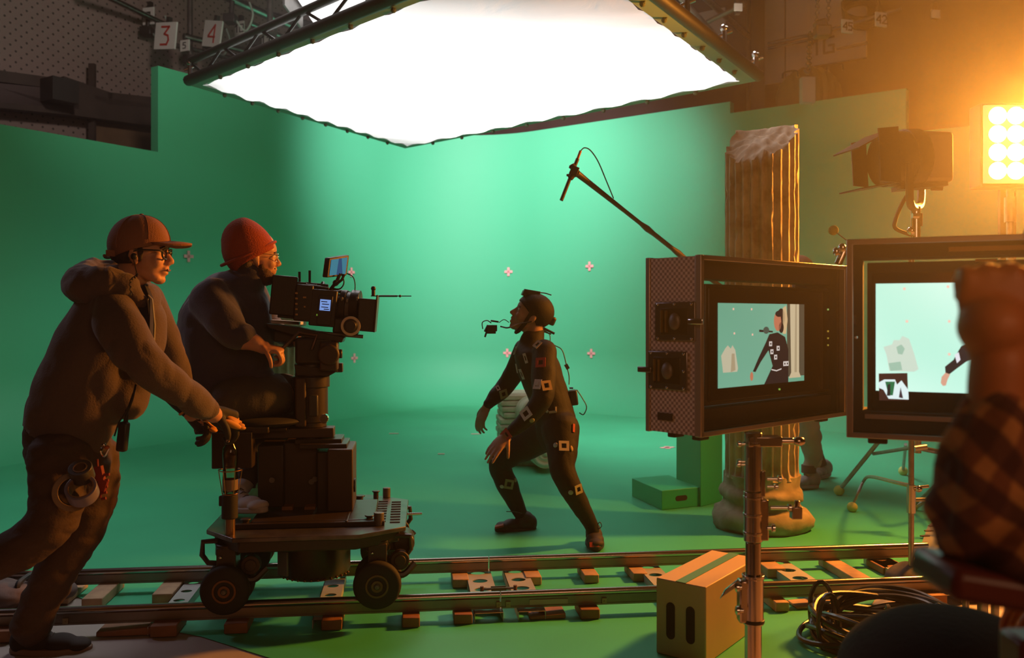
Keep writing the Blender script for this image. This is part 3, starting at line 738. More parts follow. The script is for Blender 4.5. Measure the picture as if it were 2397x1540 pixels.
# ionic capital lying on the floor
Yc = 7.45; k = Yc/F_PX
bc = FL(1262, 1086); t = thing('ionic_capital', (P(1255,0,Yc).x, Yc, 0), 'cream scrolled column capital lying on its side behind the performer', 'column capital')
M_plas = stone('cream plaster', (.78, .70, .55), (.62, .58, .42), (.35, .38, .22))
def volute(mb, c, R, dpt, turns=2.4, M=None):
    M = M or Matrix.Identity(3)
    pts = [Vector((math.cos(a)*R*(1-a/(turns*2*PI)*.88), -.0, math.sin(a)*R*(1-a/(turns*2*PI)*.88))) for a in np.linspace(0, turns*2*PI, 60)]
    rr = [R*.17*(1-i/80) for i in range(60)]
    mb.tube([Vector(c)+M @ (p+Vector((0, -dpt/2, 0))) for p in pts], rr, n=8)
    mb.cyl(Vector(c)+M @ Vector((0, dpt/2, 0)), Vector(c)+M @ Vector((0, -dpt/2, 0)), R*.98, n=32)
    mb.ell(Vector(c)+M @ Vector((0, -dpt/2-.01, 0)), R*.16)
R1 = 34*k; M1 = Rz(.2)
m = MB(); volute(m, P(1264,1052,Yc-.25), R1, .42, M=M1); part('volute', m, M_plas, t)
m = MB(); volute(m, P(1243,963,Yc-.15), R1*1.1, .42, M=M1); part('volute', m, M_plas, t)
# drum of stacked slabs: leaning block of worn courses
m = MB(); x0, x1 = P(1172,0,Yc).x, P(1246,0,Yc).x
for i in range(11):
    za = CAM_H+(HY-1070)*k+i*.0497; w_ = .02*noise.noise(Vector((i*3.1, 0, 0)))
    m.box(((x0+x1)/2+w_, Yc+.04, za+.02), (x1-x0+.03, .40, .044), Rz(.12+.03*math.sin(i*2)))
    m.box(((x0+x1)/2, Yc+.04, za+.045), (x1-x0-.02, .36, .02), Rz(.12))
part('worn_courses', m, M_plas, t, bevel=.012)
m = MB(); m.cyl(P(1300,1060,Yc+.1), P(1300,968,Yc+.15), .17, .15, n=28); m.box(P(1262,1066,Yc+.1), (.5, .4, .14)); part('drum', m, M_plas, t, bevel=.02)
# ================================================================== GREEN BOXES
M_gbox = mat('green painted plywood', (.012, .36, .15), .55, bump=.05, bscale=20)
a = FL(1640, 1187); b = FL(1690, 1178)
Yt = 5.95
q = [P(1640,0,5.78), P(1691,0,5.95), P(1634,0,6.25), P(1583,0,6.08)]
q = [Vector((v.x, v.y, .004)) for v in q]
m = MB(); m.prism(q, Vector((0, 0, .98))); tt = thing('green_tower_block', q[0], 'tall narrow green block standing behind the low green box', 'block'); part('body', m, M_gbox, tt, bevel=.004)
# low apple box: near bottom corners
fA, fB, fC = FL(1549,1196), FL(1640,1186), FL(1479,1163)
hgt = .125
e1 = (fB-fA); e2 = (fC-fA)
q = [fA, fB, fB+e2, fC]; tt = thing('green_apple_box', fA, 'low green wooden box with a slot handle on the green floor', 'box')
m = MB(); m.prism([v+Vector((0,0,.005)) for v in q], Vector((0, 0, hgt))); part('body', m, M_gbox, tt, bevel=.004)
def slot(mb, c, ex, ez, w, h, n, th=.004, horizontal=True):
    r = (h if horizontal else w)/2; L = (w if horizontal else h)/2-r; pts = []
    for i in range(9):
        a_ = -PI/2+PI*i/8; p_ = (L+r*math.cos(a_), r*math.sin(a_)); pts.append(p_)
    for i in range(9):
        a_ = PI/2+PI*i/8; pts.append((-L+r*math.cos(a_), r*math.sin(a_)))
    pts = [(x, y) if horizontal else (y, x) for x, y in pts]
    mb.prism([Vector(c)+ex*x+ez*y for x, y in pts], n*th)
M_hole = mat('dark hand hole', (.02, .012, .008), .9)
ex = e1.normalized(); nn = Vector((ex.y, -ex.x, 0))
m = MB(); slot(m, fA+e1*.5+Vector((0,0,.07))-nn*.002, ex, Vector((0,0,1)), .092, .034, nn); part('hand_slot', m, M_hole, tt)
# ================================================================== FRONT APPLE BOX (plywood, on end)
M_ply = mat('birch plywood', (.60, .40, .22), .5, var=.10, vscale=3, bump=.05, bscale=30)
M_gtape = mat('green tape', (.06, .22, .12), .5)
Yb = 2.62
kk = Yb/F_PX
tA, tB = P(1536,1350,Yb), P(1650,1374,Yb-.0)
zt = CAM_H-.0; Y1 = 2.66
h_top = .283
def PZ(px, py, z):
    Y = (z-CAM_H)*F_PX/(HY-py); return P(px, py, Y)
A_, B_, C_, D_ = PZ(1536,1352,h_top), PZ(1652,1375,h_top), PZ(1768,1313,h_top), PZ(1666,1287,h_top)
C_ = B_+(D_-A_)
tt = thing('plywood_apple_box', A_-Vector((0,0,h_top)), 'upright plywood box with two hand slots and green tape, standing in front of the track', 'box')
m = MB(); m.prism([Vector((v.x, v.y, .005)) for v in (A_, B_, C_, D_)], Vector((0, 0, h_top-.005))); part('body', m, M_ply, tt, bevel=.004)
ex = (B_-A_).normalized(); nn = Vector((ex.y, -ex.x, 0)); wd = (B_-A_).length
for u, lab in ((.30, 0), (.70, 0)):
    m = MB(); slot(m, A_+(B_-A_)*u-Vector((0,0,h_top*.52))-nn*.002, ex, Vector((0,0,1)), .034, .135, nn, horizontal=False); part('hand_slot', m, M_hole, tt)
m = MB(); e_ = (D_-A_); p0 = A_+(B_-A_)*.40; p1 = A_+(B_-A_)*.60; m.prism([p0+Vector((0,0,.0005)), p1+Vector((0,0,.0005)), p1+e_+Vector((0,0,.0005)), p0+e_+Vector((0,0,.0005))], Vector((0,0,.0015))); part('tape_strip', m, M_gtape, tt, label='dark green tape strip')
# ================================================================== MATS, RIGHT FLOOR
M_mat = mat('grey green rubber mat', (.22, .21, .15), .8, var=.15, vscale=3)
pts = [FL(2255,1150), FL(2172,1238), FL(2150,1300), FL(2225,1340), FL(2420,1330), FL(2420,1150)]
m = MB(); m.prism([p+Vector((0,0,.005)) for p in pts], Vector((0, 0, .012)))
tt = thing('floor_mat', pts[0], 'olive grey mat with a stitched edge on the floor at the right', 'mat'); part('sheet', m, M_mat, tt)
a, b = FL(2250,1153)+Vector((0,0,.018)), FL(2165,1262)+Vector((0,0,.018))
for i in range(12):
    p = a.lerp(b, i/11); m = MB(); m.box(p, (.05, .022, .006), Rz(.25)); part('stitch', m, mat('brown lacing', (.10, .05, .03), .8), tt)
# coil of black cable lying near the right front
Yk = 3.0; cc_ = FL(1985, 1500); M_cab = mat('glossy black cable', (.02, .016, .015), .32)
cc_ = Vector((P(2075,0,3.36).x, 3.36, 0))
m = MB(); R = random.Random(3)
for i in range(13):
    a0_ = R.random()*6; rx = .245+.012*(i % 5)-.03*(i > 8); ry = .20+.01*(i % 4); ox, oy = R.uniform(-.03, .03), R.uniform(-.03, .03); ti, tj = R.uniform(-.05, .05), R.uniform(-.05, .05)
    z0 = .014+.009*i
    pts = [Vector((cc_.x+ox+rx*math.cos(a)*(1+.03*math.sin(3*a+i)), cc_.y+oy+ry*math.sin(a), max(.014, z0+.02*math.sin(2*a+i)+ti*math.cos(a)+tj*math.sin(a)))) for a in np.linspace(0, 2*PI, 40)[:-1]]
    m.tube(pts, .0105, n=8, closed=True)
tt = thing('cable_coil', cc_, 'big coil of black cable on the green floor at the lower right', 'cable coil'); part('loops', m, M_cab, tt)
m = MB()
for da in (2.6, 3.4, 4.4, 5.2):
    c = Vector((cc_.x+.245*math.cos(da), cc_.y+.20*math.sin(da), .10)); er = Vector((math.cos(da), math.sin(da), 0))
    m = MB(); m.tube([c+er*.045*math.cos(a)+Vector((0,0,1))*.11*math.sin(a) for a in np.linspace(0, 2*PI, 20)[:-1]], .009, n=6, closed=True); part('wrapped_turn', m, M_cab, tt)
m = MB(); m.cyl(cc_+Vector((-.02,-.21,.03)), cc_+Vector((.05,-.25,.03)), .016); part('connector', m, mat('red connector', (.35,.03,.02), .5), tt)
# sandbags
def sandbag(name, c, sx, sy, sz, rz, m_, lab):
    tt = thing(name, (c.x, c.y, 0), lab, 'sandbag')
    mb_ = MB(); M_ = Rz(rz)
    for s in (-1, 1): mb_.ell(Vector((c.x, c.y, sz))+M_ @ Vector((s*sx*.5, 0, 0)), (sx*.55, sy, sz), M_, n=24, m=14)
    mb_.box(Vector((c.x, c.y, sz*1.0)), (sx*.5, sy*1.5, sz*.8), M_)
    blob('bag', mb_, m_, tt, voxel=.012, smooth=3, disp=.02, dscale=6)
    m2 = MB(); m2.tube([Vector((c.x, c.y, sz*1.5))+M_ @ Vector((0, y, z)) for y, z in ((-.08, 0), (-.06, .03), (.06, .03), (.08, 0))], .012, n=6, smooth=4); part('strap', m2, M_blkp, tt)
M_sbk = mat('black sandbag canvas', (.03, .022, .02), .85, bump=.2, bscale=50)
M_sbg = mat('dusty brown sandbag canvas', (.13, .085, .075), .85, bump=.2, bscale=50)
sandbag('sandbag', P(2172,0,4.02), .17, .11, .055, -.5, M_sbk, 'black sandbag lying over the right end of the track')
sandbag('sandbag', P(2290,0,4.02), .17, .12, .06, -.2, M_sbk, 'black sandbag nearest the plaid sleeve, right of the other black one')
sandbag('sandbag', P(60,0,3.84), .20, .10, .055, .1, M_sbg, 'brown sandbag between the rails behind the pushing leg')
sandbag('sandbag', P(-40,0,3.78), .20, .10, .055, 0, M_sbg, 'dusty sandbag at the left edge beside the near rail')
c = P(42,1342,4.0); m = MB(); m.box((c.x, c.y, .19), (.09, .06, .07), Rz(.2)); solo('red_tag', m, mat('red plastic', (.35,.03,.015), .5), 'small red box on the brown sandbag behind the leg', 'box', origin=(c.x,c.y,.15), bevel=.01)
# ================================================================== DOLLY TRACK
T0 = Vector((-.398, 3.617, 0)); TA = math.atan(.1164); TU = Vector((math.cos(TA), math.sin(TA), 0)); TV = Vector((-math.sin(TA), math.cos(TA), 0)); GA = .535
def T(u, v, z): return T0+TU*u+TV*v+Vector((0, 0, z))
MT = Rz(TA)
def tpx(px, v):
    "distance along the track at which the line v metres behind the near rail meets the frame column px"
    k = (px-CX)/F_PX; o = T0+TV*v
    return (k*o.y-o.x)/(TU.x-k*TU.y)
M_rail = mat('brushed rail tube', (.58, .50, .47), .22, 1)
M_railw = mat('rail web aluminium', (.30, .24, .20), .42, .85, var=.2, vscale=8)
M_slp = mat('pale aluminium sleeper', (.46, .46, .45), .5, .3, var=.15, vscale=8)
M_wood = mat('pine wedge', (.48, .30, .17), .65, var=.35, vscale=12, bump=.1, bscale=30)
M_woodr = mat('reddish wood block', (.28, .11, .045), .65, var=.3, vscale=12)
uR = tpx(2232, GA)-.14; cuts = [-3.1, tpx(1160, 0)+.02, uR]
tt = thing('dolly_track', T(0, 0, 0), 'long pair of aluminium dolly rails crossing the set on sleepers', 'track')
for v in (0, GA):
    for a, b in zip(cuts, cuts[1:]):
        if v == 0 and b == uR: b = uR+.6
        m = MB(); m.cyl(T(a+.002, v, .098), T(b-.002, v, .098), .0155, n=18); part('rail_tube', m, M_rail, tt)
        m = MB(); m.box((T(a, v, .066)+T(b, v, .066))/2, (b-a-.006, .016, .042), MT); m.box((T(a, v-.001, .048)+T(b, v-.001, .048))/2, (b-a-.006, .022, .007), MT); part('rail_web', m, M_railw, tt)
def sleeper(u0, u1, lab=None, diag=0):
    "flat channel with round holes between the rails"
    ob = []
    um = (u0+u1)/2; w = (u1-u0)
    outline = []
    m = MB(); nh = 5; zt = .040
    # plate with holes: build strips around each hole
    L = GA+.10; v0 = -.05; hr = w*.30; seg = 16
    cell = L/nh
    for i in range(nh):
        vc = v0+cell*(i+.5)
        sq = []
        for k in range(seg):
            a = 2*PI*k/seg+PI/4; c, s = math.cos(a), math.sin(a); q = 1/max(abs(c), abs(s)); sq.append((um+c*q*w/2, vc+s*q*cell/2))
        ci_ = [(um+math.cos(2*PI*k/seg+PI/4)*hr, vc+math.sin(2*PI*k/seg+PI/4)*hr*.8) for k in range(seg)]
        vs = [T(x+diag*(y-GA/2), y, zt) for x, y in sq]+[T(x+diag*(y-GA/2), y, zt) for x, y in ci_]+[T(x+diag*(y-GA/2), y, zt-.004) for x, y in ci_]
        m.add(vs, [(k, (k+1) % seg, seg+(k+1) % seg, seg+k) for k in range(seg)]+[(seg+k, seg+(k+1) % seg, 2*seg+(k+1) % seg, 2*seg+k) for k in range(seg)])
    for e in (u0, u1):
        m.prism([T(e+diag*(v0-GA/2), v0, zt), T(e+diag*(v0+L-GA/2), v0+L, zt), T(e+diag*(v0+L-GA/2), v0+L, zt-.034), T(e+diag*(v0-GA/2), v0, zt-.034)], TU*.003)
    return part('sleeper', m, M_slp, tt, normals=False)
for pa, pb, v_ in ((1093,1152,.42),(1184,1240,.42),(1505,1556,.42),(418,462,.42),(1812,1868,.42),(2062,2110,.42),(740,790,.1)):
    sleeper(tpx(pa, v_), tpx(pb, v_))
# turnbuckle between the two joint sleepers
tb = thing('turnbuckle', T(tpx(1168,.2), .2, .05), 'dark turnbuckle joining two sleepers of the track below the performer', 'turnbuckle')
a, b = T(tpx(1128,.2), .2, .062), T(tpx(1206,.2), .2, .062)
m = MB(); m.cyl(a, b, .005, n=8); part('rod', m, M_steeld, tb)
m = MB(); 
for s in (-1, 1): m.box((a+b)/2+TV*s*.012, ((b-a).length*.45, .006, .014), MT)
part('frame', m, mat('green brass', (.10, .10, .05), .5, .4), tb)
for p in (a, b):
    m = MB(); m.cyl(p-Vector((0,0,.022)), p+Vector((0,0,.012)), .008, n=10); part('peg', m, mat('rusty peg', (.12,.05,.03), .6), tb)
# joint plates and little brackets on the near web
for px in (1168, 1190, 1415, 152):
    u = tpx(px, -.02); m = MB(); m.box(T(u, -.014, .062), (.020, .008, .022), MT); m.cyl(T(u, -.018, .060), T(u, -.022, .060), .003); part('joint_bracket', m, mat('brass plate', (.38,.30,.18), .5, .5), tt)
m = MB(); a = tpx(1240, -.02); b = tpx(1330, -.02); m.box(T((a+b)/2, -.012, .066), (b-a, .004, .020), MT); part('label_plate', m, mat('pale name plate', (.45,.40,.28), .5), tt)
# wedges and blocks under the rails (u px, v, length u, depth v, height)
wedge_defs = [
 (395, 0, .10, .16, .05, 'r', 'reddish block under the near rail beneath the left wheels end'),
 (300, 0, .21, .10, .036, 'r', 'long reddish wedge under the near rail right of the sole of the shoe'),
 (560, 0, .09, .15, .046, 'r', 'reddish block under the near rail below the left dolly wheel'),
 (780, 0, .08, .16, .046, 'r', 'reddish block under the near rail midway under the dolly'),
 (962, 0, .07, .17, .046, 'r', 'rounded reddish block under the near rail just right of the dolly'),
 (1082, 0, .075, .14, .046, 'r', 'reddish block under the near rail left of the turnbuckle'),
 (1278, 0, .15, .10, .028, 'r', 'thin long wedge under the near rail right of the turnbuckle'),
 (1374, 0, .080, .14, .046, 'r', 'reddish block under the near rail left of the plywood box'),
 (10, 0, .10, .14, .05, 'r', 'dark block under the near rail at the left edge'),
 (1815, 0, .06, .15, .046, 'w', 'block under the near rail right of the chrome stand'),
 (2168, 0, .11, .14, .048, 'r', 'block under the near rail at its right end'),
 (2290, 0, .16, .10, .030, 'r', 'flat wedge under the near rail beside the red chair'),
 (1905, 0, .20, .10, .022, 'w', 'flat plank piece under the near rail behind the cable coil'),
 (243, .45, .085, .30, .05, 'w', 'pale square block under the far rail in front of the wall at the left'),
 (398, .46, .085, .26, .05, 'w', 'pale block under the far rail beside the left sleeper'),
 (165, .50, .07, .24, .03, 'w', 'pale wedge under the far rail behind the planted leg'),
 (1076, .50, .075, .18, .045, 'w', 'pale block under the far rail left of the joint sleepers'),
 (1243, .50, .075, .18, .045, 'w', 'pale block under the far rail right of the joint sleepers'),
 (1376, .50, .070, .18, .045, 'w', 'pale block under the far rail below the front foot'),
 (1488, .50, .070, .18, .045, 'w', 'pale block under the far rail left of the plywood box top'),
 (1801, .48, .09, .17, .05, 'w', 'pale block under the far rail right of the chrome stand'),
 (1975, .40, .085, .36, .045, 'w', 'long pale block under the far rail above the cable coil'),
 (2076, .46, .13, .16, .04, 'r', 'brown wedge under the far rail by the black sandbags'),
]
for px, v, lu, dv, h, mt, lab in wedge_defs:
    u = tpx(px, v); c = T(u, v, 0); m = MB(); hu, hv = lu/2, dv/2
    vs = [Vector((x, y, z)) for x in (-hu, hu) for y in (-hv, hv) for z in (.006, h*(1.0 if (lu < .14 or x > 0) else .7))]
    m.add([MT @ v_ for v_ in vs], [(0,1,3,2),(4,6,7,5),(0,4,5,1),(2,3,7,6),(0,2,6,4),(1,5,7,3)])
    o = part('wood_block', m, M_wood if mt == 'w' else M_woodr, None, bevel=.004, local=True); o.location = c; tag(o, lab, 'wood block', 'wood blocks levelling the track')
# ================================================================== FIELD MONITORS IN CASES
M_case = None
def diamond_plate():
    m = bpy.data.materials.new('diamond plate aluminium'); m.use_nodes = True; nt = m.node_tree; b = nt.nodes['Principled BSDF']
    b.inputs['Base Color'].default_value = (.42, .33, .31, 1); b.inputs['Metallic'].default_value = .25; b.inputs['Roughness'].default_value = .40
    tc = nt.nodes.new('ShaderNodeTexCoord'); mp = nt.nodes.new('ShaderNodeMapping'); mp.inputs['Scale'].default_value = (115, 115, 115)
    nt.links.new(tc.outputs['UV'], mp.inputs[0])
    ck = nt.nodes.new('ShaderNodeTexChecker'); ck.inputs['Scale'].default_value = 1; nt.links.new(mp.outputs[0], ck.inputs[0])
    rp = nt.nodes.new('ShaderNodeMix'); rp.data_type = 'RGBA'; rp.inputs['A'].default_value = (.34, .23, .21, 1); rp.inputs['B'].default_value = (.80, .64, .60, 1)
    nt.links.new(ck.outputs['Fac'], rp.inputs['Factor']); nt.links.new(rp.outputs['Result'], b.inputs['Base Color'])
    bp = nt.nodes.new('ShaderNodeBump'); bp.inputs['Strength'].default_value = .6; bp.inputs['Distance'].default_value = .002; nt.links.new(ck.outputs['Fac'], bp.inputs['Height']); nt.links.new(bp.outputs[0], b.inputs['Normal'])
    return m
M_dia = diamond_plate()
M_edge = mat('aluminium case edging', (.50, .40, .36), .35, .8)
M_foam = mat('black case lining', (.035, .022, .018), .8)
M_mon = mat('black monitor plastic', (.03, .022, .02), .35)
M_latch = mat('nickel latch plate', (.16, .14, .15), .28, .9)
M_brass = mat('brass spring', (.55, .32, .12), .3, 1)
class Fr:
    "local frame: x along the front to the right, y into the case, z up; origin at the near lower left corner"
    def __init__(s, o, ex, z0):
        s.o = Vector((o.x, o.y, z0)); s.x = Vector((ex.x, ex.y, 0)).normalized(); s.y = Vector((-s.x.y, s.x.x, 0)); s.z = Vector((0, 0, 1)); s.M = axes(s.x, s.y, s.z)
    def p(s, x, y, z): return s.o+s.x*x+s.y*y+s.z*z
    def box(s, mb, x0, x1, y0, y1, z0, z1): return mb.box(s.p((x0+x1)/2, (y0+y1)/2, (z0+z1)/2), (abs(x1-x0), abs(y1-y0), abs(z1-z0)), s.M)
def picture(fr, mon, x0, x1, z0, z1, y, full):
    """the picture shown on the screen: layered flat emissive shapes"""
    W_, H_ = x1-x0, z1-z0
    sc = 1.0 if full else .62
    E = lambda n, c, s=1: emis(n+str(full), c, s*sc*EXPK)
    m = MB(); m.quad(fr.p(x0, y, z0), fr.p(x1, y, z0), fr.p(x1, y, z1), fr.p(x0, y, z1)); 
    base = bpy.data.materials.new('screen green'); base.use_nodes = True; nt = base.node_tree; nt.nodes.clear()
    o = nt.nodes.new('ShaderNodeOutputMaterial'); e = nt.nodes.new('ShaderNodeEmission'); g = nt.nodes.new('ShaderNodeTexNoise'); g.inputs['Scale'].default_value = 2.0; g.inputs['Detail'].default_value = 1
    tc = nt.nodes.new('ShaderNodeTexCoord'); nt.links.new(tc.outputs['Object'], g.inputs['Vector'])
    r = nt.nodes.new('ShaderNodeValToRGB'); r.color_ramp.elements[0].position = .3; r.color_ramp.elements[1].position = .7
    a, b = (((.44,.80,.64), (.68,.93,.82)) if full else ((.22,.62,.40), (.36,.78,.55)))
    r.color_ramp.elements[0].color = a+(1,); r.color_ramp.elements[1].color = b+(1,)
    nt.links.new(g.outputs[0], r.inputs[0]); nt.links.new(r.outputs[0], e.inputs[0]); e.inputs[1].default_value = 1.0*EXPK*(1.15 if full else .56); nt.links.new(e.outputs[0], o.inputs[0])
    scr = part('screen', m, base, mon, normals=False)
    ps = []
    def poly(pts, col, s=1, lift=1):
        mm = MB(); mm.add([fr.p(x0+W_*u, y-.0006*lift, z0+H_*v) for u, v in pts], [tuple(range(len(pts)))])
        ps.append((mm, col, s))
    def blobp(u, v, ru, rv, n=14, ang=0): return [(u+ru*math.cos(a)*math.cos(ang)-rv*math.sin(a)*math.sin(ang)*H_/W_, v+rv*math.sin(a)*math.cos(ang)+ru*math.cos(a)*math.sin(ang)*W_/H_) for a in np.linspace(0, 2*PI, n+1)[:-1]]
    return scr, poly, blobp, ps
EXPK = 2**2.6
def flush(ps, mon_scr, tagn):
    # one mesh per colour, all surface pattern of the screen
    groups = {}
    for mm, col, s in ps: groups.setdefault((col, s), MB()).add(mm.v, mm.f)
    allm, mats_ = MB(), []
    for i, ((col, s), g) in enumerate(groups.items()):
        for f in g.f: pass
        o = len(allm.v); allm.v += g.v
        for f in g.f: allm.f.append([k+o for k in f]); allm.m.append(i)
        mats_.append(emis('screen tone %d %s' % (i, tagn), col, s*EXPK))
    part('picture', allm, mats_, mon_scr, normals=False)
def latch(fr, case, zc, yc, w, h, hook, lab):
    "butterfly latch dish on the left end panel (x=0 plane, outward -x)"
    def q(y, z, out): return fr.p(-out, y, z)
    m = MB(); mb_ = fr.M
    m.box(q(yc, zc, .003), (.006, w, h), fr.M)
    l = part('latch_plate', m, M_latch, case, bevel=.003)
    m = MB(); m.box(q(yc, zc, .0065), (.002, w*.68, h*.68), fr.M); part('latch_dish', m, mat('dark latch dish', (.05,.04,.04), .3, .8), l, bevel=.004)
    for dy in (-.30, .30 if False else -.18):
        m = MB(); m.cyl(q(yc-w*dy, zc-h*.28, .010), q(yc-w*dy, zc+h*.28, .010), .0042, n=8); part('spring', m, M_brass, l)
    m = MB(); m.box(q(yc-w*.05, zc, .011), (.006, w*.22, h*.26), fr.M); m.ell(q(yc-w*.05, zc, .014), (.012, .02, .026), fr.M); part('thumb_turn', m, M_steeld, l, bevel=.002)
    m = MB(); m.box(q(yc-w*.55*hook, zc, .013), (.007, w*.36, h*.15), fr.M); part('hook', m, M_chrome if hook > 0 else M_latch, l, bevel=.003)
    for a, b in ((-.42,-.44),(-.42,.44),(.42,-.44),(.42,.44),(0,.44),(0,-.44),(-.42,0)):
        m = MB(); m.ell(q(yc+w*a, zc+h*b, .006), (.003, .0045, .0045), fr.M, n=10, m=6); part('rivet', m, M_chrome, l)
# ---- first monitor case
cA = P(1640, 0, 2.6); cB = P(1980, 0, 3.177); ex = (cB-cA); Wc = Vector((ex.x, ex.y)).length
zt1, zb1 = CAM_H+142*2.6/F_PX, CAM_H-282*2.6/F_PX; Hc = zt1-zb1; Dc = .203
f1 = Fr(cA, ex, zb1)
case = thing('monitor_case', f1.p(Wc/2, Dc/2, 0), 'diamond plate flight case with latches on its end, open around the smaller monitor', 'flight case')
def shell(fr, case, W_, D_, H_, th=.012, dia=True):
    m = MB(); fr.box(m, 0, th, 0, D_, 0, H_); o = part('end_panel', m, M_dia if dia else M_mon, case)
    uv = o.data.uv_layers.new(name='UVMap')
    for lp_ in o.data.loops:
        v = o.data.vertices[lp_.vertex_index].co; uv.data[lp_.index].uv = (Vector(v).dot(fr.y)+Vector(v).dot(fr.x), v.z)
    m = MB(); fr.box(m, W_-th, W_, 0, D_, 0, H_); part('end_panel', m, M_foam, case)
    m = MB(); fr.box(m, th, W_-th, 0, D_, H_-th, H_); part('top_panel', m, M_foam, case)
    m = MB(); fr.box(m, th, W_-th, 0, D_, 0, th); part('bottom_panel', m, M_foam, case)
    for (a, b) in ((0, .016), (D_-.010, D_)):
        m = MB(); e = .003
        fr.box(m, -e, .014, a-e, b+e, -e, H_+e); fr.box(m, W_-.014, W_+e, a-e, b+e, -e, H_+e); fr.box(m, .0, W_, a-e, b+e, H_-.012, H_+e); fr.box(m, .0, W_, a-e, b+e, -e, .012)
        part('edge_frame', m, M_edge, case, bevel=.002)
    for x in (.05, W_-.1):
        for y in (.04, D_-.07):
            m = MB(); fr.box(m, x, x+.05, y, y+.03, -.022, -.003); part('rubber_foot', m, M_blkp, case, bevel=.004)
shell(f1, case, Wc, Dc, Hc)
latch(f1, case, Hc*.635, .092, .150, .118, 1, '')
latch(f1, case, Hc*.355, .120, .148, .118, -1, '')
m = MB(); m.box(f1.p(-.002, .13, Hc*.09), (.004, .055, .022), f1.M); part('handle_slot', m, M_hole, case)
# lining inside
m = MB(); f1.box(m, .012, .03, .02, Dc-.02, .012, Hc-.012); f1.box(m, Wc-.03, Wc-.012, .02, Dc-.02, .012, Hc-.012); part('lining', m, M_foam, case)
# monitor in it: outer bezel
my = .05
def z1f(px, py, y=0):
    d = f1.x; o_ = f1.p(0, y, 0); k = (px-CX)/F_PX; s = -(o_.x-k*o_.y)/(d.x-k*d.y); q = o_+d*s; return s, CAM_H+(HY-py)*q.y/F_PX-zb1
mx0, mz1 = z1f(1651, 664, my); mz0 = z1f(1651, 951, my)[1]; mx1 = z1f(1945, 700, my)[0]
sx0, sz1 = z1f(1677, 709, my); sz0 = z1f(1677, 909, my)[1]; sx1 = z1f(1879, 713, my)[0]
m = MB(); g0, g1 = z1f(1651, 652, my)[1], z1f(1651, 957, my)[1]
f1.box(m, .012, Wc-.012, my-.01, Dc-.05, g0, Hc-.012); f1.box(m, .012, Wc-.012, my-.01, Dc-.05, .012, g1); f1.box(m, mx1-.004, Wc-.012, my-.005, Dc-.05, g1, g0)
part('foam_surround', m, M_foam, case)
mon = thing('field_monitor', f1.p((mx0+mx1)/2, my, mz0), 'black field monitor in the diamond plate case showing performer and column', 'monitor')
m = MB()
f1.box(m, mx0, mx1, my, my+.05, mz0, mz1)
part('housing', m, M_mon, mon, bevel=.004)
m = MB(); f1.box(m, mx0+.012, mx1-.012, my-.004, my, mz0+.012, mz1-.012); part('bezel', m, mat('glossy bezel', (.035,.02,.018), .12), mon, bevel=.002)
scr, poly, bl, ps = picture(f1, mon, sx0, sx1, sz0, sz1, my-.0055, False)
SK, BK, WH = (.50,.17,.09), (.02,.012,.012), (.62,.55,.50); CO = (.55,.45,.28); CO2 = (.38,.30,.18); CR = (.50,.46,.32); DG = (.10,.38,.20)
poly([(.78,.07),(1,.07),(1,1),(.78,1)], (.16,.13,.08), .5)            # dark column zone
poly([(.80,.05),(.955,.05),(.93,.12),(.93,1),(.815,1),(.83,.12)], CO, 1, 2); poly([(.87,.12),(.90,.12),(.90,1),(.88,1)], CO2, 1, 3)
poly([(.05,.18),(.03,.38),(.07,.46),(.10,.50),(.13,.46),(.15,.50),(.18,.44),(.21,.22),(.20,.18)], CR, 1, 2); poly([(.13,.18),(.14,.40),(.17,.40),(.18,.20)], CO2, 1, 3)
poly([(.50,0),(.60,.22),(.55,.42),(.46,.28),(.40,.16),(.37,.17),(.43,.32),(.52,.52),(.56,.62),(.66,.64),(.75,.58),(.79,.42),(.79,0)], BK, 1, 4)
poly(bl(.655,.775,.045,.12,ang=.1), SK, 1, 6); poly(bl(.700,.83,.05,.115), BK, 1, 5); poly(bl(.67,.875,.045,.04), BK, 1, 7); poly(bl(.70,.70,.03,.07), BK, 1, 6)
poly([(.72,.95),(.76,.98),(.78,.80),(.76,.62),(.72,.62)], (.60,.42,.22), 1, 5); poly(bl(.355,.11,.018,.055), SK, 1, 5)
poly([(.44,.68),(.60,.66),(.60,.64),(.44,.65)], BK, 1, 5); poly(bl(.52,.67,.035,.045), (.06,.08,.06), 1, 6)
for u, v in ((.57,.50),(.66,.44),(.63,.33),(.585,.40),(.74,.24),(.77,.24)):
    poly([(u-.018,v-.03),(u+.018,v-.03),(u+.018,v+.03),(u-.018,v+.03)], WH, 1, 7); poly([(u-.007,v-.012),(u+.007,v-.012),(u+.007,v+.012),(u-.007,v+.012)], BK, 1, 8)
poly([(.58,.17),(.64,.15),(.70,.17),(.70,.185),(.64,.165),(.58,.185)], WH, 1, 7)
for u, v in ((.16,.93),(.36,.93),(.37,.62),(.17,.64)): poly([(u-.008,v-.012),(u+.008,v-.012),(u+.008,v+.012),(u-.008,v+.012)], (.85,.50,.38), 1, 2)
flush(ps, scr, 'a')
for xx, zz, col in ((mx1-.03, mz1-.075, (.45,.8,.2)), (mx1-.03, .30, (.7,.4,.05)), (mx1-.03, .275, (.5,.35,.05)), (mx1-.03, .25, (.5,.35,.05)), (.50, mz0+.03, (.4,.8,.1))):
    m = MB(); f1.box(m, xx-.003, xx+.003, my-.007, my-.004, zz-.003, zz+.003); part('indicator_light', m, emis('led %.2f' % col[0], col, 3), mon)
# ---- chrome combo stand under it
sb = P(1763, 1300, 2.62); sx, sy = sb.x, sb.y; S0 = Vector((sx, sy, 0))
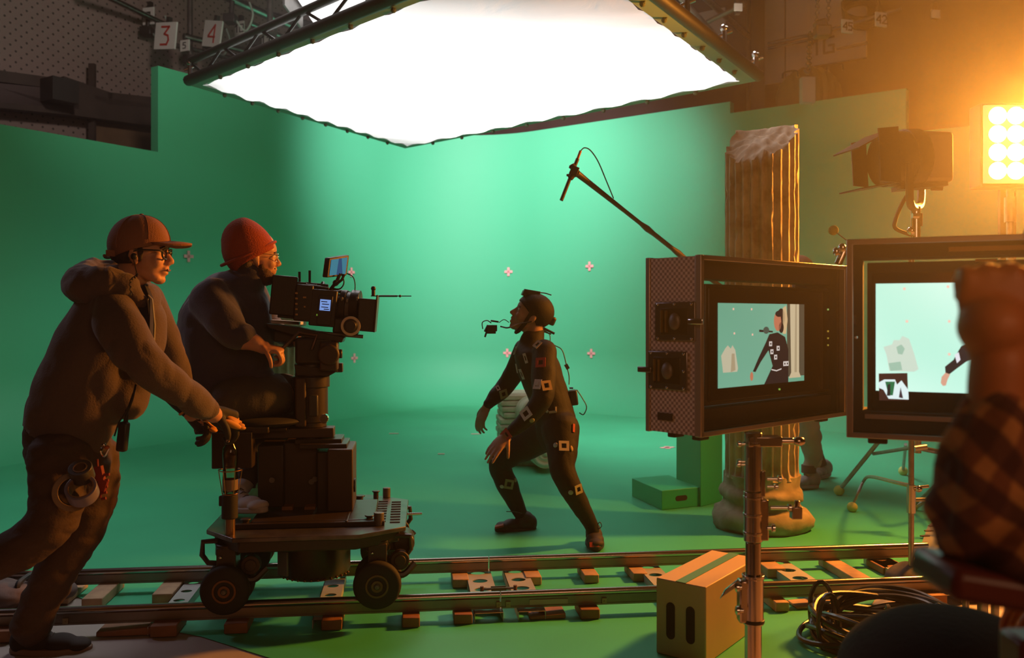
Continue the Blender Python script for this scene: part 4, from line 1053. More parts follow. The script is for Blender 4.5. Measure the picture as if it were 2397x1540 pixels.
# its column must pass in front of the rails: Y 2.62 keeps it there
st = thing('combo_stand', S0, 'heavy chrome stand carrying the diamond plate monitor case', 'light stand')
def zpy(py, Y=None): return CAM_H+(HY-py)*(Y or sy)/F_PX
M_ch2 = mat('polished stand chrome', (.62, .50, .46), .18, 1)
def scyl(y0, y1, r, name='tube', m_=None, dx=0):
    m = MB(); m.cyl((sx+dx, sy, zpy(y0)), (sx+dx, sy, zpy(y1)), r, n=28); return part(name, m, m_ or M_ch2, st, bevel=.0015)
scyl(1548, 1452, .0245); 
m = MB(); m.cyl((sx, sy, 0.02), (sx, sy, zpy(1540)), .0245, n=28); part('tube', m, M_ch2, st)
scyl(1460, 1352, .030, 'collar'); scyl(1456, 1448, .033, 'collar_ring', M_blk); scyl(1352, 1344, .033, 'collar_ring'); scyl(1350, 1268, .0225, 'tube', mat('dark chrome', (.28,.22,.20), .15, 1))
scyl(1266, 1150, .0275, 'collar'); scyl(1250, 1243, .0295, 'collar_ring'); scyl(1207, 1200, .0295, 'collar_ring'); scyl(1166, 1160, .029, 'collar_ring'); scyl(1148, 1012, .0255, 'tube'); scyl(1040, 1034, .029, 'collar_ring')
m = MB(); m.box((sx+.028, sy, zpy(1215)), (.026, .04, 95*sy/F_PX)); part('bracket', m, M_ch2, st, bevel=.003)
m = MB(); m.box((sx-.030, sy, zpy(1405)), (.030, .04, 100*sy/F_PX)); part('bracket', m, M_ch2, st, bevel=.006)
m = MB(); m.box((sx+.024, sy-.005, zpy(1130)), (.014, .03, 60*sy/F_PX)); part('bracket', m, M_ch2, st, bevel=.002)
def knob(x, py, dx, r=.011, ln=.03, y=-.02):
    m = MB(); m.cyl((x, sy+y, zpy(py)), (x+dx*ln, sy+y, zpy(py)), r*.5, n=12); m.lathe((x+dx*ln, sy+y, zpy(py)), [(r*.6, 0), (r, .003), (r, .010), (r*.5, .013)], n=10, axis=(dx, 0, 0)); part('knob', m, M_chrome, st)
knob(sx+.035, 1118, 1); knob(sx+.035, 1136, 1, .009, .02); knob(sx+.045, 1185, 1, .012, .05); knob(sx+.035, 1232, 1, .013, .012); knob(sx-.03, 1037, -1, .009, .01); knob(sx-.03, 1078, -1, .008, .01); knob(sx-.03, 1085, -1, .007, .012); knob(sx-.04, 1370, -1, .014, .006); knob(sx-.035, 1424, -1, .014, .01)
m = MB(); m.prism([Vector((sx-.04, sy-.02, zpy(1362))), Vector((sx-.095, sy-.03, zpy(1388))), Vector((sx-.105, sy-.03, zpy(1395))), Vector((sx-.09, sy-.03, zpy(1374))), Vector((sx-.05, sy-.02, zpy(1352)))], Vector((0, .01, 0))); part('lever', m, M_chrome, st, bevel=.003)
m = MB(); m.box((sx+.12, sy-.02, zpy(1196)), (.03, .03, .035)); m.cyl((sx+.12, sy-.02, zpy(1196)), (sx+.125, sy-.02, zpy(1168)), .008); part('hex_receiver', m, M_ch2, st, bevel=.002)
m = MB(); m.box((sx+.03, sy, zpy(1032)), (.10, .05, .03)); m.cyl((sx+.03, sy, zpy(1032)), (sx+.12, sy, zpy(1032)), .010); m.ell((sx+.135, sy, zpy(1033)), (.02, .014, .014)); part('mount_arm', m, M_ch2, st, bevel=.003)
for a in (-.5, 1.6, 3.7):
    m = MB(); m.cyl((sx, sy, .13), (sx+.42*math.cos(a), sy+.42*math.sin(a), .03), .016); part('leg', m, M_ch2, st)
# ---- second, larger case
dA = P(1984, 0, 2.40); dB = P(2397, 0, 2.235); ex2 = Vector((dB.x-dA.x, dB.y-dA.y, 0)); W2 = .80; D2 = .17
zb2 = CAM_H-281*2.40/F_PX; H2 = CAM_H+177*2.40/F_PX-zb2
f2 = Fr(dA, ex2, zb2)
case2 = thing('monitor_case', f2.p(W2/2, D2/2, 0), 'large black open case at the right holding the bright monitor', 'flight case')
shell(f2, case2, W2, D2, H2, dia=False)
def z2(px, py, y=0):  # local coords of a frame spot on the front plane
    d = f2.x; o_ = f2.p(0, y, 0); k = (px-CX)/F_PX; s = -(o_.x-k*o_.y)/(d.x-k*d.y); q = o_+d*s; return s, CAM_H+(HY-py)*q.y/F_PX-zb2
m = MB()
gx0, gz1 = z2(2018, 603); gx0b, gz0 = z2(2018, 965)
f2.box(m, .012, gx0, .03, D2-.01, .012, H2-.012); f2.box(m, gx0, W2-.012, .03, D2-.01, gz1, H2-.012); f2.box(m, gx0, W2-.012, .03, D2-.01, .012, gz0)
part('foam_surround', m, M_foam, case2)
a, b = z2(2222, 582), z2(2397, 572); m = MB(); f2.box(m, a[0], W2-.08, .022, .03, a[1]-.006, a[1]+.006); part('printed_strip', m, mat('yellow print strip', (.40, .18, .04), .6), case2)
a = z2(2024, 978); m = MB(); f2.box(m, a[0], W2-.06, .02, .03, a[1]-.004, a[1]+.008); part('lower_rail', m, M_edge, case2)
a = z2(1997, 748); m = MB(); f2.box(m, a[0]-.006, a[0]+.006, .02, .03, a[1]-.012, a[1]+.012); part('catch', m, M_latch, case2)
a = z2(2003, 790); m = MB(); m.ell(f2.p(a[0], .022, a[1]), .005); part('knob', m, M_chrome, case2)
my2 = .065
bx0, bz1 = z2(2030, 615, my2); _, bz0 = z2(2030, 966, my2)
mon2 = thing('field_monitor', f2.p(.45, my2, bz0), 'large bright monitor at the right showing the same green set', 'monitor')
m = MB(); f2.box(m, bx0, W2-.04, my2, my2+.05, bz0, bz1); part('housing', m, M_mon, mon2, bevel=.003)
ux0, uz1 = z2(2050, 664, my2-.004); _, uz0 = z2(2050, 914, my2-.004)
m = MB(); f2.box(m, bx0+.012, W2-.05, my2-.003, my2, bz0+.01, bz1-.03); part('bezel', m, mat('glossy bezel', (.035,.02,.018), .12), mon2)
a = z2(2283, 609, my2); m = MB(); f2.box(m, a[0], a[0]+.05, my2-.004, my2, a[1]-.004, a[1]+.003); part('label_strip', m, mat('yellow print strip', (.40,.18,.04), .6), mon2)
ux1 = ux0+(uz1-uz0)*1.78
scr2, poly, bl, ps = picture(f2, mon2, ux0, min(ux1, W2-.06), uz0, uz1, my2-.0045, True)
wU = (min(ux1, W2-.06)-ux0)
def uv2(px, py):
    a = z2(px, py, my2-.004); return ((a[0]-ux0)/wU, (a[1]-uz0)/(uz1-uz0))
def polyp(pts, col, s=1, lift=1): poly([uv2(*p_) for p_ in pts], col, s, lift)
CRM = (.62,.74,.62); CRD = (.36,.55,.42)
polyp([(2082,868),(2075,830),(2068,812),(2088,806),(2092,796),(2106,796),(2112,786),(2128,793),(2140,828),(2150,864),(2140,870)], CRM, 1, 2)
polyp([(2084,868),(2080,850),(2108,846),(2112,866)], CRD, 1, 3); polyp([(2098,812),(2110,806),(2118,816),(2112,830),(2102,828)], CRD, 1, 3)
polyp([(2275,800),(2250,810),(2238,830),(2232,842),(2212,858),(2213,872),(2222,876),(2240,862),(2262,846),(2290,834),(2290,800)], (.03,.02,.02), 1, 3)
polyp([(2213,872),(2224,876),(2218,888),(2214,902),(2207,903),(2202,896),(2204,882)], (.70,.38,.26), 1, 4)
polyp([(2234,830),(2244,824),(2248,842),(2240,850)], (.8,.8,.85), 1, 5)
polyp([(2330,690),(2345,678),(2365,676),(2380,690),(2380,700),(2345,705),(2328,705)], (.05,.03,.03), 1, 4); polyp([(2326,700),(2348,696),(2355,712),(2320,720)], (.85,.45,.30), 1, 3)
polyp([(2252,738),(2290,730),(2290,746),(2258,744)], (.05,.10,.08), 1, 3)
polyp([(2378,675),(2400,664),(2420,700),(2400,712),(2384,700)], (.70,.60,.42), 1, 3); polyp([(2375,672),(2392,662),(2402,668),(2400,682),(2388,680)], (.06,.04,.03), 1, 4)
for a, b in ((2117,676),(2219,671),(2123,752),(2222,752),(2222,829)): polyp([(a-3,b-3),(a+3,b-3),(a+3,b+3),(a-3,b+3)], (1,.62,.5), 1, 2)
polyp([(2057,874),(2124,873),(2126,937),(2058,937)], (.05,.02,.015), 1, 2)
polyp([(2057,895),(2070,888),(2095,888),(2100,900),(2110,890),(2126,912),(2127,935),(2080,933),(2068,912),(2058,908)], (.75,.9,.9), 1, 3)
polyp([(2072,893),(2095,893),(2090,925),(2080,925)], (.02,.16,.06), 1, 4); polyp([(2108,906),(2114,932),(2104,930)], (.05,.03,.04), 1, 5); polyp([(2078,900),(2084,898),(2084,926),(2076,926)], (.02,.02,.02), 1, 5)
flush(ps, scr2, 'b')
a = z2(2250, 956, my2); m = MB(); m.ell(f2.p(a[0], my2-.003, a[1]), .004); part('power_button', m, M_steeld, mon2)
# C-stands holding it: pole and folding legs with tennis balls
M_ball = mat('tennis ball felt', (.55, .55, .16), .9, bump=.3, bscale=200)
def ball(p, par, r=.033):
    m = MB(); m.ell(p, r, n=20, m=12); return part('tennis_ball', m, M_ball, par, label='yellow green tennis ball')
def legpath(px, py, base_c):  # floor position of a ball
    return FL(px, py)
cs = P(2133, 0, 4.05); c0 = Vector((cs.x, cs.y, 0))
stA = thing('rolling_stand', c0, 'slim stand with bent legs on tennis balls, below the large monitor', 'light stand')
zz = lambda py, Y: CAM_H+(HY-py)*Y/F_PX
m = MB(); m.cyl((c0.x, c0.y, .05), (c0.x, c0.y, 1.60), .0125, n=14); part('pole', m, M_steel, stA)
m = MB(); m.cyl((c0.x, c0.y, zz(1135,4.05)), (c0.x, c0.y, zz(1200,4.05)), .019); m.ell((c0.x+.025, c0.y-.02, zz(1142,4.05)), .016); m.cyl((c0.x, c0.y-.02, zz(1140,4.05)), (c0.x+.07, c0.y-.02, zz(1136,4.05)), .007); part('hub', m, M_chrome, stA)
def bentleg(par, pts, r=.0095, ballat=None):
    m = MB(); m.tube(pts, r, n=8, smooth=4); part('leg', m, M_steel, par)
    ball(ballat, par)
b1 = P(1995,1187,4.35); b1 = FL(1995, 1199)+Vector((0,0,.033)); Yb_ = b1.y
bentleg(stA, [Vector((c0.x, c0.y, zz(1137,4.05))), P(2100,1130,4.25), P(2040,1116,(Yb_+4.4)/2), P(2024,1122,Yb_), P(2010,1150,Yb_), b1], ballat=b1)
b2 = FL(2258,1230)+Vector((0,0,.033)); Yb_ = b2.y
bentleg(stA, [Vector((c0.x, c0.y, zz(1170,4.05))), P(2200,1168,4.4), P(2230,1168,Yb_), P(2245,1190,Yb_), b2], ballat=b2)
b3 = Vector((c0.x, c0.y, .034)); ball(b3, stA)
b4 = FL(2137,1196)+Vector((0,0,.033)); ball(b4, stA); m = MB(); m.cyl(b4, P(2240,1090,5.0), .010); part('brace', m, M_steel, stA)
cs = P(2160, 0, 5.1); c1 = Vector((cs.x, cs.y, 0))
stB = thing('folding_stand', c1, 'wide folding stand behind the large monitor, its left leg ending in a tennis ball', 'light stand')
b5 = FL(1964,1160)+Vector((0,0,.036)); ball(b5, stB, .036)
m = MB(); m.cyl(b5, P(2080,1005,5.9), .015, n=12); part('leg', m, M_steel, stB)
m = MB(); m.cyl(P(2045,1062,6.0), P(2150,1045,5.2), .012, n=10); part('cross_brace', m, M_steel, stB)
m = MB(); m.cyl(P(2150,1048,5.2), P(2235,1065,5.4), .016, n=10); part('cross_brace', m, M_steel, stB)
m = MB(); m.cyl(P(2148,940,5.1), P(2148,1060,5.1), .02, n=12); m.cyl(P(2140,1050,5.05), P(2168,1046,5.05), .018); part('centre_post', m, M_steel, stB)
b6 = FL(2114,1113)+Vector((0,0,.036)); ball(b6, stB, .036); m = MB(); m.cyl(b6, P(2120,1040,6.6), .012); part('leg', m, M_steel, stB)
m = MB(); m.cyl(P(2205,1012,5.0), P(2260,1080,5.0), .014); part('leg', m, M_steel, stB)
bb = P(1951, 539, 3.2); wb = thing('ball_tipped_wand', bb, 'tennis ball on a thin wire above the gap between the monitor cases', 'ball')
ball(bb, wb, .018); m = MB(); m.cyl(bb, P(1985,565,3.15), .002, n=6); part('wire', m, M_steel, wb)
kn = P(1968, 600, 2.75); t_ = thing('chrome_clamp', kn, 'small chrome clamp with knobs between the two monitor cases', 'clamp')
m = MB(); m.cyl(P(1962,618,2.75), P(1976,585,2.75), .012); m.ell(P(1957,589,2.74), (.010,.010,.014)); m.ell(P(1971,580,2.74), (.012,.012,.014)); m.cyl(P(1957,589,2.74), P(1971,600,2.75), .005); part('knobs', m, M_chrome, t_)
# ================================================================== CAMERA DOLLY
def DP(px, py, v):
    u = tpx(px, v); q = T(u, v, 0); return Vector((q.x, q.y, CAM_H+(HY-py)*q.y/F_PX))
def dbox(mb, px0, px1, py0, py1, v0, v1, vref=None):
    "box aligned with the track whose near face fills this part of the frame"
    a = DP(px0, py0, v0); b = DP(px1, py1, v0); u0, u1 = tpx(px0, v0), tpx(px1, v0)
    z0, z1 = min(a.z, b.z), max(a.z, b.z); ym = T((u0+u1)/2, v0, 0).y
    z1 = CAM_H+(HY-min(py0, py1))*ym/F_PX; z0 = CAM_H+(HY-max(py0, py1))*ym/F_PX
    return mb.box(T((u0+u1)/2, (v0+v1)/2, (z0+z1)/2), (u1-u0, v1-v0, z1-z0), MT)
M_db = mat('dolly black enamel', (.030, .018, .013), .38, bump=.05, bscale=40)
M_dbr = mat('dark brown dolly cover', (.045, .022, .013), .5)
M_plat = mat('ribbed dolly deck', (.17, .14, .14), .33, .7, var=.45, vscale=16)
ub = tpx(700, .27); dolly = thing('camera_dolly', T(ub, GA/2, .1), 'dark four-wheeled camera dolly standing on the rails', 'camera dolly')
zt = .395; v0, v1 = -.135, .655
uL, uR_ = tpx(487, .05), tpx(950, .05)
ol = [(uL, .02), (uL+.13, v0), (uR_-.18, v0), (uR_, v0+.12), (uR_+.01, v1-.14), (uR_-.17, v1), (uL+.15, v1), (uL, v1-.15)]
m = MB(); m.prism([T(u, v, zt-.018) for u, v in ol], Vector((0, 0, .018))); part('deck', m, M_plat, dolly, bevel=.003)
m = MB(); k_ = .93; um = (uL+uR_)/2; vm = GA/2
m.prism([T(um+(u-um)*k_, vm+(v-vm)*.94, zt-.065) for u, v in ol], Vector((0, 0, .047))); part('chassis', m, M_db, dolly, bevel=.006)
# deck grid of slots at the right side
for i in range(9):
    for j in range(3):
        m = MB(); m.box(T(uR_-.045-.06*j, .06+.05*i+.02*(j % 2), zt+.001), (.042, .014, .004), MT)
        part('deck_slot', m, M_hole, dolly)
m = MB(); m.box(T(uR_-.24, .28, zt+.012), (.012, .55, .024), MT); m.box(T((uL+uR_)/2, .02, zt+.010), (.62, .03, .02), MT); part('deck_rail', m, M_db, dolly, bevel=.003)
m = MB(); m.box(T((uL+uR_)/2+.02, .23, zt+.012), (.50, .40, .022), MT); part('turntable_plate', m, M_db, dolly, bevel=.006)
for px, py, v, r, h, mm in ((905,1172,.58,.018,.045,M_steeld),(887,1243,.02,.021,.052,M_steeld),(842,1172,.50,.016,.022,M_db),(880,1172,.56,.012,.03,M_db),(865,1232,.05,.013,.03,M_db),(575,1232,.05,.014,.028,M_db)):
    c = DP(px, py, v); c.z = zt; m = MB(); m.cyl(c, c+Vector((0,0,h)), r, n=16); 
    if mm is M_db: m.cyl(c+Vector((0,0,h)), c+Vector((0,0,h+.006)), r*1.5, n=16)
    part('deck_post', m, mm, dolly, bevel=.002)
# wheels
def wheel(u, v, z=.176, R_=.096, w=.046, side=-1):
    c = T(u, v, z); ax = TV*side
    m = MB(); m.lathe(c-ax*w/2, [(R_*.55, 0), (R_*.86, .001), (R_*.97, .008), (R_, .018), (R_, w-.018), (R_*.97, w-.008), (R_*.88, w-.001), (R_*.55, w)], n=40, axis=ax)
    tr = part('wheel', m, M_blkp, dolly)
    m = MB(); m.lathe(c+ax*(w/2-.004), [(R_*.50, 0), (R_*.48, .007), (R_*.40, .007), (R_*.38, .003), (R_*.26, .003), (R_*.24, .009), (R_*.14, .009), (R_*.12, .004), (.002, .004)], n=32, axis=ax, caps=False); part('hub', m, mat('bronze hub', (.16, .09, .05), .35, .8), tr)
    m = MB(); m.lathe(c+ax*(w/2+.004), [(.010, 0), (.012, .004), (.008, .009), (.001, .010)], n=12, axis=ax, caps=False); part('axle_cap', m, M_steeld, tr)
uw = [tpx(527, -.065), tpx(883, -.065)]
for u in uw:
    for v, s in ((-.065, -1), (.055, -1), (GA-.055, 1), (GA+.065, 1)): wheel(u, v, side=s)
    for vb in (0, GA):
        m = MB(); m.cyl(T(u, vb-.09, .176), T(u, vb+.09, .176), .014); m.box(T(u, vb, .27), (.075, .10, .13), MT); m.cyl(T(u, vb, .30), T(u, vb, .345), .05, n=24); m.box(T(u, vb, .205), (.05, .018, .05), MT)
        part('wheel_fork', m, M_db, dolly, bevel=.004)
        m = MB(); m.ell(T(u-.02, vb-.052, .30), .007, n=10, m=6); part('bolt', m, M_chrome, dolly)
        m = MB(); m.cyl(T(u+.09, vb+.01, .26), T(u+.09, vb-.03, .26), .038, n=24); m.cyl(T(u+.09, vb-.03, .26), T(u+.09, vb-.036, .26), .024, n=20); part('steering_gear', m, M_dbr, dolly, bevel=.003)
        m = MB(); m.tube([T(u+.04, vb-.02, .22), T(u+.10, vb-.02, .20), T(u+.15, vb, .24)], .014, n=8, smooth=5); part('brake_link', m, M_db, dolly)
# loop handles at the corners
for (px, sg) in ((475, 1), (960, -1)):
    for vb in (.0, GA):
        u = tpx(px, 0) if vb == 0 else tpx(px, 0)
        m = MB(); m.tube([T(u+sg*.06, vb, .355), T(u, vb, .352), T(u-sg*.003, vb, .30), T(u+sg*.02, vb, .268), T(u+sg*.085, vb, .262)], .011, n=8); part('tow_handle', m, M_db, dolly)
m = MB(); ue = tpx(925, .05); m.box(T(ue, .10, .315), (.11, .10, .075), MT); m.cyl(T(ue+.035, .04, .31), T(ue+.035, .16, .31), .045, n=24); part('motor_box', m, M_db, dolly, bevel=.01)
m = MB(); ue = tpx(940, .3); m.cyl(T(ue, .3, .375), T(ue+.09, .3, .375), .006); part('level_pin', m, M_chrome, dolly)
# centre drum
ucn = tpx(737, .22); m = MB(); m.lathe(T(ucn, .22, .155), [(.02, -.012), (.115, -.010), (.14, 0), (.150, .02), (.150, .19)], n=44); part('centre_drum', m, M_db, dolly)
m = MB()
for k in range(15): a = -2.9+k*.19; m.ell(T(ucn+.146*math.cos(a), .22+.146*math.sin(a), .160), .006, n=8, m=5)
part('drum_teeth', m, mat('bronze hub', (.16, .09, .05), .35, .8), dolly)
m = MB(); m.box(T(ucn-.115, .09, .23), (.05, .012, .10), Rz(TA-.5)); part('scuffed_plate', m, mat('scuffed grey plate', (.20,.19,.21), .4, .5), dolly, bevel=.003)
# battery boxes on the deck
m = MB(); dbox(m, 603, 664, 1042, 1188, .25, .42); part('battery_box', m, M_db, dolly, bevel=.006)
m = MB(); dbox(m, 663, 742, 1036, 1192, .30, .45); part('battery_box', m, M_dbr, dolly, bevel=.004)
m = MB(); dbox(m, 766, 826, 1052, 1198, .18, .44); a = DP(742, 1052, .30); part('battery_box', m, M_dbr, dolly, bevel=.006)
m = MB(); dbox(m, 742, 770, 1058, 1196, .24, .44); part('battery_box', m, M_db, dolly, bevel=.006)
for px, py, v in ((638,1122,.245),(730,1126,.295),(738,1120,.295)):
    m = MB(); c = DP(px, py, v); m.cyl(c, c-TV*.014, .008, n=12); m.cyl(c-TV*.014, c-TV*.02, .012, n=12); part('box_knob', m, M_steeld, dolly)
m = MB(); c = DP(826, 1135, .25); m.cyl(c-TU*.005, c+TU*.012, .03, n=20); part('side_knob', m, M_db, dolly)
for px in (672, 725): 
    m = MB(); dbox(m, px-13, px+13, 1186, 1206, .24, .30); part('box_foot', m, M_woodr, dolly, bevel=.003)
m = MB(); dbox(m, 690, 800, 1028, 1040, .26, .42); dbox(m, 700, 812, 1040, 1050, .22, .42); part('top_plate', m, M_db, dolly, bevel=.003)
# post and arm
pc_ = DP(728, 1000, .33)
def post(y0, y1, r, name='post_section', mm=None, dx=0):
    m = MB(); a = DP(728+dx, y0, .33); b = DP(728+dx, y1, .33); a.x = b.x = DP(728+dx, 1000, .33).x; a.y = b.y = pc_.y
    m.cyl(a, b, r, n=32); return part(name, m, mm or M_db, dolly, bevel=.003)
post(1045, 1000, .055); post(1008, 996, .045, 'post_ring', mat('bronze hub', (.16, .09, .05), .35, .8)); post(998, 985, .068); post(986, 900, .074); post(905, 880, .082); post(880, 850, .070)
m = MB(); dbox(m, 690, 716, 884, 1000, .24, .42); part('column_side', m, M_dbr, dolly, bevel=.008)
m = MB(); dbox(m, 722, 744, 925, 975, .245, .27); part('column_cover', m, mat('dark grey cover', (.05,.045,.04), .4), dolly, bevel=.006)
m = MB(); c = DP(760, 978, .25); m.cyl(c, c-TV*.04, .02, n=16); part('column_knob', m, M_chrome, dolly, bevel=.003)
m = MB(); dbox(m, 560, 781, 1003, 1026, .27, .36); part('swivel_arm', m, M_dbr, dolly, bevel=.004)
# seat with hanging side box
seat = thing('operator_seat', DP(620, 1000, .28), 'black saddle seat on the swivel arm under the seated operator', 'seat')
m = MB(); a = DP(620, 985, .28); m.ell(a, (.16, .15, .026), MT, n=32, m=12); part('cushion', m, M_blkp, seat)
m = MB(); m.cyl(a-Vector((0,0,.05)), a, .03); m.box(a-Vector((0,0,.032)), (.2, .12, .014), MT); part('seat_frame', m, M_db, seat, bevel=.003)
m = MB(); dbox(m, 495, 590, 1012, 1097, .12, .20); part('counterweight_box', m, M_db, dolly, bevel=.004)
m = MB(); a = DP(545, 1006, .16); m.box(a, (.30, .05, .03), MT); part('push_bar', m, M_db, dolly, bevel=.006)
# bottle in its wire holder on a short post
ph = DP(539, 1250, -.07); ph.z = zt; kk = ph.y/F_PX
zpx = lambda py: CAM_H+(HY-py)*kk
bh = thing('bottle_holder', ph, 'short post with a wire cup holder at the left end of the dolly deck', 'holder')
m = MB(); m.cyl(ph, (ph.x, ph.y, zpx(1205)), .019, n=20); part('post', m, mat('brass tube', (.30,.18,.10), .3, .9), bh)
m = MB(); m.cyl((ph.x-.002, ph.y, zpx(1213)), (ph.x-.002, ph.y, zpx(1157)), .031, n=20); m.box((ph.x-.036, ph.y, zpx(1172)), (.014, .02, .04)); part('grip_sleeve', m, M_blkp, bh, bevel=.004)
m = MB()
for z, r in ((1100, .044), (1155, .030)): m.tube([Vector((ph.x+r*math.cos(a), ph.y+r*math.sin(a), zpx(z))) for a in np.linspace(0, 2*PI, 25)[:-1]], .0022, n=6, closed=True)
for k in range(6):
    a = k*PI/3+.2; m.cyl((ph.x+.044*math.cos(a), ph.y+.044*math.sin(a), zpx(1100)), (ph.x+.030*math.cos(a), ph.y+.030*math.sin(a), zpx(1155)), .0018, n=6)
part('wire_cup', m, mat('copper wire', (.50,.25,.12), .3, 1), bh)
bt = thing('water_bottle', (ph.x, ph.y, zpx(1153)), 'clear plastic water bottle standing in the wire cup of the dolly', 'bottle')
def glassy(name, col, rough=.05):
    mm = bpy.data.materials.new(name); mm.use_nodes = True; nt = mm.node_tree; nt.nodes.clear()
    o = nt.nodes.new('ShaderNodeOutputMaterial'); t = nt.nodes.new('ShaderNodeBsdfTransparent'); g = nt.nodes.new('ShaderNodeBsdfGlossy'); f = nt.nodes.new('ShaderNodeFresnel'); mx = nt.nodes.new('ShaderNodeMixShader')
    t.inputs[0].default_value = tuple(col)+(1,); g.inputs['Roughness'].default_value = rough; f.inputs[0].default_value = 1.6
    nt.links.new(f.outputs[0], mx.inputs[0]); nt.links.new(t.outputs[0], mx.inputs[1]); nt.links.new(g.outputs[0], mx.inputs[2]); nt.links.new(mx.outputs[0], o.inputs[0]); return mm
m = MB(); b0 = Vector((ph.x, ph.y, zpx(1153))); hb = (1153-1030)*kk
m.lathe(b0, [(.024, 0), (.029, .006), (.029, hb*.30), (.027, hb*.36), (.0285, hb*.42), (.027, hb*.50), (.0285, hb*.58), (.030, hb*.72), (.028, hb*.84), (.014, hb*.95), (.012, hb)], n=28); part('bottle_body', m, glassy('clear bottle plastic', (.80,.68,.58)), bt)
m = MB(); m.lathe(b0+Vector((0,0,hb)), [(.0145, -.004), (.0145, .014), (.013, .017)], n=20); part('cap', m, mat('white bottle cap', (.60,.52,.46), .5), bt)
m = MB(); m.lathe(b0, [(.0297, hb*.06), (.0297, hb*.26)], n=28, caps=False); part('label_band', m, mat('dull bottle label', (.20,.13,.09), .5), bt)
# ================================================================== FLUID HEAD AND CAMERA
M_cb = mat('camera body black', (.028, .018, .014), .42, bump=.05, bscale=80)
M_gold = mat('brass contacts', (.50, .28, .13), .35, .8)
hd = thing('fluid_head', DP(728, 880, .33), 'black fluid head with pan handles under the film camera', 'camera head')
m = MB(); dbox(m, 690, 780, 790, 852, .24, .42); part('head_body', m, M_db, hd, bevel=.012)
m = MB(); dbox(m, 748, 790, 800, 868, .20, .30); c = DP(770, 830, .2); m.cyl(c, c-TV*.02, .045, n=28); part('side_drag', m, M_dbr, hd, bevel=.008)
m = MB(); c = DP(795, 828, .3); m.cyl(c-TU*.01, c+TU*.012, .02, n=14); c = DP(795, 860, .3); m.box(c, (.03, .06, .04), MT); part('drag_knob', m, M_db, hd, bevel=.004)
m = MB(); m.prism([DP(688,852,.26), DP(792,868,.26), DP(770,880,.26), DP(694,880,.26)], TV*.12); part('bowl_clamp', m, M_db, hd, bevel=.004)
m = MB(); m.tube([DP(662,815,.20), DP(700,778,.22), DP(742,784,.22), DP(730,818,.22)], .008, n=8); part('pan_handle', m, mat('brown handle tube', (.10,.05,.035), .4, .5), hd)
m = MB(); dbox(m, 640, 690, 772, 800, .28, .40); part('handle_mount', m, M_db, hd, bevel=.006)
m = MB(); m.prism([DP(620,757,.24), DP(700,766,.24), DP(805,790,.24), DP(800,802,.24), DP(690,786,.24), DP(630,768,.24)], TV*.16); part('sliding_plate', m, M_db, hd, bevel=.004)
tr_ = thing('side_tray', DP(660, 755, .34), 'pale thin tray lying behind the sliding plate of the head', 'tray')
m = MB(); m.prism([DP(622,748,.36), DP(700,753,.36), DP(700,760,.36), DP(622,756,.36)], TV*.16); part('tray', m, mat('pale paper', (.55,.45,.40), .6), tr_)
cm = thing('film_camera', DP(740, 790, .33), 'black digital film camera with matte box and antennas on the dolly', 'camera')
tl_ = math.radians(-5)  # the whole rig tips down a little toward the lens
def cbox(mb, px0, px1, py0, py1, v0, v1, tilt=True):
    a = DP((px0+px1)/2, (py0+py1)/2, v0); kk_ = a.y/F_PX
    Mx = MT @ Matrix.Rotation(-tl_ if tilt else 0, 3, 'Y')
    return mb.box(a+TV*(v1-v0)/2, ((px1-px0)*kk_*1.01, v1-v0, (py1-py0)*kk_), Mx)
m = MB(); cbox(m, 634, 692, 645, 738, .27, .40); part('battery', m, M_cb, cm, bevel=.006)
m = MB(); cbox(m, 650, 690, 735, 745, .29, .38); part('battery_plate', m, M_cb, cm, bevel=.003)
m = MB(); cbox(m, 690, 730, 666, 752, .25, .42); cbox(m, 726, 786, 678, 764, .25, .42); part('body', m, M_cb, cm, bevel=.006)
for i in range(5):
    m = MB(); c = DP(694, 686+i*12.5, .245); m.box(c, (.012, .008, .009), MT); part('socket', m, M_gold, cm, bevel=.002)
for i in range(2):
    m = MB(); c = DP(713, 696+i*22, .246); m.box(c, (.014-.006*i, .006, .008), MT); part('socket', m, M_gold, cm, bevel=.001)
m = MB(); cbox(m, 744, 776, 692, 760, .243, .252); part('control_panel', m, M_mon, cm, bevel=.002)
m = MB(); cbox(m, 749, 773, 701, 727, .240, .243); s_ = part('status_screen', m, emis('blue status screen', (.20,.34,.75), EXPK*.9), cm)
m = MB()
for yy, a, b in ((706, 752, 766), (712, 754, 770), (719, 752, 768), (724, 758, 770)): cbox(m, a, b, yy-1, yy+1, .2385, .2395)
part('status_text', m, mat('dark screen text', (.02,.03,.08), .5), s_)
m = MB(); c = DP(742, 737, .245); m.box(c, (.006, .004, .008), MT); part('status_light', m, emis('green led', (.3,.5,.05), 2), cm)
# lens, matte box
def lcyl(px0, px1, py, r, name, mm=M_cb, v=.335):
    a, b = DP(px0, py, v), DP(px1, py+(px1-px0)*.087, v); a.y = b.y = (a.y+b.y)/2; m = MB(); m.cyl(a, b, r, n=32); return part(name, m, mm, cm, bevel=.002)
lcyl(784, 800, 722, .062, 'lens_mount'); lcyl(798, 812, 716, .072, 'lens_ring'); lcyl(812, 824, 718, .066, 'lens_barrel', M_steeld); lcyl(822, 842, 716, .072, 'lens_ring')
for px, py in ((800,700),(812,704),(836,700),(842,706)):
    m = MB(); c = DP(px, py, .27); m.box(c, (.012, .012, .018), Rz(.3)); part('lens_motor', m, M_steeld, cm, bevel=.003)
m = MB(); cbox(m, 838, 879, 699, 776, .24, .43); part('matte_box', m, M_cb, cm, bevel=.004)
m = MB(); cbox(m, 877, 881, 690, 778, .225, .445); part('matte_box_hood', m, M_db, cm, bevel=.002)
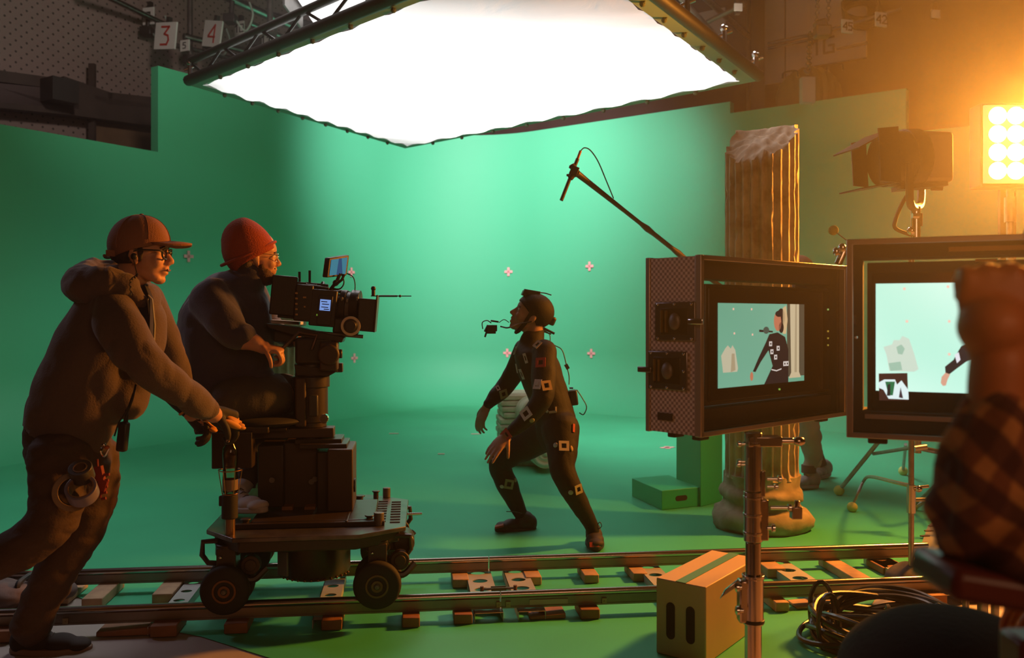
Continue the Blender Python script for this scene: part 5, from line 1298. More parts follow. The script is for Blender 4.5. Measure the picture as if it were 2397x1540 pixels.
m = MB(); c = DP(874, 692, .33); m.cyl(c, c+Vector((0,0,.03)), .008); m.ell(c+Vector((0,0,.032)), .011); part('top_knob', m, M_db, cm)
m = MB(); a, b = DP(868, 695, .33), DP(963, 693, .33); a.z = b.z; m.cyl(a, b, .0022, n=6); m.cyl(a.lerp(b, .2), a.lerp(b, .65), .0042, n=8); m.ell(a.lerp(b, .72), .006); part('feeler_rod', m, M_db, cm)
m = MB(); c = DP(821, 763, .22); m.ring(c, TV, .042, .030, .02, n=36); part('focus_wheel', m, mat('cream focus disc', (.66,.50,.34), .5), cm, bevel=.002)
m = MB(); m.cyl(c-TV*.015, c+TV*.06, .029, n=28); m.cyl(c-TV*.02, c-TV*.01, .024, n=24); part('focus_unit', m, M_cb, cm, bevel=.003)
m = MB(); cbox(m, 780, 838, 745, 782, .27, .39); part('follow_focus_body', m, M_cb, cm, bevel=.008)
for v in (.28, .38):
    m = MB(); a, b = DP(700, 775, v), DP(850, 788, v); m.cyl(a, b, .008, n=10); part('support_rod', m, M_steeld, cm)
# top: handle, antennas, brackets
m = MB(); m.cyl(DP(697,665,.34), DP(820,686,.34), .008, n=10); m.cyl(DP(697,664,.28), DP(770,676,.28), .007, n=10); cbox(m, 694, 716, 660, 670, .27, .40); cbox(m, 726, 740, 664, 682, .29, .38); cbox(m, 750, 762, 664, 680, .29, .38); part('top_handle', m, M_cb, cm, bevel=.002)
m = MB(); m.box(DP(742,667,.33), (.10, .03, .016), MT @ Matrix.Rotation(.1, 3, 'Y')); m.cyl(DP(770,684,.33), DP(812,682,.33), .007); m.cyl(DP(778,690,.33), DP(800,692,.33), .006); part('grip_bar', m, M_cb, cm, bevel=.003)
for px in (701, 725):
    m = MB(); a = DP(px, 665, .33); b = DP(px, 636 if px < 710 else 633, .33); b.x = a.x; b.y = a.y; m.cyl(a, b, .0055, n=10); part('antenna', m, M_blkp, cm)
m = MB(); m.cyl(DP(752,668,.33), DP(758,660,.33), .008); m.cyl(DP(746,672,.30), DP(768,668,.30), .006); m.cyl(DP(757,669,.30), DP(757,661,.33), .006); part('small_brackets', m, M_db, cm, bevel=.002)
mk = thing('on_board_monitor', DP(790, 650, .32), 'small tilted camera screen on an arm above the film camera', 'monitor')
m = MB(); m.tube([DP(772,680,.33), DP(784,664,.32), DP(790,655,.32), DP(796,640,.32)], .008, n=8); m.ell(DP(786,662,.32), .014); m.tube([DP(784,668,.30), DP(800,655,.30), DP(806,642,.30)], .006, n=8); part('arm', m, M_db, mk)
q = [DP(771,604,.26), DP(818,597,.36), DP(812,645,.36), DP(765,650,.26)]
nrm_ = (q[1]-q[0]).cross(q[3]-q[0]).normalized(); nrm_ = nrm_ if nrm_.y < 0 else -nrm_
m = MB(); m.prism(q, -nrm_*.028); hs_ = part('housing', m, M_cb, mk, bevel=.004)
qc = sum(q, Vector())/4; q2 = [qc+(a-qc)*.80+nrm_*.001 for a in q]; m = MB(); m.prism(q2, nrm_*.001); part('screen', m, emis('teal camera screen', (.05,.19,.26), EXPK), hs_)
q3 = [q2[0].lerp(q2[1], .45), q2[0].lerp(q2[1], .62), q2[3].lerp(q2[2], .80), q2[3].lerp(q2[2], .42)]; m = MB(); m.prism([a+nrm_*.0015 for a in q3], nrm_*.0005); part('screen_shape', m, emis('dim screen shape', (.03,.07,.16), EXPK), hs_)
m = MB(); m.tube([DP(812,640,.34), DP(826,648,.33), DP(831,665,.33), DP(830,690,.33)], .0025, n=6, smooth=8); m.tube([DP(800,640,.3), DP(805,662,.30), DP(795,676,.31), DP(775,674,.32)], .003, n=6, smooth=8); part('cable', m, M_blkp, mk)
# ================================================================== PEOPLE
def skin(name, c):
    m = mat(name, c, .5, bump=.04, bscale=120, var=.12, vscale=14); b = m.node_tree.nodes['Principled BSDF']; b.inputs['Subsurface Weight'].default_value = .12; b.inputs['Subsurface Radius'].default_value = (.02, .008, .004); return m
M_skinA = skin('fair skin', (.62, .30, .19)); M_skinB = skin('tanned skin', (.52, .25, .15)); M_skinC = skin('olive skin', (.42, .22, .14))
def L(px, py, Y, r, rd=1.0, dr=None):
    "loft point from the frame: radius in frame pixels, depth ratio"
    rr = r*Y/F_PX; return (P(px, py, Y), rr, rr*rd)
def head_pieces(mb, O, Fw, Up, s=1.0, mouth=.0):
    """skull, jaw, nose, brow, lips, cheeks, ears. O at eye level between the eyes' axis and ear axis; scale 1 = 0.23 m chin to crown"""
    Fw = Vector(Fw).normalized(); Up = (Vector(Up)-Fw*Vector(Up).dot(Fw)).normalized(); Lf = Up.cross(Fw).normalized()
    M = axes(Fw, Lf, Up)
    def W(x, y, z): return Vector(O)+M @ Vector((x, y, z))*s
    def E(c, r, tilt=0):
        mb.ell(W(*c), tuple(v*s for v in r), M @ Matrix.Rotation(tilt, 3, 'Y'), n=24, m=16)
    E((-.012, 0, .032), (.099, .076, .087)); E((-.035, 0, .015), (.075, .072, .075))
    E((.035, 0, .030), (.055, .062, .052)); E((.030, 0, -.030), (.056, .058, .070)); E((.018, 0, -.062), (.055, .050, .040), .25)
    E((.062, 0, -.094), (.024, .024, .018)); E((.040, .024, -.085), (.036, .018, .018), .2); E((.040, -.024, -.085), (.036, .018, .018), .2)
    E((.072, 0, -.060), (.020, .026, .026))
    for y in (-1, 1):
        E((.074, y*.021, .020), (.013, .022, .008)); E((.056, y*.037, -.030), (.026, .020, .026)); E((.094, y*.010, -.034), (.011, .008, .007))
        E((-.008, y*.075, -.014), (.017, .008, .030), -.25); E((-.012, y*.080, -.008), (.016, .006, .022), -.25); E((.0, y*.074, -.036), (.010, .008, .012))
        E((.062, y*.028, -.002), (.018, .022, .016))
    mb.loft([(W(.078, 0, .016), .009*s, .009*s), (W(.090, 0, -.006), .010*s, .010*s), (W(.103, 0, -.027), .012*s, .012*s)], sm=4, n=14)
    E((.086, 0, -.052-mouth*.2), (.012, .022, .006)); E((.083, 0, -.066-mouth), (.012, .020, .007))
    return W, M
def eyes(W, M, par, s=1.0):
    for y in (-1, 1):
        m = MB(); m.ell(W(.0715, y*.029, .002), .0115*s, n=14, m=10); e = part('eye', m, mat('eye white', (.7,.66,.62), .2), par)
        m = MB(); m.ell(W(.0800, y*.0295, .002), (.004*s, .0055*s, .0055*s), M, n=12, m=8); part('iris', m, mat('dark iris', (.03,.018,.012), .15), e)
        m = MB(); m.tube([W(.079, y*.014, .018), W(.084, y*.028, .024), W(.075, y*.044, .018)], .0035*s, n=6, smooth=4); part('eyebrow', m, mat('dark brow hair', (.05,.03,.02), .8), par)
def hand_pieces(mb, wrist, d, nrm, s=1.0, curls=(.25, .3, .35, .4), thumb_side=1, thumb=(.5, .3), spread=.06, bends=(1, 1, .8), fat=1.0):
    "d: wrist to knuckles, nrm: palm normal; five separate fingers"
    d = Vector(d).normalized(); n = (Vector(nrm)-d*Vector(nrm).dot(d)).normalized(); sd = d.cross(n).normalized()*thumb_side
    wrist = Vector(wrist); Lp = .088*s
    a = wrist-d*.02*s
    M = axes(d, sd, n)
    mb.ell(wrist+d*.045*s, (.055*s, .040*s, .015*s), M, n=20, m=12)
    mb.ell(wrist+d*.065*s, (.036*s, .042*s, .0135*s), M, n=20, m=12)
    mb.ell(wrist+d*.030*s+sd*.022*s+n*.006*s, (.034*s, .016*s, .015*s), M)
    mb.loft([(a, .026*s, .020*s), (wrist+d*.02*s, .028*s, .018*s)], sm=2, n=14)
    offs = (.031, .0105, -.0105, -.030); lens = ((.040, .025, .020), (.044, .029, .021), (.041, .027, .021), (.032, .020, .018)); tips = []
    for k in range(4):
        p = wrist+d*(Lp-.004*abs(k-1.2))*s+sd*offs[k]*s; dirv = (d+sd*offs[k]*spread*25).normalized(); nv = n; pts = [(p-d*.012*s, .0095*s, .0095*s)]
        c = curls[k]; rr = (.0092, .0084)[0 if k < 3 else 1]*fat
        for j, ln in enumerate(lens[k]):
            ang = c*bends[j]; ax = dirv.cross(nv).normalized(); q = Quaternion(ax, ang); dirv = q @ dirv; nv = q @ nv
            pts.append((p, rr*s*(1.02-.08*j), rr*s*(1.02-.08*j))); p = p+dirv*ln*s
        pts.append((p, rr*s*.78, rr*s*.78)); mb.loft(pts, sm=3, n=12); tips.append(p)
    p = wrist+d*.022*s+sd*.030*s; dirv = (d*.75+sd*.62+n*thumb[0]).normalized(); pts = [(p-dirv*.01*s, .0115*s, .0115*s)]
    for j, ln in enumerate((.034, .030, .024)):
        pts.append((p, (.0115-.001*j)*s*fat, (.0115-.001*j)*s*fat)); q = Quaternion(dirv.cross(n-sd*.3).normalized(), thumb[1]); p = p+dirv*ln*s; dirv = q @ dirv
    pts.append((p, .008*s, .008*s)); mb.loft(pts, sm=3, n=12)
    return tips
def shoe(name, heel, toe, m_up, m_sole, par, w=.052, h=.085, tongue=True, up=Vector((0, 0, 1)), ankle=None):
    "low shoe from heel to toe with a separate sole"
    heel, toe = Vector(heel), Vector(toe); d = (toe-heel); Ln = d.length; d.normalize(); sd = up.cross(d).normalized(); u = d.cross(sd)
    def W(x, y, z): return heel+d*x*Ln+sd*y+u*z
    m = MB(); out = []
    for t in np.linspace(0, 2*PI, 33)[:-1]:
        x = .5+.5*math.cos(t); wx = w*(.80+.22*math.sin(x*PI*.9+.1)-.12*max(0, .3-x)); y = wx*math.copysign(abs(math.sin(t))**.75, math.sin(t))
        out.append(W(x, y, 0))
    m.prism(out, u*.024); so = part('sole', m, m_sole, par, bevel=.005)
    m = MB()
    for x0, zc, rx, ry, rz in ((.13, .045, .13, .90, .045), (.34, .040, .20, .95, .048), (.60, .034, .22, 1.0, .034), (.82, .028, .16, .92, .024)):
        m.ell(W(x0, 0, zc*h/.085), (rx*Ln, w*ry*.98, rz*h/.085), axes(d, sd, u), n=22, m=14)
    an = ankle or W(.2, 0, h*1.15)
    m.loft([(W(.24, 0, .03), w*.75, w*.75), (W(.2, 0, h*.8), w*.72, w*.80), (an, w*.72, w*.78)], sm=3, n=18)
    o = blob('shoe_upper', m, m_up, par, voxel=.006, smooth=2)
    m = MB()
    for i in range(4):
        x = .36+i*.075; z = (.098-.014*i)*h/.085
        m.tube([W(x, -w*.35, z*.90), W(x+.01, 0, z*1.0), W(x, w*.35, z*.90)], .0022, n=6, smooth=3)
    part('laces', m, mat('shoe lace', (.08,.06,.05), .8), o)
    return o
def person(name, base, label): 
    return thing(name, base, label, 'person')
# ------------------------------------------------------------------ 1: the pushing grip
g = 3.22
grip = person('person', (P(150,0,3.25).x, 3.25, 0), 'person in a brown cap and hoodie leaning forward to push the dolly')
GO = P(333, 592, 3.22)
b = MB()
gW, gM = head_pieces(b, GO, (1, .10, -.04), (.04, 0, 1), 1.0, .004)
b.loft([L(315,625,g,36,.9), L(302,665,g,36,.95), L(285,700,g,50)], sm=4)
b.loft([L(285,700,g,45,.9), L(255,760,g,66,.9), L(215,850,g,72,.8), L(180,940,g,74,.8), L(168,1020,g,68,1.0)], sm=4)
b.loft([L(275,742,3.13,24), L(330,830,3.06,24), L(425,912,3.16,22), L(500,970,3.30,20)], sm=4)
b.loft([L(345,725,3.36,22), L(402,820,3.48,28), L(425,905,3.50,24), L(450,968,3.50,20)], sm=4)
b.loft([L(150,1060,3.13,55), L(138,1150,3.10,45), L(118,1235,3.08,38), L(10,1305,3.06,34), L(-150,1400,3.04,22)], sm=4)
b.loft([L(195,1060,3.32,55), L(215,1150,3.32,46), L(190,1240,3.30,40), L(130,1360,3.28,34), L(80,1465,3.28,24)], sm=4)
tips1 = hand_pieces(b, P(500,968,3.32), P(548,990,3.38)-P(500,968,3.32), (-.30,.25,-1), 1.0, (.75,.75,.75,.8), -1, (.4,.3))
tips2 = hand_pieces(b, P(448,962,3.50), P(480,992,3.52)-P(448,962,3.50), (-.4,-.1,-1), 1.0, (.7,.7,.75,.8), 1, (.4,.3))
blob('body', b, M_skinA, grip, voxel=.0052, smooth=1)
eyes(gW, gM, grip)
M_hood = mat('brown grey hoodie fleece', (.105, .068, .058), .9, bump=.25, bscale=160, sheen=.15)
M_trs = mat('dark brown cotton trousers', (.075, .042, .030), .85, bump=.2, bscale=120)
h = MB()
h.loft([L(300,680,3.24,40,1.3), L(272,735,3.23,90,1.05), L(228,815,3.22,98,.95), L(196,900,3.22,106,.9), L(172,968,3.22,104,.9), L(150,1024,3.22,96,.95)], sm=5, n=32, flat=True)
h.loft([L(262,715,3.12,50,.9), L(288,780,3.06,58,.9), L(345,852,3.04,48,.9), L(425,915,3.14,38,.95), L(483,955,3.27,31,1)], sm=5, n=24)
h.loft([L(335,705,3.36,48,.9), L(375,770,3.44,40,.9), L(402,830,3.48,34,.9), L(425,900,3.50,30,1), L(445,950,3.50,27,1)], sm=5, n=22)
h.loft([L(330,700,3.24,42,1.3), L(335,760,3.26,50,1.2), L(330,830,3.26,48,1.2), L(290,930,3.24,50,1.1)], sm=4)
hood_o = blob('hoodie', h, M_hood, grip, voxel=.0085, smooth=3, disp=.020, dscale=5.5)
h = MB()
h.tube([P(x, y, Y) for x, y, Y in ((300,648,3.36),(260,640,3.38),(215,648,3.34),(190,662,3.24),(200,668,3.14),(240,664,3.10),(285,668,3.12),(318,700,3.14),(345,735,3.16))], [.040,.055,.068,.066,.070,.062,.05,.036,.022], n=16, smooth=5)
h.loft([L(275,662,3.24,44,1.6), L(235,672,3.24,42,1.7), L(195,680,3.24,26,1.7)], sm=4)
h.tube([P(x, y, Y) for x, y, Y in ((300,650,3.36),(338,672,3.35),(362,700,3.33),(368,740,3.30))], [.03,.032,.028,.02], n=14, smooth=5)
blob('hood', h, M_hood, hood_o, voxel=.0075, smooth=2, disp=.014, dscale=9)
m = MB(); m.prism([P(305,692,3.13), P(338,665,3.20), P(352,700,3.13), P(350,800,3.05), P(336,850,3.02), P(330,770,3.07)], Vector((0,.03,0))); part('tee_shirt', m, mat('black tee shirt', (.025,.02,.025), .9), hood_o)
m = MB(); m.tube([P(346,700,3.13), P(353,760,3.10), P(352,820,3.08), P(343,856,3.06)], .004, n=8, smooth=4); m.prism([P(346,690,3.14), P(356,700,3.14), P(362,760,3.12), P(360,815,3.10), P(352,815,3.10), P(354,760,3.12)], Vector((0,.01,0))); part('zip_facing', m, mat('olive zip tape', (.20,.17,.11), .7), hood_o)
t = MB()
t.loft([L(160,985,3.23,92,.95), L(158,1050,3.23,92,1.0), L(168,1085,3.23,86,1.0)], sm=4, n=28)
t.loft([L(140,1070,3.13,72,1.0), L(135,1140,3.11,62,1.0), L(122,1215,3.08,58,1.0), L(60,1275,3.06,54,1.0), L(-40,1330,3.05,44,1.0), L(-135,1385,3.04,36,1.0)], sm=5, n=24)
t.loft([L(200,1070,3.32,72,1.0), L(212,1150,3.32,62,1.0), L(184,1240,3.30,56,1.0), L(130,1340,3.28,48,1.0), L(95,1410,3.28,43,1.0), L(75,1462,3.28,46,1.1)], sm=5, n=24)
blob('trousers', t, M_trs, grip, voxel=.0085, smooth=2, disp=.014, dscale=7, dstretch=(.8,.8,2.2))
M_shk = mat('black suede shoe', (.022, .012, .010), .85); M_gum = mat('tan gum sole', (.22, .12, .075), .55)
shoe('shoe', P(22,1527,3.28), P(216,1524,3.33), M_shk, M_gum, grip, w=.056, h=.085, ankle=P(75,1462,3.28))
shoe('shoe', P(-210,1440,3.04), P(-150,1530,3.10), M_shk, M_gum, grip, w=.052)
# cap
M_cap = mat('brown corduroy cap', (.27, .115, .065), .85, bump=.3, bscale=220)
def capdome(name, W, s, c, r, zf, zb, m_, par, thick=.004, n=40, k=14, crease=0, sq=1.0, lean=0):
    "dome cut by a plane falling from zf at the front to zb at the back"
    m = MB(); 
    for j in range(k+1):
        for i in range(n):
            a = 2*PI*i/n; x = math.cos(a); y = math.sin(a); zc = zf+(zb-zf)*(.5-x*.5); 
            zl = (zc-c[2])/r[2]; ph0 = math.acos(max(-1, min(1, zl))); ph = ph0*j/k
            q = 1-crease*max(0, math.cos(a*3))**8*math.sin(ph); sp_ = math.sin(ph); sp_ = sp_**sq if sp_ > 0 else 0; hh = max(0, math.cos(ph))
            m.v.append(W(c[0]+r[0]*sp_*x*q+lean*hh, c[1]+r[1]*sp_*y*q, c[2]+r[2]*math.cos(ph)))
    for j in range(k):
        for i in range(n): m.f.append([j*n+i, j*n+(i+1) % n, (j+1)*n+(i+1) % n, (j+1)*n+i]); m.m.append(0)
    o = part(name, m, m_, par, normals=True)
    sm_ = o.modifiers.new('thickness', 'SOLIDIFY'); sm_.thickness = thick; sm_.offset = 1
    return o
cap = capdome('cap', gW, 1, (-.012, 0, .030), (.106, .086, .104), .040, -.030, M_cap, grip, crease=.012, sq=.92, lean=.004)
m = MB(); top = []; NB = 16
for i in range(NB+1):
    a = -1.15+2.3*i/NB; 
    xi, yi = .078+.012*math.cos(a)-.0, .074*math.sin(a)/math.sin(1.15)
    ln = .085*math.cos(a*.85)**.7
    for tt_ in (0, .5, 1): 
        x = (.088*math.cos(a*.9))+ln*tt_; z = .046-.010*abs(math.sin(a))*1.4-.006*tt_*tt_
        m.v.append(gW(x, yi*(1-.12*tt_), z)); 
for i in range(NB):
    for q in range(2): m.f.append([i*3+q, (i+1)*3+q, (i+1)*3+q+1, i*3+q+1]); m.m.append(0)
o = part('brim', m, M_cap, cap); s_ = o.modifiers.new('t', 'SOLIDIFY'); s_.thickness = .007; s_.offset = 0
for a in (0, PI/3, 2*PI/3, PI, 4*PI/3, 5*PI/3):
    pts = []
    for ph in np.linspace(.08, 1.42 if math.cos(a) > 0 else 1.75, 10):
        sp_ = math.sin(ph)**.92; pts.append(gW(-.012+.1105*sp_*math.cos(a)+.004*max(0, math.cos(ph)), .0905*sp_*math.sin(a), .030+.108*math.cos(ph)))
    m = MB(); m.tube(pts, .0016, n=5); part('seam', m, M_cap, cap)
m = MB(); m.ell(gW(-.008, 0, .138), (.008, .008, .005)); part('button', m, M_cap, cap)
m = MB(); m.tube([gW(-.118, -.04, -.018), gW(-.125, 0, -.022), gW(-.118, .04, -.018)], .006, n=8, smooth=4); m.box(gW(-.085,-.075,-.010), (.03,.01,.022), gM); part('strap', m, M_cap, cap)
m = MB(); m.ell(gW(-.035, 0, .0), (.079, .0765, .055), gM, n=28, m=16)
M_hair = mat('dark brown hair', (.045, .025, .018), .75, bump=.4, bscale=200)
part('hair', m, M_hair, grip)
m = MB(); m.ell(gW(.012, -.068, -.005), (.012, .008, .03), gM); m.ell(gW(.012, .068, -.005), (.012, .008, .03), gM); part('hair_sideburns', m, M_hair, grip)
def glasses(W, M, par, m_, r=.024, th=.0028, tx=-.005):
    gl = MB()
    for y in (-1, 1): gl.tube([W(.094-.008*abs(math.cos(a)*y), y*.032+r*1.05*math.cos(a), -.002+r*.85*math.sin(a)) for a in np.linspace(0, 2*PI, 25)[:-1]], th, n=6, closed=True)
    gl.tube([W(.098, -.008, .003), W(.101, 0, .006), W(.098, .008, .003)], th, n=6, smooth=3)
    for y in (-1, 1): gl.tube([W(.088, y*.058, .006), W(.07, y*.073, .008), W(.01, y*.081, .006), W(tx-.01, y*.082, -.008)], th*.9, n=6, smooth=3)
    return part('glasses', gl, m_, par)
glasses(gW, gM, grip, M_blk, r=.023, th=.0035)
m = MB(); m.ell(gW(-.002, -.086, -.018), (.011, .008, .012), gM); ear = part('earpiece', m, M_blk, grip)
m = MB(); pts = [gW(-.004,-.088,-.02), P(318,630,3.10), P(320,645,3.09), P(306,658,3.08), P(308,690,3.07)]; cp = catmull([Vector(p) for p in pts], 14)
m.tube([p+Vector((.004*math.cos(i*1.3), 0, .004*math.sin(i*1.3))) if i > 20 else p for i, p in enumerate(cp)], .0020, n=6); m.tube([gW(-.02,-.084,.002), gW(-.024,-.086,-.02), gW(-.014,-.088,-.035)], .003, n=6, smooth=4); part('coiled_wire', m, M_blk, ear)
m = MB(); m.tube([gW(.096, y, -.058-.0035*math.cos(y*90)) for y in (-.018, -.009, 0, .009, .018)], .0028, n=6); part('mouth', m, mat('dark lip line', (.20, .07, .05), .6), grip)
# gloves: shells over the hands
M_glv = mat('black work glove', (.02, .014, .012), .7); M_gly = mat('amber glove leather', (.62, .26, .035), .6)
def glove(wr, d, nrm, curls, side, par, cuffdir):
    gb = MB(); n0 = len(gb.v); hand_pieces(gb, wr, d, nrm, 1.0, curls, side, (.4, .3), fat=1.38); 
    d = Vector(d).normalized(); gb.loft([(wr-d*.085, .036, .034), (wr-d*.01, .034, .029), (wr+d*.03, .043, .026), (wr+d*.075, .048, .024)], sm=4, n=18)
    gb.loft([(wr-d*.115, .040, .038), (wr-d*.06, .041, .038), (wr-d*.01, .038, .032)], sm=3, n=20)
    o = blob('glove', gb, M_glv, par, voxel=.0055, smooth=1)
    n = (Vector(nrm)-d*Vector(nrm).dot(d)).normalized(); sd = d.cross(n)*side; M = axes(d, sd, n)
    pm = MB()
    pm.ell(wr+d*.070-n*.0160, (.036, .044, .012), M, n=18, m=10); pm.ell(wr+d*.070+sd*.040-n*.004, (.040, .012, .014), M)
    part('yellow_patch', pm, M_gly, o)
    pm = MB(); pm.ring(wr-d*.022, d, .0425, .036, .008, n=24); part('yellow_band', pm, M_gly, o)
    for k in range(4):
        pm = MB(); pm.ell(wr+d*(.116-.004*abs(k-1))+sd*(.036-.024*k)*1.05-n*.006, (.016, .0095, .008), M @ Matrix.Rotation(.4, 3, 'Y')); part('yellow_finger_patch', pm, M_gly, o)
glove(P(500,968,3.32), P(548,990,3.38)-P(500,968,3.32), (-.30,.25,-1), (.75,.75,.75,.8), -1, grip, 0)
glove(P(448,962,3.50), P(480,992,3.52)-P(448,962,3.50), (-.4,-.1,-1), (.7,.7,.75,.8), 1, grip, 0)
# belt kit
rd = thing('two_way_radio', P(287,1020,3.12), 'black two-way radio hanging at the hip of the pushing person', 'radio')
m = MB(); m.box(P(288,1022,3.12), (.036, .03, .105), Matrix.Rotation(.1, 3, 'Y')); part('body', m, M_blk, rd, bevel=.008)
m = MB(); m.tube([P(318,900,3.10), P(308,940,3.08), P(296,970,3.1), P(290,990,3.12)], .004, n=6, smooth=6); m.tube([P(312,920,3.10), P(297,960,3.08), P(278,990,3.1), P(268,1020,3.12)], .003, n=6, smooth=6); part('cable', m, M_blkp, rd)
m = MB(); m.cyl(P(295,1000,3.12), P(297,958,3.12), .006); part('antenna', m, M_blkp, rd)
kc = thing('key_clip', P(247,1045,3.10), 'small clip with orange bead on the belt of the pushing person', 'clip')
m = MB(); m.ell(P(243,1041,3.1), .008); m.tube([P(243,1041,3.1), P(236,1055,3.08), P(244,1068,3.1), P(255,1050,3.1)], .004, n=6, smooth=4); part('ring', m, M_chrome, kc); m = MB(); m.ell(P(250,1047,3.1), (.010,.008,.007)); part('bead', m, mat('orange bead', (.5,.12,.03), .5), kc)
M_tpa = mat('tan paper tape', (.20, .12, .06), .4); M_tpb = mat('blue grey tape', (.20, .17, .26), .35)
ta = thing('tape_roll', P(175,1150,3.00), 'wide tan roll of tape hanging against the thigh', 'tape roll')
m = MB(); m.ring(P(172,1150,3.01), (.45,-1,.12), .066, .046, .045, n=40); part('roll', m, M_tpa, ta, bevel=.002)
tb_ = thing('tape_roll', P(192,1140,2.96), 'blue grey roll of tape hanging in front of the tan roll', 'tape roll')
m = MB(); m.ring(P(192,1149,2.955), (.15,-.8,.75), .050, .040, .048, n=40); part('roll', m, M_tpb, tb_, bevel=.002)
m = MB(); m.ring(P(192,1149,2.955), (.15,-.8,.75), .0402, .037, .049, n=40); part('core', m, M_gum, tb_)
tc_ = thing('tape_roll', P(190,1112,2.98), 'narrow dark roll of tape above the other two rolls', 'tape roll')
m = MB(); m.ring(P(191,1106,2.975), (.05,-.6,.8), .038, .022, .050, n=36); part('roll', m, mat('dark olive tape', (.06,.05,.045), .4), tc_, bevel=.002); m = MB(); m.ring(P(191,1106,2.975), (.05,-.6,.8), .0225, .019, .052, n=30); part('core', m, M_tpa, tc_)
rc = thing('red_lanyard', P(237,1110,3.08), 'dark red cords and clips hanging behind the tape rolls', 'lanyard')
m = MB(); m.box(P(232,1108,3.09), (.030, .02, .05), Matrix.Rotation(-.2, 3, 'Y')); m.box(P(240,1135,3.09), (.03,.018,.04), Matrix.Rotation(.3,3,'Y'))
for i in range(5): m.cyl(P(238,1112+i*14,3.09), P(256-i*2,1110+i*14,3.09), .005)
m.tube([P(228,1075,3.1), P(230,1100,3.09), P(238,1130,3.09), P(235,1165,3.09)], .004, n=6, smooth=4)
part('cords', m, mat('dark red cord', (.20,.015,.008), .6), rc)
# ------------------------------------------------------------------ 2: the seated operator
o_ = 3.88
op = person('person', (P(590,0,3.95).x, 3.95, .40), 'seated person in a rust beanie and navy sweatshirt behind the film camera')
OO = P(598, 599, 3.90)
b = MB(); oW, oM = head_pieces(b, OO, (.90, .40, -.06), (.05, 0, 1), 1.0)
b.loft([L(588,630,3.9,32,.95), L(578,655,3.9,33,1), L(565,680,3.9,36,1)], sm=4)
b.loft([L(555,695,3.9,42,1.0), L(520,770,3.9,66,.95), L(510,850,3.9,72,1.05), L(530,930,3.9,68,1.1)], sm=4)
b.loft([L(497,712,3.80,24), L(545,785,3.70,25), L(592,800,3.68,21), L(616,815,3.68,14)], sm=4)
b.loft([L(585,695,4.08,32), L(625,760,4.12,26), L(665,785,4.05,19), L(700,800,4.02,14)], sm=4)
b.loft([L(535,945,3.80,46), L(620,935,3.84,40), L(690,925,4.02,32), L(700,1050,4.14,26), L(690,1160,4.16,18)], sm=4)
b.loft([L(555,945,3.98,46), L(640,940,4.10,38), L(655,965,4.12,32), L(600,1050,4.04,24), L(570,1140,3.92,19)], sm=4)
tipsO = hand_pieces(b, P(612,812,3.68), (.95,.05,-.18), (.1,.25,-1), .95, (1.0,1.05,1.1,1.15), -1, (.5,.5))
hand_pieces(b, P(700,800,4.02), (.9,-.05,-.2), (.1,0,-1), .95, (.7,.8,.8,.8), 1)
blob('body', b, M_skinB, op, voxel=.0052, smooth=1)
eyes(oW, oM, op)
M_navy = mat('navy sweatshirt', (.040, .032, .062), .92, bump=.2, bscale=150, sheen=.3)
h = MB()
h.loft([L(584,640,3.90,37,1.05), L(572,662,3.90,48,1.2), L(548,698,3.90,78,1.2), L(518,760,3.90,98,1.05), L(505,840,3.90,88,1.0), L(512,900,3.90,86,1.0), L(545,950,3.90,62,1.1)], sm=5, n=30)
h.loft([L(492,700,3.76,52,.9), L(525,750,3.70,46,.9), L(552,785,3.68,36,.9), L(574,783,3.67,27,1)], sm=5, n=22)
h.loft([L(580,690,4.06,46,.9), L(620,750,4.12,34,.9), L(650,778,4.08,24,1), L(680,795,4.03,20,1)], sm=5, n=20)
h.loft([L(575,720,3.90,55,1.2), L(590,800,3.9,50,1.2), L(585,880,3.9,52,1.2)], sm=4)
h.loft([L(560,900,3.88,60,1.3), L(610,890,3.86,36,1.3)], sm=4)
sh = blob('sweatshirt', h, M_navy, op, voxel=.0085, smooth=3, disp=.012, dscale=6)
t = MB()
t.loft([L(520,925,3.9,58,1.5), L(560,940,3.88,60,1.5), L(600,945,3.86,55,1.5)], sm=4)
t.loft([L(545,940,3.79,60,1.0), L(620,930,3.84,54,1.0), L(680,922,4.00,46,1.0), L(706,960,4.08,38,1.0), L(706,1060,4.14,33,1.0), L(692,1140,4.16,27,1.0)], sm=5, n=24)
t.loft([L(560,945,3.98,58), L(630,945,4.09,50), L(648,975,4.12,42), L(610,1050,4.04,34), L(582,1110,3.94,29)], sm=5, n=24)
blob('trousers', t, mat('faded blue grey jeans', (.060, .050, .045), .85, bump=.2, bscale=120), op, voxel=.0085, smooth=2, disp=.010, dscale=7)
M_wsh = mat('white canvas sneaker', (.52, .46, .43), .7); M_wsl = mat('off white sole', (.45, .40, .37), .6)
shoe('shoe', P(535,1196,3.84), P(622,1200,3.66), M_wsh, M_wsl, op, w=.05, ankle=P(578,1128,3.94))
shoe('shoe', P(675,1165,4.16), P(770,1165,4.20), M_wsh, M_wsl, op, w=.05, ankle=P(692,1130,4.16))
m = MB(); m.cyl(P(577,1140,3.94), P(580,1120,3.945), .040); part('ankle_sock', m, mat('dark sock', (.06,.03,.02), .9), op)
M_bean = mat('rust knitted beanie', (.30, .045, .012), .9, bump=.4, bscale=160)
bn = capdome('beanie', oW, 1, (-.030, 0, .030), (.108, .090, .126), .044, -.085, M_bean, op, thick=.008, sq=1.25, lean=-.028)
m = MB(); m.tube([oW(-.030+.110*math.cos(a), .091*math.sin(a), .008+.062*math.cos(a)) for a in np.linspace(0, 2*PI, 33)[:-1]], .007, n=10, closed=True); part('cuff', m, M_bean, bn)
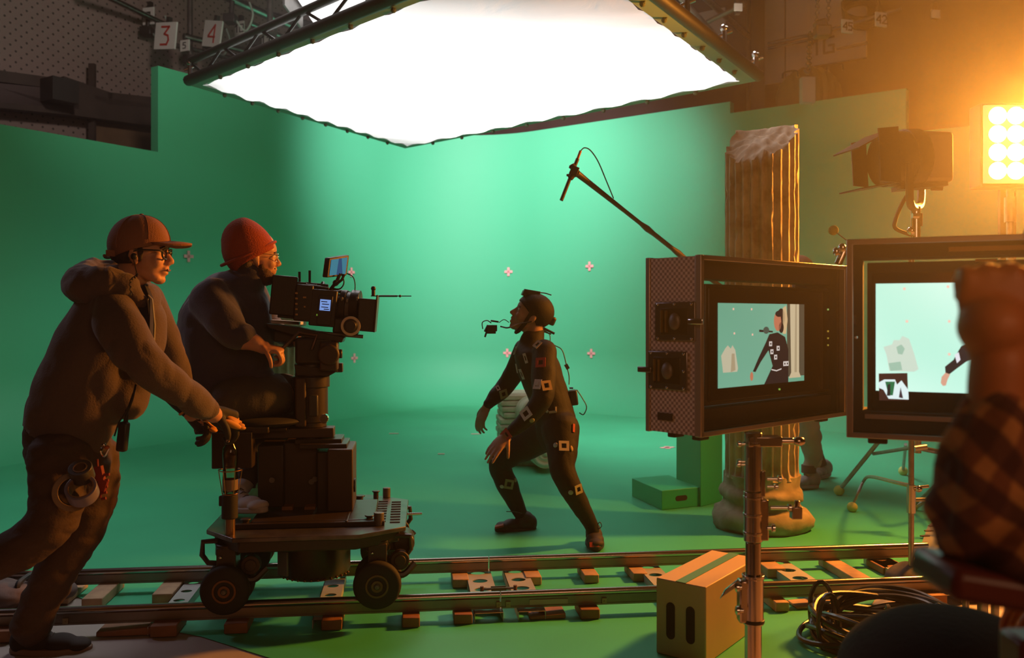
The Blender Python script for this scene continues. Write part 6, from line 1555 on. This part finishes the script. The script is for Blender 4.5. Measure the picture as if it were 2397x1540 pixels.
m = MB(); m.ell(oW(-.048, 0, -.040), (.050, .064, .040), oM); m.ell(oW(.030, 0, .012), (.058, .067, .030), oM) if False else None; part('hair', m, M_hair, op)
m = MB(); m.ell(oW(.050, 0, -.092), (.042, .046, .036), oM); m.ell(oW(.030, 0, -.070), (.044, .063, .036), oM); m.ell(oW(.022, 0, -.050), (.022, .066, .030), oM); m.ell(oW(.078, 0, -.050), (.016, .026, .007), oM)
blob('beard', m, mat('brown beard', (.075, .035, .02), .85, bump=.5, bscale=220), op, voxel=.005, smooth=1, disp=.004, dscale=90)
glasses(oW, oM, op, mat('thin gold frame', (.6,.42,.22), .25, 1), r=.022, th=.0014)
# ------------------------------------------------------------------ 3: the crouching performer
a_ = 4.93
ac = person('person', (P(1290,0,4.93).x, 4.93, 0), 'crouching performer in a black motion capture suit looking up to the left')
AO = P(1242, 738, 4.93)
b = MB(); aW, aM = head_pieces(b, AO, (-.90, -.10, .40), (.40, 0, .9), 1.0, .008)
b.loft([L(1250,768,a_,22,.95), L(1246,790,a_,23,1), L(1248,808,a_,28,1)], sm=4)
b.loft([L(1250,814,a_,30,1.3), L(1262,860,a_,40,1.1), L(1280,920,a_,40,1.15), L(1300,990,a_,44,1.2)], sm=4)
b.loft([L(1272,832,4.74,20), L(1268,900,4.66,17), L(1268,942,4.62,14), L(1225,985,4.64,12), L(1188,1020,4.66,9)], sm=4)
b.loft([L(1222,828,5.10,20), L(1198,880,5.18,17), L(1178,912,5.20,14), L(1155,935,5.18,12), L(1140,952,5.16,9)], sm=4)
b.loft([L(1312,1010,4.84,34), L(1318,1060,4.78,28), L(1325,1110,4.72,22), L(1350,1170,4.74,18), L(1386,1235,4.80,12)], sm=4)
b.loft([L(1282,1010,5.02,34), L(1225,1048,5.08,28), L(1175,1078,5.12,23), L(1195,1140,5.16,18), L(1222,1205,5.18,12)], sm=4)
hand_pieces(b, P(1186,1020,4.66), P(1158,1050,4.62)-P(1186,1020,4.66), (.3,.7,-.3), .98, (.12,.15,.2,.3), 1, (.2,.2), spread=.12)
hand_pieces(b, P(1139,953,5.16), P(1124,985,5.15)-P(1139,953,5.16), (.6,.5,.1), .98, (.35,.4,.45,.5), -1, (.3,.3))
blob('body', b, M_skinC, ac, voxel=.0055, smooth=1)
eyes(aW, aM, ac)
M_suit = mat('black stretch suit', (.011, .008, .007), .7, bump=.15, bscale=140, spec=.25)
s = MB()
s.loft([L(1250,782,4.94,25,1.05), L(1246,800,a_,30,1.2), L(1248,822,a_,46,1.5), L(1262,865,a_,50,1.25), L(1282,920,a_,47,1.2), L(1298,975,a_,48,1.25), L(1305,1015,a_,49,1.25)], sm=5, n=30)
s.loft([L(1275,822,4.76,29,.95), L(1272,880,4.68,30,.9), L(1270,930,4.62,26,.9), L(1240,972,4.63,22,.9), L(1212,998,4.65,17,1), L(1192,1014,4.66,13,1)], sm=5, n=22)
s.loft([L(1228,818,5.08,26,.95), L(1205,870,5.17,24,.9), L(1184,902,5.20,22,.9), L(1163,925,5.18,19,.9), L(1144,945,5.16,13,1)], sm=5, n=20)
s.loft([L(1312,1005,4.84,46,1), L(1316,1050,4.78,37,1), L(1316,1095,4.73,31,1), L(1332,1135,4.71,28,1), L(1352,1172,4.74,24,1), L(1380,1222,4.79,17,1), L(1388,1242,4.80,16,1)], sm=5, n=24)
s.loft([L(1285,1005,5.00,46,1), L(1240,1035,5.07,39,1), L(1195,1060,5.10,33,1), L(1170,1085,5.13,27,1), L(1185,1130,5.15,25,1), L(1205,1172,5.17,20,1), L(1220,1205,5.18,16,1)], sm=5, n=24)
suit = blob('suit', s, M_suit, ac, voxel=.0075, smooth=2, disp=.005, dscale=9)
M_ash = mat('black performer shoe', (.020, .013, .012), .7)
shoe('shoe', P(1255,1243,5.20), P(1158,1243,5.12), M_ash, M_ash, ac, w=.048, h=.09, ankle=P(1222,1205,5.18))
shoe('shoe', P(1388,1262,4.90), P(1396,1290,4.66), M_ash, M_ash, ac, w=.050, h=.09, ankle=P(1387,1240,4.82))
cpd = capdome('head_cap', aW, 1, (-.014, 0, .034), (.105, .084, .094), .052, -.075, M_suit, ac, thick=.004)
m = MB()
for y in (-1, 1): m.prism([aW(-.005,y*.0795,.02), aW(.022,y*.079,.02), aW(.030,y*.066,-.055), aW(.045,y*.036,-.112), aW(.020,y*.036,-.112), aW(.008,y*.068,-.055)], aM @ Vector((0, y*.004, 0)))
m.tube([aW(.032,-.036,-.112), aW(.036,0,-.120), aW(.032,.036,-.112)], .010, n=8, smooth=3); part('chin_strap', m, M_suit, cpd)
m = MB(); m.box(aW(.045,0,.118), (.09,.05,.028), aM @ Matrix.Rotation(.25,3,'Y')); m.box(aW(.078,-.01,.098), (.03,.07,.03), aM); m.tube([aW(.02,0,.13), aW(-.02,.0,.145), aW(-.06,.01,.15)], .004, n=6, smooth=3); part('cap_mount', m, M_blk, cpd, bevel=.004)
m = MB(); m.box(aW(-.115,0,.02), (.05,.06,.05), aM); part('battery_pod', m, M_blk, cpd, bevel=.01)
# face camera on its boom
fc = thing('face_camera_rig', P(1150,765,4.9), 'small black face camera on a boom in front of the face of the performer', 'camera')
m = MB()
for y in (-1, 1): m.tube([aW(-.01,y*.085,-.03), aW(.05,y*.085,-.07), P(1190,767,4.88-.07*y), P(1172,764,4.88-.02*y)], .0042, n=6, smooth=4)
part('boom', m, M_blk, fc)
m = MB(); m.box(P(1152,768,4.87), (.055,.06,.035)); m.cyl(P(1146,762,4.87), P(1138,778,4.87), .015); m.box(P(1158,752,4.87), (.045,.02,.010), Matrix.Rotation(.15,3,'Y')); m.box(P(1150,778,4.87), (.05,.04,.014)); m.box(P(1137,783,4.87), (.010,.03,.03), Matrix.Rotation(.3,3,'Y')); part('camera_unit', m, M_blk, fc, bevel=.003)
m = MB(); m.tube([P(1130,770,4.87), P(1129,755,4.87), P(1140,750,4.87), P(1150,756,4.87)], .003, n=6, smooth=4); m.tube([P(1168,755,4.87), P(1180,748,4.87), P(1192,755,4.87)], .0022, n=6, smooth=4); part('wire', m, M_blk, fc)
# marker patches on suit: sit on the surface found by casting a ray onto the suit
from mathutils.bvhtree import BVHTree
def surf(obj_list, px, py):
    d = Vector(((px-CX)/F_PX, 1, (HY-py)/F_PX)); o0 = Vector((0, 0, CAM_H)); best = None
    for o in obj_list:
        if o.name not in BV:
            me = o.data; off = wloc(o); BV[o.name] = BVHTree.FromPolygons([v.co+off for v in me.vertices], [p.vertices for p in me.polygons])
        h_ = BV[o.name].ray_cast(o0, d.normalized())
        if h_[0] and (best is None or h_[3] < best[3]): best = h_
    return best
BV = {}; BH = []
def patch(objs, px, py, s, kind, col, rot=0, sx=1.0):
    h_ = surf(objs, px, py)
    if not h_: print('no hit', px, py); return
    p, n = h_[0], h_[1].normalized(); n = n if n.y < 0 else -n
    ez = (Vector((0, 0, 1))-n*n.z).normalized(); ex = ez.cross(n)*-1; q = Quaternion(n, rot); ex, ez = q @ ex, q @ ez; p = p+n*.004
    m = MB()
    k = s*p.y/F_PX
    if kind == 'sq':
        o_ = [(-1,-1),(1,-1),(1,1),(-1,1)]
        for i in range(4):
            a, c = o_[i], o_[(i+1) % 4]; f = .48
            m.prism([p+ex*a[0]*k*sx+ez*a[1]*k, p+ex*c[0]*k*sx+ez*c[1]*k, p+ex*c[0]*k*f*sx+ez*c[1]*k*f, p+ex*a[0]*k*f*sx+ez*a[1]*k*f], n*.003)
    elif kind == 'dot': m.ell(p, (k*sx, k, .004), axes(ex, ez, n), n=16, m=8)
    elif kind == 'bar': m.box(p, (k*2*sx, k*.6, .004), axes(ex, ez, n))
    part('marker', m, col, suit if objs is A1 else cpd)
MW = mat('pale marker fabric', (.58,.48,.46), .7); MR = mat('red marker fabric', (.42,.035,.022), .7); MT_ = mat('tan marker fabric', (.40,.27,.17), .7); MO = mat('olive marker fabric', (.30,.26,.17), .7)
A1 = [suit]
for args in ((1208,821,10,'sq',MO,.1,.7),(1231,838,12,'sq',MW,.25,.35),(1211,862,11,'bar',MW,1.4,1),(1223,875,13,'sq',MW,.1,.45),(1259,807,10,'sq',MT_,-.4),(1266,849,12,'sq',MR,.1),
    (1259,900,12,'sq',MW,0,.8),(1259,899,6,'dot',MW),(1279,903,12,'sq',MT_,.1),(1232,968,13,'sq',MW,.7),(1245,983,6.5,'dot',MO),(1186,1018,13,'sq',MR,.7),(1196,1027,6,'bar',MW,-.7),
    (1178,922,10,'sq',MO,.3),(1166,909,7,'sq',MW,.5,.6),(1294,964,9,'bar',MW,.1),(1301,958,6,'bar',MW,1.5),(1281,962,4,'dot',MW),(1342,1002,10,'bar',MR,1.3,1),
    (1301,1042,6,'dot',MW),(1320,1044,12,'sq',MW,-.05),(1337,1050,7,'dot',MT_,0,.6),(1191,1133,11,'sq',MO,-.2),(1175,1138,5,'dot',MW),(1205,1124,5,'dot',MO),
    (1353,1145,11,'sq',MO,.2),(1336,1152,6,'dot',MW)):
    patch(A1, *args[:2], *args[2:])
for p0, s_, kd, c_, r_ in ((aW(.018,-.083,.070), .022, 'sq', MW, 0), (aW(-.055,-.078,.045), .012, 'dot', mat('cream marker dot', (.75,.55,.35), .6), 0)):
    m = MB(); ex, ez = aM @ Vector((1,0,0)), aM @ Vector((0,0,1)); n = aM @ Vector((0,-1,0)); p0 = p0+n*.004
    if kd == 'sq':
        M9 = Quaternion(n, -.42); ex, ez = M9 @ ex, M9 @ ez; o4 = [(-1,-1),(1,-1),(1,1),(-1,1)]
        for i in range(4):
            a, c = o4[i], o4[(i+1) % 4]; m.prism([p0+ex*a[0]*s_+ez*a[1]*s_*.8, p0+ex*c[0]*s_+ez*c[1]*s_*.8, p0+ex*c[0]*s_*.45+ez*c[1]*s_*.36, p0+ex*a[0]*s_*.45+ez*a[1]*s_*.36], n*.003)
    else: m.ell(p0, (s_, s_*1.1, .005), axes(ex, ez, n))
    part('marker', m, c_, cpd)
for pA, nA in ((P(1170,1228,5.10), 'l'), (P(1391,1277,4.655), 'r')):
    m = MB(); 
    if nA == 'r': m.box(P(1391,1275,4.672), (.050,.006,.026), Matrix.Rotation(-.5,3,'X'))
    else: m.box(P(1169,1231,5.09), (.05,.05,.010), Matrix.Rotation(-.25,3,'Y'))
    part('toe_marker', m, MR, ac)
for pts in ([P(1222,1202,5.10), P(1205,1198,5.08), P(1185,1197,5.07)], [P(1396,1232,4.78), P(1404,1222,4.78), P(1408,1232,4.78), P(1398,1240,4.78)]):
    m = MB(); m.tube(pts, .0025, n=6, smooth=4); part('loose_lace', m, M_blk, ac)
# belt pack and cables at the back
bp = thing('belt_pack', P(1343,930,4.93), 'black belt pack with looping wires on the back of the performer', 'radio pack')
m = MB(); m.box(P(1342,930,4.93), (.045,.08,.085), Matrix.Rotation(-.12,3,'Y')); part('case', m, M_blk, bp, bevel=.008)
m = MB(); m.box(P(1337,908,4.93), (.02,.03,.008)); part('blue_connector', m, mat('blue plug', (.05,.08,.45), .4), bp)
M_cg = mat('dark green wire', (.012,.05,.03), .6)
m = MB(); m.tube([P(1350,912,4.9), P(1362,930,4.9), P(1373,952,4.9), P(1366,970,4.9), P(1356,966,4.9)], .003, n=6, smooth=6); m.tube([P(1298,808,4.95), P(1316,820,4.95), P(1326,855,4.95), P(1332,880,4.95), P(1332,900,4.94)], .003, n=6, smooth=6); m.tube([P(1272,772,4.95), P(1286,782,4.95), P(1288,800,4.95)], .0025, n=6, smooth=5); part('wires', m, M_cg, bp)
m = MB(); m.box(P(1327,858,4.94), (.02,.02,.03), Matrix.Rotation(-.5,3,'Y')); part('inline_clip', m, M_steeld, bp)
m = MB(); m.cyl(P(1272,768,4.94), P(1298,781,4.94), .007); m.cyl(P(1270,775,4.94), P(1290,782,4.94), .004); part('antenna_pod', m, M_blk, bp)
# ------------------------------------------------------------------ 4: the boom operator behind the column
w_ = 6.45
bo = person('person', (P(1885,0,w_).x, w_, 0), 'person with grey shoes standing behind the stone column holding the boom')
b = MB(); BO_ = P(1868, 640, w_); bW, bM = head_pieces(b, BO_, (-1,-.2,0), (0,0,1), .98)
b.loft([L(1872,655,w_,18), L(1874,690,w_,24)], sm=4); b.loft([L(1872,700,w_,38,1.5), L(1866,790,w_,40,1.1), L(1864,880,w_,42,1.2)], sm=4)
b.loft([L(1858,700,w_-.2,17), L(1835,770,w_-.3,14), L(1790,770,w_-.1,9)], sm=4); b.loft([L(1885,700,w_+.2,17), L(1850,760,w_+.3,14), L(1800,740,w_+.1,9)], sm=4)
b.loft([L(1876,890,w_-.05,28), L(1886,990,w_-.08,20), L(1900,1075,w_-.05,14), L(1893,1110,w_-.05,12)], sm=4); b.loft([L(1860,890,w_+.1,28), L(1880,1000,w_+.25,20), L(1918,1090,w_+.35,12)], sm=4)
hand_pieces(b, P(1790,770,w_-.1), (-1,0,.1), (0,0,-1), .98, (.9,.9,.9,.9), 1); hand_pieces(b, P(1800,742,w_+.05), (-1,0,.1), (0,0,-1), .98, (.9,.9,.9,.9), -1)
blob('body', b, M_skinB, bo, voxel=.008, smooth=1); eyes(bW, bM, bo, .98)
s = MB(); s.loft([L(1872,690,w_,28,1.3), L(1870,730,w_,46,1.5), L(1864,800,w_,44,1.2), L(1864,890,w_,46,1.2)], sm=4); s.loft([L(1858,705,w_-.2,24), L(1836,765,w_-.3,19), L(1800,770,w_-.12,14)], sm=4); s.loft([L(1885,705,w_+.2,24), L(1850,760,w_+.3,19)], sm=4)
blob('shirt', s, mat('dark green shirt', (.03,.05,.035), .9), bo, voxel=.012, smooth=2, disp=.02)
s = MB(); s.loft([L(1866,880,w_,44,1.2), L(1866,920,w_,42,1.2)], sm=4); s.loft([L(1880,905,w_-.05,34), L(1890,1000,w_-.08,28), L(1902,1060,w_-.05,22), L(1896,1092,w_-.05,15)], sm=4); s.loft([L(1858,905,w_+.12,34), L(1880,1000,w_+.25,26), L(1913,1075,w_+.35,15)], sm=4)
blob('trousers', s, mat('beige trousers', (.30,.24,.19), .9), bo, voxel=.010, smooth=2, disp=.02)
capdome('cap', bW, .98, (-.012, 0, .030), (.106, .086, .104), .030, -.040, mat('dark red brown cap', (.16,.06,.04), .85), bo)
M_gsh = mat('grey sneaker', (.24,.20,.18), .8)
m = MB(); m.cyl(P(1912,1062,w_+.35), P(1922,1090,w_+.35), .046); part('sock', m, mat('dark sock', (.06,.03,.02), .9), bo)
m = MB(); m.cyl(P(1893,1088,w_-.05), P(1893,1106,w_-.05), .052); part('sock', m, mat('dark sock', (.06,.03,.02), .9), bo)
shoe('shoe', P(1915,1141,w_-.02), P(1856,1142,w_-.12), M_gsh, M_gsh, bo, w=.05, h=.11, ankle=P(1893,1106,w_-.05))
shoe('shoe', P(1942,1110,w_+.42), P(1905,1122,w_+.28), M_gsh, M_gsh, bo, w=.05, h=.11, ankle=P(1922,1085,w_+.35))
# boom pole and microphone
bm_ = thing('boom_pole', P(1800,755,w_-.05), 'long dark boom pole reaching from behind the stone column', 'boom pole')
pA, pB = P(1350, 405, 5.0), P(1815, 772, 6.4)
m = MB(); pts = [pA.lerp(pB, t) for t in (0, .04, .2, .27, .30, .33, .42, .45, .48, .56, .60, 1)]; m.tube(pts, [.020, .017, .013, .013, .020, .015, .015, .021, .016, .022, .018, .018], n=12); part('pole', m, mat('brown black pole', (.055,.028,.018), .5), bm_)
mic = thing('shotgun_microphone', P(1335,410,5.0), 'slim shotgun microphone in its mount at the tip of the boom pole', 'microphone')
m = MB(); m.cyl(P(1314,469,4.98), P(1352,372,5.02), .0105, n=16); part('barrel', m, mat('brown black pole', (.055,.028,.018), .5), mic)
m = MB(); m.cyl(P(1352,372,5.02), P(1359,353,5.02), .008, n=12); part('plug', m, mat('copper plug', (.45,.2,.12), .4, .6), mic)
m = MB(); m.cyl(P(1338,385,5), P(1352,412,5), .018); m.cyl(P(1334,418,5), P(1352,396,5), .017); m.cyl(P(1332,391,5), P(1346,397,5), .006); m.cyl(P(1326,410,5), P(1342,410,5), .007); m.box(P(1344,400,5), (.045,.04,.05), Matrix.Rotation(.4,3,'Y')); part('shock_mount', m, mat('brown black pole', (.055,.028,.018), .5), mic, bevel=.003)
m = MB(); m.tube([P(1359,353,5.02), P(1368,346,5.02), P(1382,352,5.03), P(1400,378,5.05), P(1420,425,5.1), P(1436,464,5.24)], .0035, n=6, smooth=6); part('cable', m, M_cg, mic)
# ------------------------------------------------------------------ 5: the seated person at the right edge
dp = person('person', (.75, .95, 0), 'person at the right edge in a rust plaid sleeve, fist raised to the chin')
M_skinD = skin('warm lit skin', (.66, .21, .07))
b = MB(); dO = Vector((.70, 1.02, 1.385)); dW, dM = head_pieces(b, dO, (-.45, .9, -.05), (0, 0, 1), 1.0)
b.loft([(Vector((.71,1.0,1.30)), .055, .055), (Vector((.74,.97,1.20)), .062, .065)], sm=4)
b.loft([(Vector((.75,.95,1.18)), .10, .14), (Vector((.78,.92,1.0)), .14, .12), (Vector((.80,.90,.75)), .14, .12), (Vector((.80,.92,.62)), .15, .14)], sm=4)
b.loft([(Vector((.86,.80,1.14)), .05, .05), (Vector((.70,.88,1.03)), .045, .045), (P(2338,1225,1.0), .042, .042), (P(2345,1100,1.0), .036, .036), (P(2335,930,1.0), .031, .033), (P(2338,850,1.0), .030, .034)], sm=4)
b.loft([(Vector((.80,1.1,1.14)), .05, .05), (Vector((.95,1.2,.92)), .04, .04), (Vector((.9,1.4,.80)), .03, .03)], sm=4)
b.loft([(Vector((.78,.98,.60)), .09, .09), (Vector((.80,1.38,.60)), .07, .07), (Vector((.80,1.45,.20)), .045, .045)], sm=4); b.loft([(Vector((.98,.98,.60)), .09, .09), (Vector((.98,1.38,.60)), .07, .07), (Vector((.98,1.45,.20)), .045, .045)], sm=4)
hand_pieces(b, P(2338,850,1.0), (.10,.16,1), (.25,1,-.1), 1.12, (1.5,1.55,1.55,1.5), -1, (.7,.5), bends=(1.0, 1.1, .7))
hand_pieces(b, Vector((.9,1.4,.80)), (-.2,1,-.3), (0,0,-1), 1, (.4,.4,.4,.4), 1)
b.ell(P(2322,765,1.0), (.036,.042,.034)); b.ell(P(2350,790,1.01), (.036,.040,.045))
blob('body', b, M_skinD, dp, voxel=.0055, smooth=2); eyes(dW, dM, dp)
def plaid():
    m = bpy.data.materials.new('rust plaid flannel'); m.use_nodes = True; nt = m.node_tree; bs = nt.nodes['Principled BSDF']; bs.inputs['Roughness'].default_value = .9
    tc = nt.nodes.new('ShaderNodeTexCoord'); mp = nt.nodes.new('ShaderNodeMapping'); mp.inputs['Rotation'].default_value = (.3, .75, .2); nt.links.new(tc.outputs['Object'], mp.inputs[0])
    nz = nt.nodes.new('ShaderNodeTexNoise'); nz.inputs['Scale'].default_value = 5; mixv = nt.nodes.new('ShaderNodeMix'); mixv.data_type = 'VECTOR'; mixv.inputs[0].default_value = .10
    nt.links.new(tc.outputs['Object'], nz.inputs[0]); nt.links.new(mp.outputs[0], mixv.inputs['A']); nt.links.new(nz.outputs['Color'], mixv.inputs['B'])
    def wave(ax, sc, lo, hi):
        w = nt.nodes.new('ShaderNodeTexWave'); w.bands_direction = ax; w.inputs['Scale'].default_value = sc; w.inputs['Distortion'].default_value = .3; nt.links.new(mixv.outputs['Result' if 'Result' in mixv.outputs else 0] if False else mixv.outputs[1], w.inputs[0])
        r = nt.nodes.new('ShaderNodeValToRGB'); r.color_ramp.elements[0].position = lo; r.color_ramp.elements[1].position = hi; nt.links.new(w.outputs['Fac'], r.inputs[0]); return r.outputs[0]
    a, c = wave('X', 9.0, .40, .65), wave('Z', 9.0, .40, .65)
    def mx(f, A, B):
        n = nt.nodes.new('ShaderNodeMix'); n.data_type = 'RGBA'; nt.links.new(f, n.inputs['Factor'])
        for s_, v in (('A', A), ('B', B)):
            if isinstance(v, tuple): n.inputs[s_].default_value = v+(1,)
            else: nt.links.new(v, n.inputs[s_])
        return n.outputs['Result']
    x1 = mx(a, (.085,.020,.016), (.24,.07,.03)); x2 = mx(a, (.14,.04,.025), (.55,.22,.07)); nt.links.new(mx(c, x1, x2), bs.inputs['Base Color'])
    return m
s = MB()
s.loft([(Vector((.86,.80,1.14)), .075, .075), (Vector((.72,.87,1.04)), .072, .072), (P(2338,1228,1.0), .058, .058), (P(2328,1150,1.0), .058, .058), (P(2328,1060,1.0), .052, .052), (P(2336,985,1.0), .043, .044), (P(2338,960,1.0), .038, .040)], sm=5, n=26)
s.loft([(Vector((.75,.95,1.17)), .11, .16), (Vector((.79,.92,1.0)), .155, .14), (Vector((.81,.90,.75)), .155, .14), (Vector((.81,.92,.60)), .16, .16)], sm=4); s.loft([(Vector((.80,1.1,1.14)), .07, .07), (Vector((.95,1.2,.92)), .055, .055), (Vector((.9,1.36,.82)), .045, .045)], sm=4)
blob('plaid_shirt', s, plaid(), dp, voxel=.008, smooth=2, disp=.022, dscale=13)
s = MB(); s.loft([(Vector((.78,.98,.60)), .11, .11), (Vector((.80,1.40,.60)), .09, .09), (Vector((.80,1.45,.16)), .065, .065)], sm=4); s.loft([(Vector((.98,.98,.60)), .11, .11), (Vector((.98,1.40,.60)), .09, .09), (Vector((.98,1.45,.16)), .065, .065)], sm=4)
blob('trousers', s, M_trs, dp, voxel=.012, smooth=2, disp=.02)
m = MB(); m.ell(dW(-.02, 0, .045), (.10, .084, .088), dM); blob('hair', m, M_hair, dp, voxel=.007, smooth=0, disp=.01, dscale=30)
# ------------------------------------------------------------------ chairs at the right front
M_redw = mat('dark red lacquered wood', (.13, .022, .018), .35); M_cush = mat('dark grey seat fabric', (.030, .017, .012), .9, bump=.2, bscale=80)
ch = thing('folding_armchair', (.75, 1.0, 0), 'dark red wooden armchair carrying the plaid elbow at the right edge', 'chair')
zA = CAM_H-(1365-740)*1.0/F_PX
m = MB(); m.box((.70, 1.0, .925), (.46, .11, .036), Matrix.Rotation(.16, 3, 'Y')); part('armrest', m, M_redw, ch, bevel=.010)
m = MB(); m.box((.600, 1.03, .44), (.042, .05, .88)); part('leg', m, M_redw, ch, bevel=.006); m = MB(); m.box((1.05, .75, .44), (.045, .05, .86)); part('leg', m, M_redw, ch, bevel=.006)
m = MB(); m.box((.86, .95, .53), (.50, .42, .03)); part('seat', m, M_cush, ch, bevel=.01)
m = MB(); m.ell(P(2290,1338,1.0), (.045, .04, .010)); part('green_highlight', m, mat('painted green highlight', (.16,.34,.26), .5), ch)  # green highlight on the armrest top, put in as a coloured shape
st2 = thing('padded_stool', (P(2190,0,1.75).x, 1.75, 0), 'dark rounded seat of a stool in the right foreground', 'stool')
sc_ = P(2225, 1500, 1.75); m = MB(); m.ell(sc_-Vector((.0,0,.07)), (.215, .20, .130), n=40, m=24); m.box(sc_-Vector((0,0,.15)), (.36,.33,.12))
blob('seat', m, M_cush, st2, voxel=.010, smooth=4)
m = MB(); m.cyl((sc_.x, 1.75, 0), (sc_.x, 1.75, sc_.z-.15), .03); m.cyl((sc_.x, 1.75, 0), (sc_.x, 1.75, .02), .2); part('pedestal', m, M_steeld, st2)
lg = thing('stand_base', (P(2302,0,3.2).x, 3.2, 0), 'steel uprights of a stand between the stool and the red armchair', 'stand')
m = MB(); p = P(2300,0,3.2); m.cyl((p.x,3.2,0), (p.x,3.2,.42), .018, n=16); m.cyl((p.x-.035,3.25,0), (p.x-.035,3.25,.40), .012, n=12); m.cyl((p.x+.045,3.2,0), (p.x+.045,3.2,.40), .014, n=12); m.cyl((p.x-.06,3.2,.38), (p.x+.08,3.2,.38), .012); part('tubes', m, M_steel, lg)
